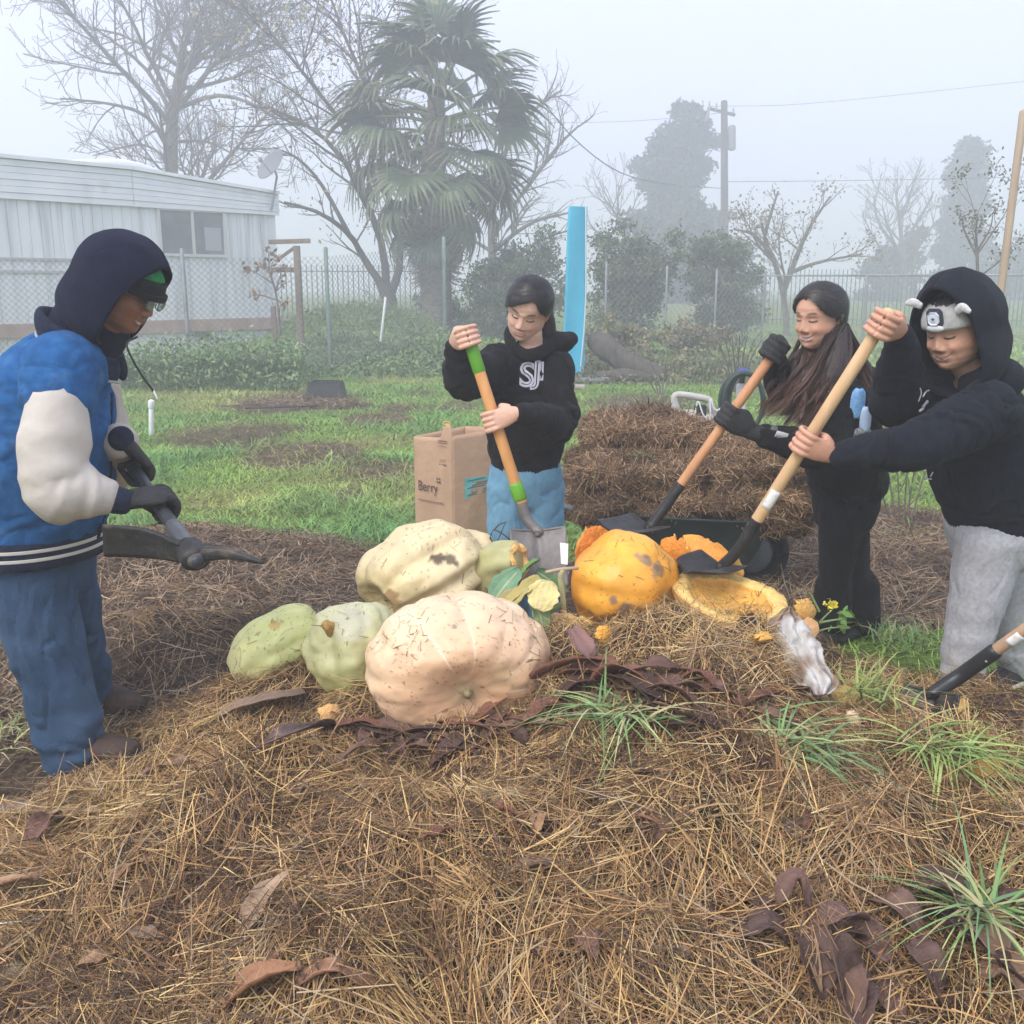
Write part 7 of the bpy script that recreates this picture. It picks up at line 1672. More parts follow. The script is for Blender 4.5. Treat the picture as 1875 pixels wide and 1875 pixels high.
HAIRK = mat('black_hair', (.010, .009, .010), (.020, .017, .018), 60, .38, .3, 200, stretch=(1, 1, .15), spec=.5)
def hmA(F, S, U):
    hl = np.interp(S, [-.08, -.062, -.03, .0, .026, .04, .06, .08], [.000, .018, .050, .068, .078, .066, .030, .0])
    fr = smooth(-.004, .006, U - hl); sd_ = smooth(.004, -.010, F - np.interp(U, [-.1, -.02, .03, .08], [-.045, -.02, .012, .03])) * smooth(-.11, -.085, U)
    return np.maximum(fr, sd_)
V, F = hair_cap(hmA, .016, 3); hA = mobj('hair', place(V, hcA, hfA, huA, .985), F, HAIRK, pA)
HAIRB = mat('hair_strands', WHITE, None, attr=True, rough=.40, spec=.45)
V, F, C = hair_strands(hmA, .0165, 2600, 5, lambda F, S, U: np.stack([-.55 - .3 * (F < 0), np.sign(S - .026) * .9, -.9 * np.ones_like(F)], -1), (.030, .027, .029)); mobj('strands', place(V, hcA, hfA, huA, .985), F, HAIRB, hA, C)
# hair gathered behind, falling inside the hood on her left
V, F = remesh([loft(np.array([place(np.array([[-.06, .05, -.02]]), hcA, hfA, huA)[0], place(np.array([[-.05, .075, -.06]]), hcA, hfA, huA)[0], nkA + [.075, .01, .04]]), np.array([[.035, .03], [.032, .028], [.028, .025]]), (0, -1, 0), 18, 20)], .006, 3)[:2]; mobj('hair_lock', V, F, HAIRK, hA)

# ================================================================== person with long brown hair: black sweatshirt, black trousers, gloves
hcB = A(W(1500, 580, 3.80)); hfB = (-.80, -.58, -.16); huB = (-.06, -.10, .99)
shLb, shRb = A(W(1560, 722, 3.74)), A(W(1485, 702, 4.00)); elLb, elRb = A(W(1508, 828, 3.62)), A(W(1434, 712, 3.84))
axB = nrm(A(SB_T) - A(SB_B)); cLb = bar_pt(SB_T, SB_B, .50); cRb = bar_pt(SB_T, SB_B, .035)
gL, wLb = seg_hand(cLb, axB, (-1, -.25, .25), (.1, -.6, .8), .0205, .98, 1.22); gR, wRb = seg_hand(cRb, axB, (-.35, -.9, .25), (-.75, .2, .6), .0205, .98, 1.22)
pvB, chB, nkB = A(W(1548, 915, 4.02)), A(W(1540, 775, 3.94)), A(W(1528, 682, 3.88)); fB = nrm(np.array([-.78, -.62, 0])); anB = [A(W(1520, 1158, 4.02)), A(W(1572, 1160, 4.10))]
torso = [(np.array([pvB, (pvB + chB) / 2, chB, nkB + [0, 0, -.02], nkB, hcB + [.02, .02, -.08]]), np.array([[.13, .09], [.11, .08], [.13, .09], [.09, .07], [.048, .05], [.046, .05]]), fB)]
limbs = [loft(np.array([shLb, elLb, wLb]), np.array([.045, .036, .026]), (0, 0, 1), 14), loft(np.array([shRb, elRb, wRb]), np.array([.045, .036, .026]), (0, 0, 1), 14)] + [loft(np.array([pvB + fB * 0 + [s * .03, s * .05, -.03], (pvB + a) / 2 + [s * .015, s * .027, 0], a + [0, 0, .05]]), np.array([.06, .04, .03]), fB, 14) for s, a in zip((-1, 1), anB)]
pB = make_person('smiling person with long brown hair and black gloves leaning on a shovel', (.60, .34, .23), dict(smile=1.0, open_=.75, eyes='down', brow=(.03, .018, .014), lip=(.60, .25, .22)), hcB, hfB, huB, 1.025, torso, limbs, [])
blackB = fab('black_jersey', (.007, .007, .008), (.012, .0115, .012))
hem = pvB + [0, 0, .02]
parts = [loft(np.array([hem, hem + [0, 0, .07], (hem + chB) / 2, chB, nkB + [.01, .01, -.035], nkB + [.008, .01, 0]]), np.array([[.150, .13], [.168, .15], [.165, .145], [.160, .13], [.10, .085], [.062, .062]]), fB, 44, 60, True, lambda s, a, C: 1 + .03 * np.sin(s * 20 + 2 * np.sin(a * 2)) * (s < .6)),
         sleeve(shLb + [-.01, .02, 0], elLb, wLb + (elLb - wLb) * .16, [.085, .078, .074, .062, .046], 3, .08), sleeve(shRb + [.02, -.02, 0], elRb, wRb + (elRb - wRb) * .16, [.082, .072, .068, .058, .044], 4, .08)]
swB = garment('sweatshirt', parts, blackB, pB, .008, 5, .007, 8, 13)
glm = mat('black_glove', (.016, .016, .017), (.028, .028, .029), 30, .7, .4, 200); glg = mat('grey_glove_palm', (.09, .09, .095), (.12, .12, .125), 30, .7, .3, 200)
for (g_, w_, el_) in ((gL, wLb, elLb), (gR, wRb, elRb)):
    d = nrm(el_ - w_); V, F, N = remesh(g_ + [loft(np.array([w_ - d * .02, w_ + d * .04, w_ + d * .075]), np.array([[.030, .026], [.034, .031], [.042, .040]]), (0, -1, .1), 18, 12)], .0042, 3)
    q = mobj('glove', V, F, glm, pB)
    V, F = loft(np.array([w_ + d * .070, w_ + d * .078]), np.array([[.046, .044], [.046, .044]]), (0, -1, .1), 24, 4); mobj('grey_cuff_edge', V, F, glg, q)
dB = nrm(elLb - wLb); mobj('sleeve_tag', *box(*(wLb + dB * .105 + [-.005, -.050, .022]), .045, .004, .028, basis(x=dB, y=np.array([0, 1, .3])), .001), mat('white_tag', (.65, .65, .66)), swB)
parts = [loft(np.array([pvB + [0, 0, .1], pvB + [0, 0, 0], pvB + [0, 0, -.08]]), np.array([[.13, .10], [.145, .12], [.13, .105]]), fB, 34, 30)]
for s, a in zip((-1, 1), anB):
    h_ = pvB + [s * .03, s * .055, -.03]; parts.append(loft(np.array([h_, h_ * .6 + a * .4, h_ * .36 + a * .64, a + [0, 0, .22], a + [0, 0, .05]]), np.array([[.09, .095], [.072, .080], [.062, .066], [.072, .075], [.086, .086]]), fB, 26, 60, True, arm_folds(.03, 30, s, .5)))
garment('trousers', parts, fab('black_trousers', (.008, .008, .009), (.014, .013, .014)), pB, .009, 5, .004, 6, 18, (1, 1, .5))
for a in anB: shoe('shoe', a + [.06, .03, -a[2]], a + [-.15, -.10, -a[2]], mat('dark_shoe', (.02, .02, .02)), pB)
# blue and grey mesh pack on the back
bkc = A(W(1570, 752, 3.74)); u_, v_ = np.linspace(0, 1, 14)[:, None], np.linspace(-1, 1, 12)[None]
for nm, c0, c1, w_, m_ in (('blue_print', (1572, 712), (1566, 765), .030, mat('blue_net', (.10, .30, .62), (.25, .45, .72), 160, .6)), ('pale_blue_print', (1585, 745), (1582, 790), .022, mat('pale_blue_net', (.30, .42, .62), (.42, .52, .68), 160, .6)), ('grey_mesh_print', (1578, 785), (1570, 820), .045, mat('grey_net', (.06, .065, .075), (.35, .36, .38), 180, .7))):
    a_, b_ = A(W(*c0, 3.66)), A(W(*c1, 3.66)); sd_ = np.array([.93, .3, 0]); P = a_ + (b_ - a_) * u_[..., None] + sd_ * (v_ * w_ * np.sqrt(np.clip(1 - (2 * u_ - 1) ** 4, .1, 1)))[..., None] - np.array([-.2, 1, 0]) * (.012 * (1 - v_ ** 2) * np.ones_like(u_))[..., None]
    mobj(nm, *sheet(P, .012), m_, swB)
def hmB(F, S, U):
    hl = np.interp(np.abs(S), [0, .004, .02, .04, .055, .068, .08], [.073, .080, .075, .060, .040, .015, -.01])
    return np.maximum(smooth(-.003, .005, U - hl), smooth(.006, -.008, F - np.interp(U, [-.1, -.02, .03, .08], [-.035, -.008, .02, .035])) * smooth(-.12, -.10, U))
V, F = hair_cap(hmB, .014, 8, .002); V[:, 2] -= .004 * gz(V[:, 1], .004) * (V[:, 0] > -.03)
hB = mobj('hair', place(V, hcB, hfB, huB, 1.025), F, HAIRK, pB)
V, F, C = hair_strands(hmB, .0145, 2600, 6, lambda F, S, U: np.stack([-1.0 * np.ones_like(F), np.sign(S) * .6, -.6 * np.ones_like(F)], -1), (.030, .024, .023)); mobj('strands', place(V, hcB, hfB, huB, 1.025), F, HAIRB, hB, C)
r = np.random.default_rng(66)
def locks(roots, mids, ends, n, seed, c0, c1, wid=.0045, wave=.012, segs=16):
    r = np.random.default_rng(seed); K = 70; lk = r.integers(0, K, n); i = np.arange(K) % len(roots); g = lambda s: r.normal(0, s, (K, 3))[lk]
    ro = np.asarray(roots)[i][lk] + g(.014) + r.normal(0, .004, (n, 3)); mi = np.asarray(mids)[i][lk] + g(.026) + r.normal(0, .008, (n, 3)); en = np.asarray(ends)[i][lk] + g(.034) + r.normal(0, .009, (n, 3)); t = np.linspace(0, 1, segs + 1)[None, :, None]
    ext = 1 - .25 * r.random((n, 1, 1)); t = t * ext
    X = (1 - t) ** 2 * ro[:, None] + 2 * t * (1 - t) * mi[:, None] + t ** 2 * en[:, None]
    ph = (r.random(K) * 6.28)[lk][:, None, None] + r.normal(0, .25, (n, 1, 1)); X = X + np.sin(t * 17 + ph) * r.normal(0, wave * .35, (K, 1, 3))[lk] * t + np.cos(t * 13 + ph) * np.array([wave * .5, .3 * wave, 0]) * t
    T = nrm(np.gradient(X, axis=1)); S = nrm(np.cross(T, r.normal(0, 1, (n, 1, 3)) + np.array([0, -1.2, 0])))
    w = wid * (.5 + .8 * r.random((n, 1, 1))) * np.interp(t, [0, .1, .7, 1], [.6, 1, .9, .15])
    V = np.stack([X - S * w, X + S * w], 2).reshape(-1, 3); k = 2 * (segs + 1); b = (np.arange(n) * k)[:, None] + (np.arange(segs) * 2)[None]; F = np.stack([b, b + 1, b + 3, b + 2], -1).reshape(-1, 4)
    sh = (.75 + .6 * r.random((K, 1, 1)))[lk] * (.8 + .4 * r.random((n, 1, 1))); C = (np.array(c0) * (1 - t ** 1.2) + np.array(c1) * t ** 1.2) * sh; C = np.repeat(C, 2, 1).reshape(-1, 3); return V, F, C
ear = place(np.array([[-.035, .070, -.02], [-.02, .072, -.045], [-.06, .06, -.05], [-.08, .03, -.05], [-.02, -.05, -.05]]), hcB, hfB, huB, 1.025)
rootsB = np.array([ear[0], ear[1], ear[2], ear[1], ear[4], ear[3], ear[3]])
midsB = np.array([A(W(1545, 690, 3.66)), A(W(1512, 690, 3.62)), A(W(1560, 690, 3.64)), A(W(1490, 690, 3.64)), A(W(1462, 670, 3.74)), A(W(1590, 690, 3.80)), A(W(1580, 670, 3.86))])
endsB = np.array([A(W(1470, 775, 3.62)), A(W(1440, 770, 3.62)), A(W(1490, 775, 3.60)), A(W(1425, 760, 3.64)), A(W(1425, 740, 3.70)), A(W(1592, 775, 3.80)), A(W(1600, 730, 3.84))])
V, F, C = locks(rootsB, midsB, endsB, 4200, 67, (.020, .013, .011), (.12, .058, .036), .0021, .030, 11); mobj('long_hair', V, F, HAIRB, hB, C)
V, F = remesh([loft(np.array([rootsB[1], midsB[1] * .5 + midsB[0] * .5 + [0, .02, 0], A(W(1470, 740, 3.66))]), np.array([[.03, .03], [.045, .03], [.02, .015]]), (0, -1, 0), 18, 30), loft(np.array([rootsB[6], midsB[5] + [0, .03, 0], A(W(1592, 720, 3.84))]), np.array([[.035, .03], [.035, .025], [.01, .01]]), (0, -1, 0), 18, 30)], .007, 3)[:2]
mobj('hair_mass', V, F, mat('brown_hair_mass', (.022, .014, .012), (.04, .024, .019), 60, .5, .4, 120, stretch=(1, 1, .15)), hB)

# ================================================================== hooded person on the right: navy hoodie, headband with light, grey trousers
hcC = A(W(1748, 602, 3.22)); hfC = (-.78, -.54, -.30); huC = (-.28, -.18, .94)
shLc, shRc = A(W(1822, 752, 3.12)), A(W(1742, 722, 3.50)); elLc, elRc = A(W(1668, 818, 2.99)), A(W(1645, 735, 3.32))
axC = nrm(A(SC_T) - A(SC_B)); cLc = bar_pt(SC_T, SC_B, .60); cRc = bar_pt(SC_T, SC_B, .05)
kL, wLc = seg_hand(cLc, axC, (-1, -.2, .2), (0, -.7, .7), .022, .98); kR, wRc = seg_hand(cRc, axC, (-.55, -.8, .1), (.75, -.55, .3), .022, .98)
pvC, chC, nkC = A(W(1828, 960, 3.42)), A(W(1806, 815, 3.34)), A(W(1795, 705, 3.28)); fC = nrm(np.array([-.80, -.60, 0])); anC = [A(W(1752, 1272, 3.36)), A(W(1862, 1236, 3.58))]
torso = [(np.array([pvC, (pvC + chC) / 2, chC, nkC + [0, 0, -.02], nkC, hcC + [.03, .03, -.07]]), np.array([[.15, .11], [.14, .1], [.15, .11], [.10, .08], [.055, .055], [.052, .054]]), fC)]
limbs = [loft(np.array([shLc, elLc, wLc]), np.array([.052, .042, .028]), (0, 0, 1), 14), loft(np.array([shRc, elRc, wRc]), np.array([.052, .042, .028]), (0, 0, 1), 14)] + [loft(np.array([pvC + fC * 0 + [s * .04, s * .06, -.03], (pvC + a) / 2, a]), np.array([.06, .035, .03]), fC, 14) for s, a in zip((-1, 1), anC)]
pC = make_person('laughing person in dark navy hoodie and grey sweatpants at the right', (.57, .32, .22), dict(smile=1.0, open_=.45, eyes='down', brow=(.05, .03, .022), lip=(.52, .23, .19)), hcC, hfC, huC, 1.05, torso, limbs, [kL, kR])
navy = fab('dark_navy_fleece', (.008, .010, .016), (.013, .0155, .024))
hem = pvC + [-.01, -.01, .075]
parts = [loft(np.array([hem + [0, 0, -.01], hem + [0, 0, .06], (hem + chC) / 2, chC, nkC + [.02, .02, -.06], nkC + [.015, .02, -.01]]), np.array([[.185, .165], [.205, .185], [.205, .185], [.195, .165], [.13, .11], [.085, .085]]), fC, 50, 70, True, lambda s, a, C: 1 + .035 * np.sin(s * 18 + 2.4 * np.sin(a * 2 + 1)) * (s < .65)),
         sleeve(shLc + [0, .02, 0], elLc, wLc + (elLc - wLc) * .08, [.106, .090, .078, .064, .046], 5, .07, 26), sleeve(shRc + [0, -.02, 0], elRc, wRc + (elRc - wRc) * .10, [.11, .10, .095, .075, .046], 6, .08, 30)]
hoC = garment('hoodie', parts, navy, pC, .009, 5, .010, 6, 23)
rib_band(pvC + [-.01, -.01, .025], (.190, .170), fC, .055, navy, hoC)
for (w_, el_) in ((wLc, elLc), (wRc, elRc)):
    d = nrm(el_ - w_); V, F = loft(np.array([w_ + d * .002, w_ + d * .03, w_ + d * .06]), np.array([[.034, .034], [.039, .039], [.046, .046]]), (0, -1, .1), 22, 10, True, lambda s, a, C: 1 + .02 * np.sin(a * 20)); mobj('cuff', V, F, navy, hoC)
V, F = hood_shell(.150, .165, .128, lambda p: 1.08 - .16 * np.cos(p) + .05 * np.cos(p * 2), .06, .014, .06, seed=4, wr=.014)
hdC = mobj('hood', place(V + np.array([-.005, 0, .012]), hcC, hfC, huC, 1.0), F, navy, hoC)
V, F = remesh([loft(np.array([nkC + [-.06, -.06, .0], nkC + [.03, -.02, .02], nkC + [.08, .06, .02]]), np.array([[.05, .05], [.10, .08], [.06, .05]]), (0, 0, 1), 20, 20)], .008, 3)[:2]; mobj('hood_neck', V, F, navy, hoC)
wp_ = mat('white_print', (.62, .63, .66)); 
def stroke(pts, w, name, obj, d0, m):
    P = crom(np.array([A(W(a, b, d0)) for a, b in pts]), 12); P = chest_pull(P, obj); V, F = tube(P, w, 6, 12); mobj(name, V, F, m, obj)
def chest_pull(P, obj):
    from mathutils.bvhtree import BVHTree
    me = obj.data; bv = BVHTree.FromPolygons([v.co.copy() for v in me.vertices], [tuple(p.vertices) for p in me.polygons]); out = []
    for p in P:
        o_ = Vector((0, 0, CAM_H)); dd = (Vector(p) - o_).normalized(); h = bv.ray_cast(o_, dd, 10); out.append(A(h[0]) - A(dd) * .002 if h[0] is not None else p)
    return np.array(out)
for pts, w in (([(1685, 711), (1687, 720), (1682, 735)], .0022), ([(1690, 726), (1696, 717), (1706, 713)], .0028), ([(1690, 745), (1693, 740), (1698, 735)], .006), ([(1684, 752), (1690, 748)], .006), ([(1693, 872), (1696, 877), (1705, 877)], .0025), ([(1704, 872), (1708, 865)], .0025)):
    stroke(pts, w, 'white_print', hoC, 3.1, wp_)
# grey animal headband with round light
def band_pts(u0, u1, grow, a0=-np.pi, a1=np.pi, nu=70, nv=8):
    a = np.linspace(a0, a1, nu)[:, None]; U = np.linspace(u0, u1, nv)[None] * np.ones((nu, 1)); F, S = head_slice(U, a * np.ones((1, nv)), grow)
    return np.stack([F, S, U - .012 * np.cos(a) * 0], -1)
gryb = mat('grey_knit', (.36, .35, .34), (.44, .43, .42), 60, .9, .4, 300, sheen=.2)
P = band_pts(.026, .098, .010); bdm = mobj('headband', place(sheet(P, .005)[0], hcC, hfC, huC, 1.05), sheet(P, .005)[1], gryb, pC)
def on_band(dF, dS, dU): return place(np.array([[dF, dS, dU]]), hcC, hfC, huC, 1.05)[0]
fdir = nrm(A(hfC)); Rm = basis(z=fdir, x=np.cross(A(huC), fdir)); bc = on_band(.096, .002, .066)
V, F = remesh([box(0, 0, 0, .058, .062, .014, None, .012)], .003, 4)[:2]; mobj('light_surround', V @ Rm.T + bc, F, mat('charcoal_knit', (.04, .045, .055)), bdm)
V, F = remesh([box(0, 0, .0075, .037, .040, .006, None, .008)], .002, 3)[:2]; mobj('light_lens', V @ Rm.T + bc, F, mat('white_lens', (.72, .76, .84), rough=.2), bdm)
V, F = ellipsoid(Rm @ np.array([0, 0, .011]) + bc, (.005, .005, .003)); mobj('light_button', V, F, mat('lens_button', (.06, .06, .08)), bdm)
V, F = ellipsoid((0, 0, 0), (.030, .012, .008)); mobj('muzzle_patch', V @ Rm.T + on_band(.0995, .002, .034), F, mat('white_knit', (.6, .6, .62)), bdm)
for s_, off in ((-1, (.080, -.052, .098)), (1, (.075, .062, .082))):
    e = on_band(*off); V, F = loft(np.array([e, e + Rm @ np.array([s_ * .022, .012, .004]), e + Rm @ np.array([s_ * .045, .0 if s_ > 0 else .010, .006])]), np.array([[.012, .006], [.015, .007], [.008, .005]]), fdir, 14, 16); mobj('animal_ear', V, F, mat('white_plush', (.58, .57, .56), (.66, .65, .64), 80, .9, .4, 200), bdm)
V, F = hair_cap(lambda F, S, U: np.maximum(smooth(.05, .06, U - .03 * (np.abs(S) > .05)), smooth(.01, -.01, F) * smooth(-.1, -.08, U)), .008, 9); mobj('hair', place(V, hcC, hfC, huC, 1.05), F, HAIRK, pC)
greyT = fab('grey_marl_fleece', (.40, .40, .41), (.50, .50, .51), 70)
parts = [loft(np.array([pvC + [0, 0, .12], pvC, pvC + [0, 0, -.08]]), np.array([[.165, .14], [.185, .165], [.165, .15]]), fC, 36, 30)]
for s, a in zip((-1, 1), anC):
    h_ = pvC + [s * .060, s * .075, -.03]; parts.append(loft(np.array([h_, h_ * .66 + a * .34, h_ * .4 + a * .6, h_ * .18 + a * .82, a + [0, 0, .03]]), np.array([[.112, .122], [.098, .106], [.086, .090], [.074, .076], [.058, .058]]), fC, 28, 70, True, arm_folds(.035, 26, s, .6)))
garment('trousers', parts, greyT, pC, .009, 5, .005, 6, 28, (1, 1, .45))
whs = mat('white_sole', (.6, .6, .58)); bks = mat('black_canvas', (.018, .018, .02), (.03, .03, .032), 60)
for a in anC: shoe('shoe', np.array([a[0] + .07, a[1] + .04, .0]), np.array([a[0] - .17, a[1] - .09, .0]), bks, pC, whs)

# ================================================================== man on the left: blue varsity jacket with cream sleeves, navy hood
hcD = A(W(228, 528, 2.86)); hfD = (.86, -.10, -.46); huD = (.46, -.02, .88)
shRd, shLd = A(W(108, 695, 2.72)), A(W(150, 680, 3.14)); elRd, elLd = A(W(100, 888, 2.62)), A(W(190, 850, 3.26))
axD = nrm(MK_T - MK_B); cRd = bar_pt(MK_T, MK_B, .64); cLd = bar_pt(MK_T, MK_B, .31)
mR, wRd = seg_hand(cRd, axD, (.95, -.1, -.1), (.1, -.55, .8), .0205, 1.05, 1.22); mL, wLd = seg_hand(cLd, axD, (.6, .2, -.75), (.6, -.1, .75), .0205, 1.05, 1.22)
pvD, chD, nkD = A(W(70, 1010, 2.98)), A(W(100, 775, 2.93)), A(W(158, 628, 2.90)); fD = nrm(np.array([.97, -.14, 0])); anD = [A(W(138, 1385, 2.88)), A(W(158, 1290, 3.22))]
torso = [(np.array([pvD, (pvD + chD) / 2, chD, nkD + [-.03, 0, -.04], nkD, hcD + [-.04, .0, -.07]]), np.array([[.15, .11], [.15, .11], [.13, .09], [.09, .07], [.055, .055], [.052, .055]]), fD)]
limbs = [loft(np.array([shRd, elRd, wRd]), np.array([.045, .040, .032]), (0, 0, 1), 14), loft(np.array([shLd, elLd, wLd]), np.array([.04, .04, .032]), (0, 0, 1), 14)] + [loft(np.array([pvD + [0, s * .09, -.03], (pvD + a) / 2 + [0, s * .04, 0], a]), np.array([.09, .065, .045]), fD, 14) for s, a in zip((-1, 1), anD)]
pD = make_person('man in navy hood and blue varsity jacket with cream sleeves holding a mattock', (.26, .115, .065), dict(smile=.8, open_=.5, eyes='down', brow=(.02, .012, .01), lip=(.24, .09, .07), fem=0), hcD, hfD, huD, 1.0, torso, limbs, [])
blueJ = fab('blue_wool', (.016, .085, .24), (.028, .125, .32), 26, third=(.07, .17, .36), tscale=16, tlo=.6, thi=.75)
cream = mat('cream_leather', (.46, .41, .355), (.55, .50, .44), 6, .6, .12, 40, third=(.30, .26, .22), tscale=14, tlo=.70, thi=.76)
navyK = fab('navy_knit', (.012, .016, .035), (.02, .026, .05), 60)
hem = pvD + [-.005, 0, .03]
parts = [loft(np.array([hem, hem + [0, 0, .08], hem * .55 + chD * .45, chD + [-.01, 0, 0], (chD + nkD) / 2 + [-.045, 0, .0], nkD + [-.035, 0, -.03], nkD + [-.01, 0, .01]]), np.array([[.195, .170], [.215, .195], [.215, .19], [.215, .175], [.205, .15], [.13, .105], [.085, .085]]), fD, 52, 76, True, lambda s, a, C: 1 + .03 * np.sin(s * 17 + 2.2 * np.sin(a * 2)) * (s < .6)),
         loft(np.array([shRd + [0, .10, .03], shRd + [.0, .015, .02], shRd + [0, -.02, -.06]]), np.array([[.10, .10], [.105, .105], [.10, .10]]), (0, 0, 1), 24, 20), loft(np.array([shLd + [0, -.10, .03], shLd, shLd + [0, .02, -.06]]), np.array([[.10, .10], [.10, .10], [.09, .09]]), (0, 0, 1), 24, 20)]
jk = garment('jacket', parts, blueJ, pD, .009, 4, .006, 6, 33)
sR = sleeve(shRd + [.015, -.02, .085], elRd, wRd + (elRd - wRd) * .22, [.028, .088, .094, .082, .056], 7, .09, 24); V, F, N = remesh([sR], .007, 3); mobj('sleeve', V, F, cream, jk)
sL = sleeve(shLd + [0, .0, -.02], elLd, wLd + (elLd - wLd) * .06, [.105, .11, .10, .085, .056], 8, .055, 24); V, F, N = remesh([sL], .007, 3); mobj('sleeve', ripple(V, N, .003, 9, 42), F, cream, jk)
for (w_, el_, g_) in ((wRd, elRd, mR), (wLd, elLd, mL)):
    d = nrm(el_ - w_); V, F = loft(np.array([w_ - d * .01, w_ + d * .03, w_ + d * .07]), np.array([[.036, .036], [.041, .041], [.042, .042]]), (0, -1, .1), 26, 14, True, lambda s, a, C: 1 + .02 * np.sin(a * 24)); cf = mobj('knit_cuff', V, F, navyK, jk)
    for q in (.028, .052):
        V, F = loft(np.array([w_ + d * q, w_ + d * (q + .012)]), np.array([[.0445 + (q - .028) * .2, .0445 + (q - .028) * .2]] * 2), (0, -1, .1), 26, 4, False); mobj('grey_stripe', V, F, mat('grey_knit_stripe', (.26, .26, .27)), cf)
    V, F, N = remesh(g_, .0045, 3); mobj('glove', V, F, glm, pD)
# striped waistband
def waist_ring(z0, z1, g, nm, m, par, n=60):
    rr = [[.195 + g, .170 + g]] * 4; V, F = loft(np.array([hem + [0, 0, z0], hem + [0, 0, z0 + (z1 - z0) * .33], hem + [0, 0, z0 + (z1 - z0) * .67], hem + [0, 0, z1]]), np.array(rr), fD, 60, 6, False); return mobj(nm, V, F, m, par)
wbn = waist_ring(-.035, .045, .034, 'waistband', navyK, jk); crs = mat('cream_stripe', (.52, .50, .45))
waist_ring(.018, .028, .0365, 'cream_stripe', crs, wbn); waist_ring(-.008, .002, .0365, 'cream_stripe', crs, wbn)
# stand-up collar with piping
cp = [nkD + np.array([-.015 + .100 * math.cos(t) * (1 if math.cos(t) < 0 else 1.05), -.112 * math.sin(t), .005 - .065 * math.cos(t) - .02 * (math.cos(t) > .5)]) for t in np.linspace(.25, 2 * math.pi - .25, 13)]
V, F = loft(np.array(cp), np.array([[.016, .036]] * 13), (0, 0, 1), 18, 60); co = mobj('collar', V, F, navyK, jk)
V, F = tube(crom((np.array(cp) - nkD) * [1.12, 1.12, 1.0] + nkD + [0, 0, -.034], 40), .004, 8, 40); mobj('piping', V, F, mat('grey_piping', (.35, .37, .4)), co)
V, F = tube(chest_pull(crom(np.array([A(W(205, 720, 2.72)), A(W(203, 790, 2.72)), A(W(200, 900, 2.74)), A(W(180, 985, 2.78))]), 20), jk), .005, 8, 20); mobj('front_placket', V, F, navyK, jk)
hoodD = fab('navy_cotton', (.007, .009, .024), (.011, .014, .036), 30)
V, F = hood_shell(.136, .138, .122, lambda p: 1.05 - .33 * np.cos(p) + .03 * np.cos(2 * p), .012, .004, .045, seed=9, wr=.010)
hdD = mobj('hood', place(V + np.array([-.01, 0, .012]), hcD, hfD, huD, 1.0), F, hoodD, pD)
V, F = loft(np.array([nkD + [-.04, 0, -.03], nkD + [.02, 0, .05], nkD + [.055, 0, .11]]), np.array([[.105, .10], [.105, .11], [.088, .085]]), fD, 24, 20); mobj('hood_neck', V, F, hoodD, pD)
V, F = tube(crom(np.array([place(np.array([[.10, -.03, -.10]]), hcD, hfD, huD)[0], A(W(232, 632, 2.74)), A(W(255, 680, 2.74)), A(W(281, 716, 2.74))]), 16), .0032, 8, 16); ds = mobj('drawstring', V, F, mat('dark_cord', (.015, .022, .018)), hdD)
V, F = tube([A(W(281, 715, 2.74)), A(W(288, 730, 2.74))], .0028, 8); mobj('cord_tip', V, F, mat('white_tip', (.7, .7, .7)), ds)
P = band_pts(.018, .062, .012); V, F = sheet(P, .008); bn = mobj('beanie', place(V, hcD, hfD, huD, 1.0), F, fab('black_knit_cap', (.012, .013, .015), (.02, .021, .024), 60), pD)
P = band_pts(.062, .105, .008); V, F = sheet(P, .006); mobj('green_crown', place(V, hcD, hfD, huD, 1.0), F, fab('green_knit_cap', (.02, .20, .06), (.03, .28, .09), 80), bn)
P = band_pts(.014, .030, .020); V, F = sheet(P, .012); mobj('rolled_brim', place(V, hcD, hfD, huD, 1.0), F, bn.data.materials[0], bn)
gl = mat('glasses_frame', (.04, .045, .05), rough=.3)
gg = None
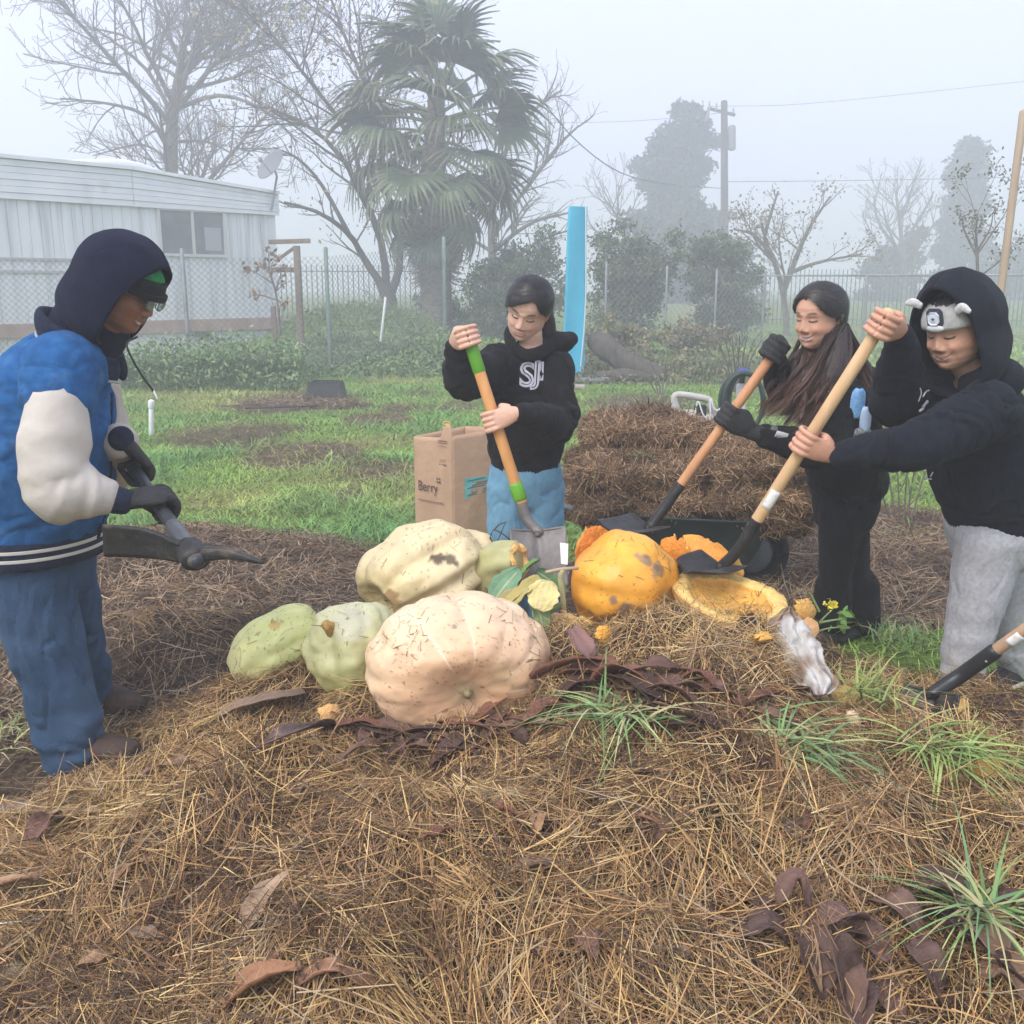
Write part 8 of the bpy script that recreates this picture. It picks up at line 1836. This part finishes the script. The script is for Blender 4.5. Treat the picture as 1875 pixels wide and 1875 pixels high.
for s_ in (-1, 1):
    t = np.linspace(0, 2 * np.pi, 21); q = np.stack([np.full(21, .103) - .006 * np.abs(np.cos(t)), s_ * .033 + .024 * np.cos(t), .000 + .017 * np.sin(t)], 1); V, F = tube(place(q, hcD, hfD, huD, 1.0), .0016, 6, 30)
    if gg is None: gg = mobj('glasses', V, F, gl, pD)
    else: mobj('rim', V, F, gl, gg)
    V, F = tube(place(np.array([[.098, s_ * .058, .003], [.05, s_ * .078, .004], [-.01, s_ * .080, .002]]), hcD, hfD, huD, 1.0), .0016, 6, 8); mobj('temple', V, F, gl, gg)
    u = np.linspace(0, 1, 5)[:, None]; t = np.linspace(0, 2 * np.pi, 19)[None]; q = np.stack([np.full((5, 19), .1025), s_ * .033 + .0235 * u * np.cos(t), .0165 * u * np.sin(t)], -1); V, F = sheet(q, .0012); mobj('lens', place(V, hcD, hfD, huD, 1.0), F, mat('lens_glass', (.55, .65, .68), rough=.05, trans=.8), gg)
jean = mat('blue_denim', (.028, .060, .115), (.045, .088, .160), 6, .85, .35, 250, third=(.065, .12, .20), tscale=4, tlo=.5, thi=.75, spec=.2)
parts = [loft(np.array([pvD + [0, 0, .14], pvD + [0, 0, .02], pvD + [0, 0, -.09]]), np.array([[.165, .145], [.178, .16], [.165, .15]]), fD, 36, 30)]
for s, a in zip((-1, 1), anD):
    h_ = pvD + [0, s * .085, -.04]; parts.append(loft(np.array([h_, h_ * .66 + a * .34, h_ * .4 + a * .6, h_ * .15 + a * .85, a + [0, 0, .0]]), np.array([[.118, .128], [.105, .118], [.098, .108], [.096, .104], [.088, .094]]), fD, 28, 70, True, arm_folds(.045, 30, s, .8)))
garment('trousers', parts, jean, pD, .009, 5, .009, 5, 38, (1, 1, .7))
bt_ = mat('brown_boot', (.035, .02, .014), (.065, .038, .026), 20, .7, .3, 60)
for a in anD: shoe('boot', np.array([a[0] - .06, a[1] + .02, float(top(a[0], a[1])) - .01]), np.array([a[0] + .20, a[1] - .03, float(top(a[0] + .2, a[1])) + .0]), bt_, pD, mat('boot_sole', (.02, .016, .014)), .11, .055)
# ------------------------------------------------------------------ foggy air
hv, hf = box(0, 330, 9.4, 640, 760, 21.0)
hm = bpy.data.materials.new('haze_air'); hm.use_nodes = True
hn, hl = hm.node_tree.nodes, hm.node_tree.links
hn.remove(hn['Principled BSDF'])
pv = hn.new('ShaderNodeVolumePrincipled')
pv.inputs['Color'].default_value = (0.945, 0.965, 1.0, 1)
pv.inputs['Density'].default_value = 0.0140
pv.inputs['Anisotropy'].default_value = 0.3
hl.new(pv.outputs['Volume'], hn['Material Output'].inputs['Volume'])
haze = mobj('haze', hv, hf, hm)
tag(haze, 'pale morning fog filling the air', 'haze', kind='stuff')
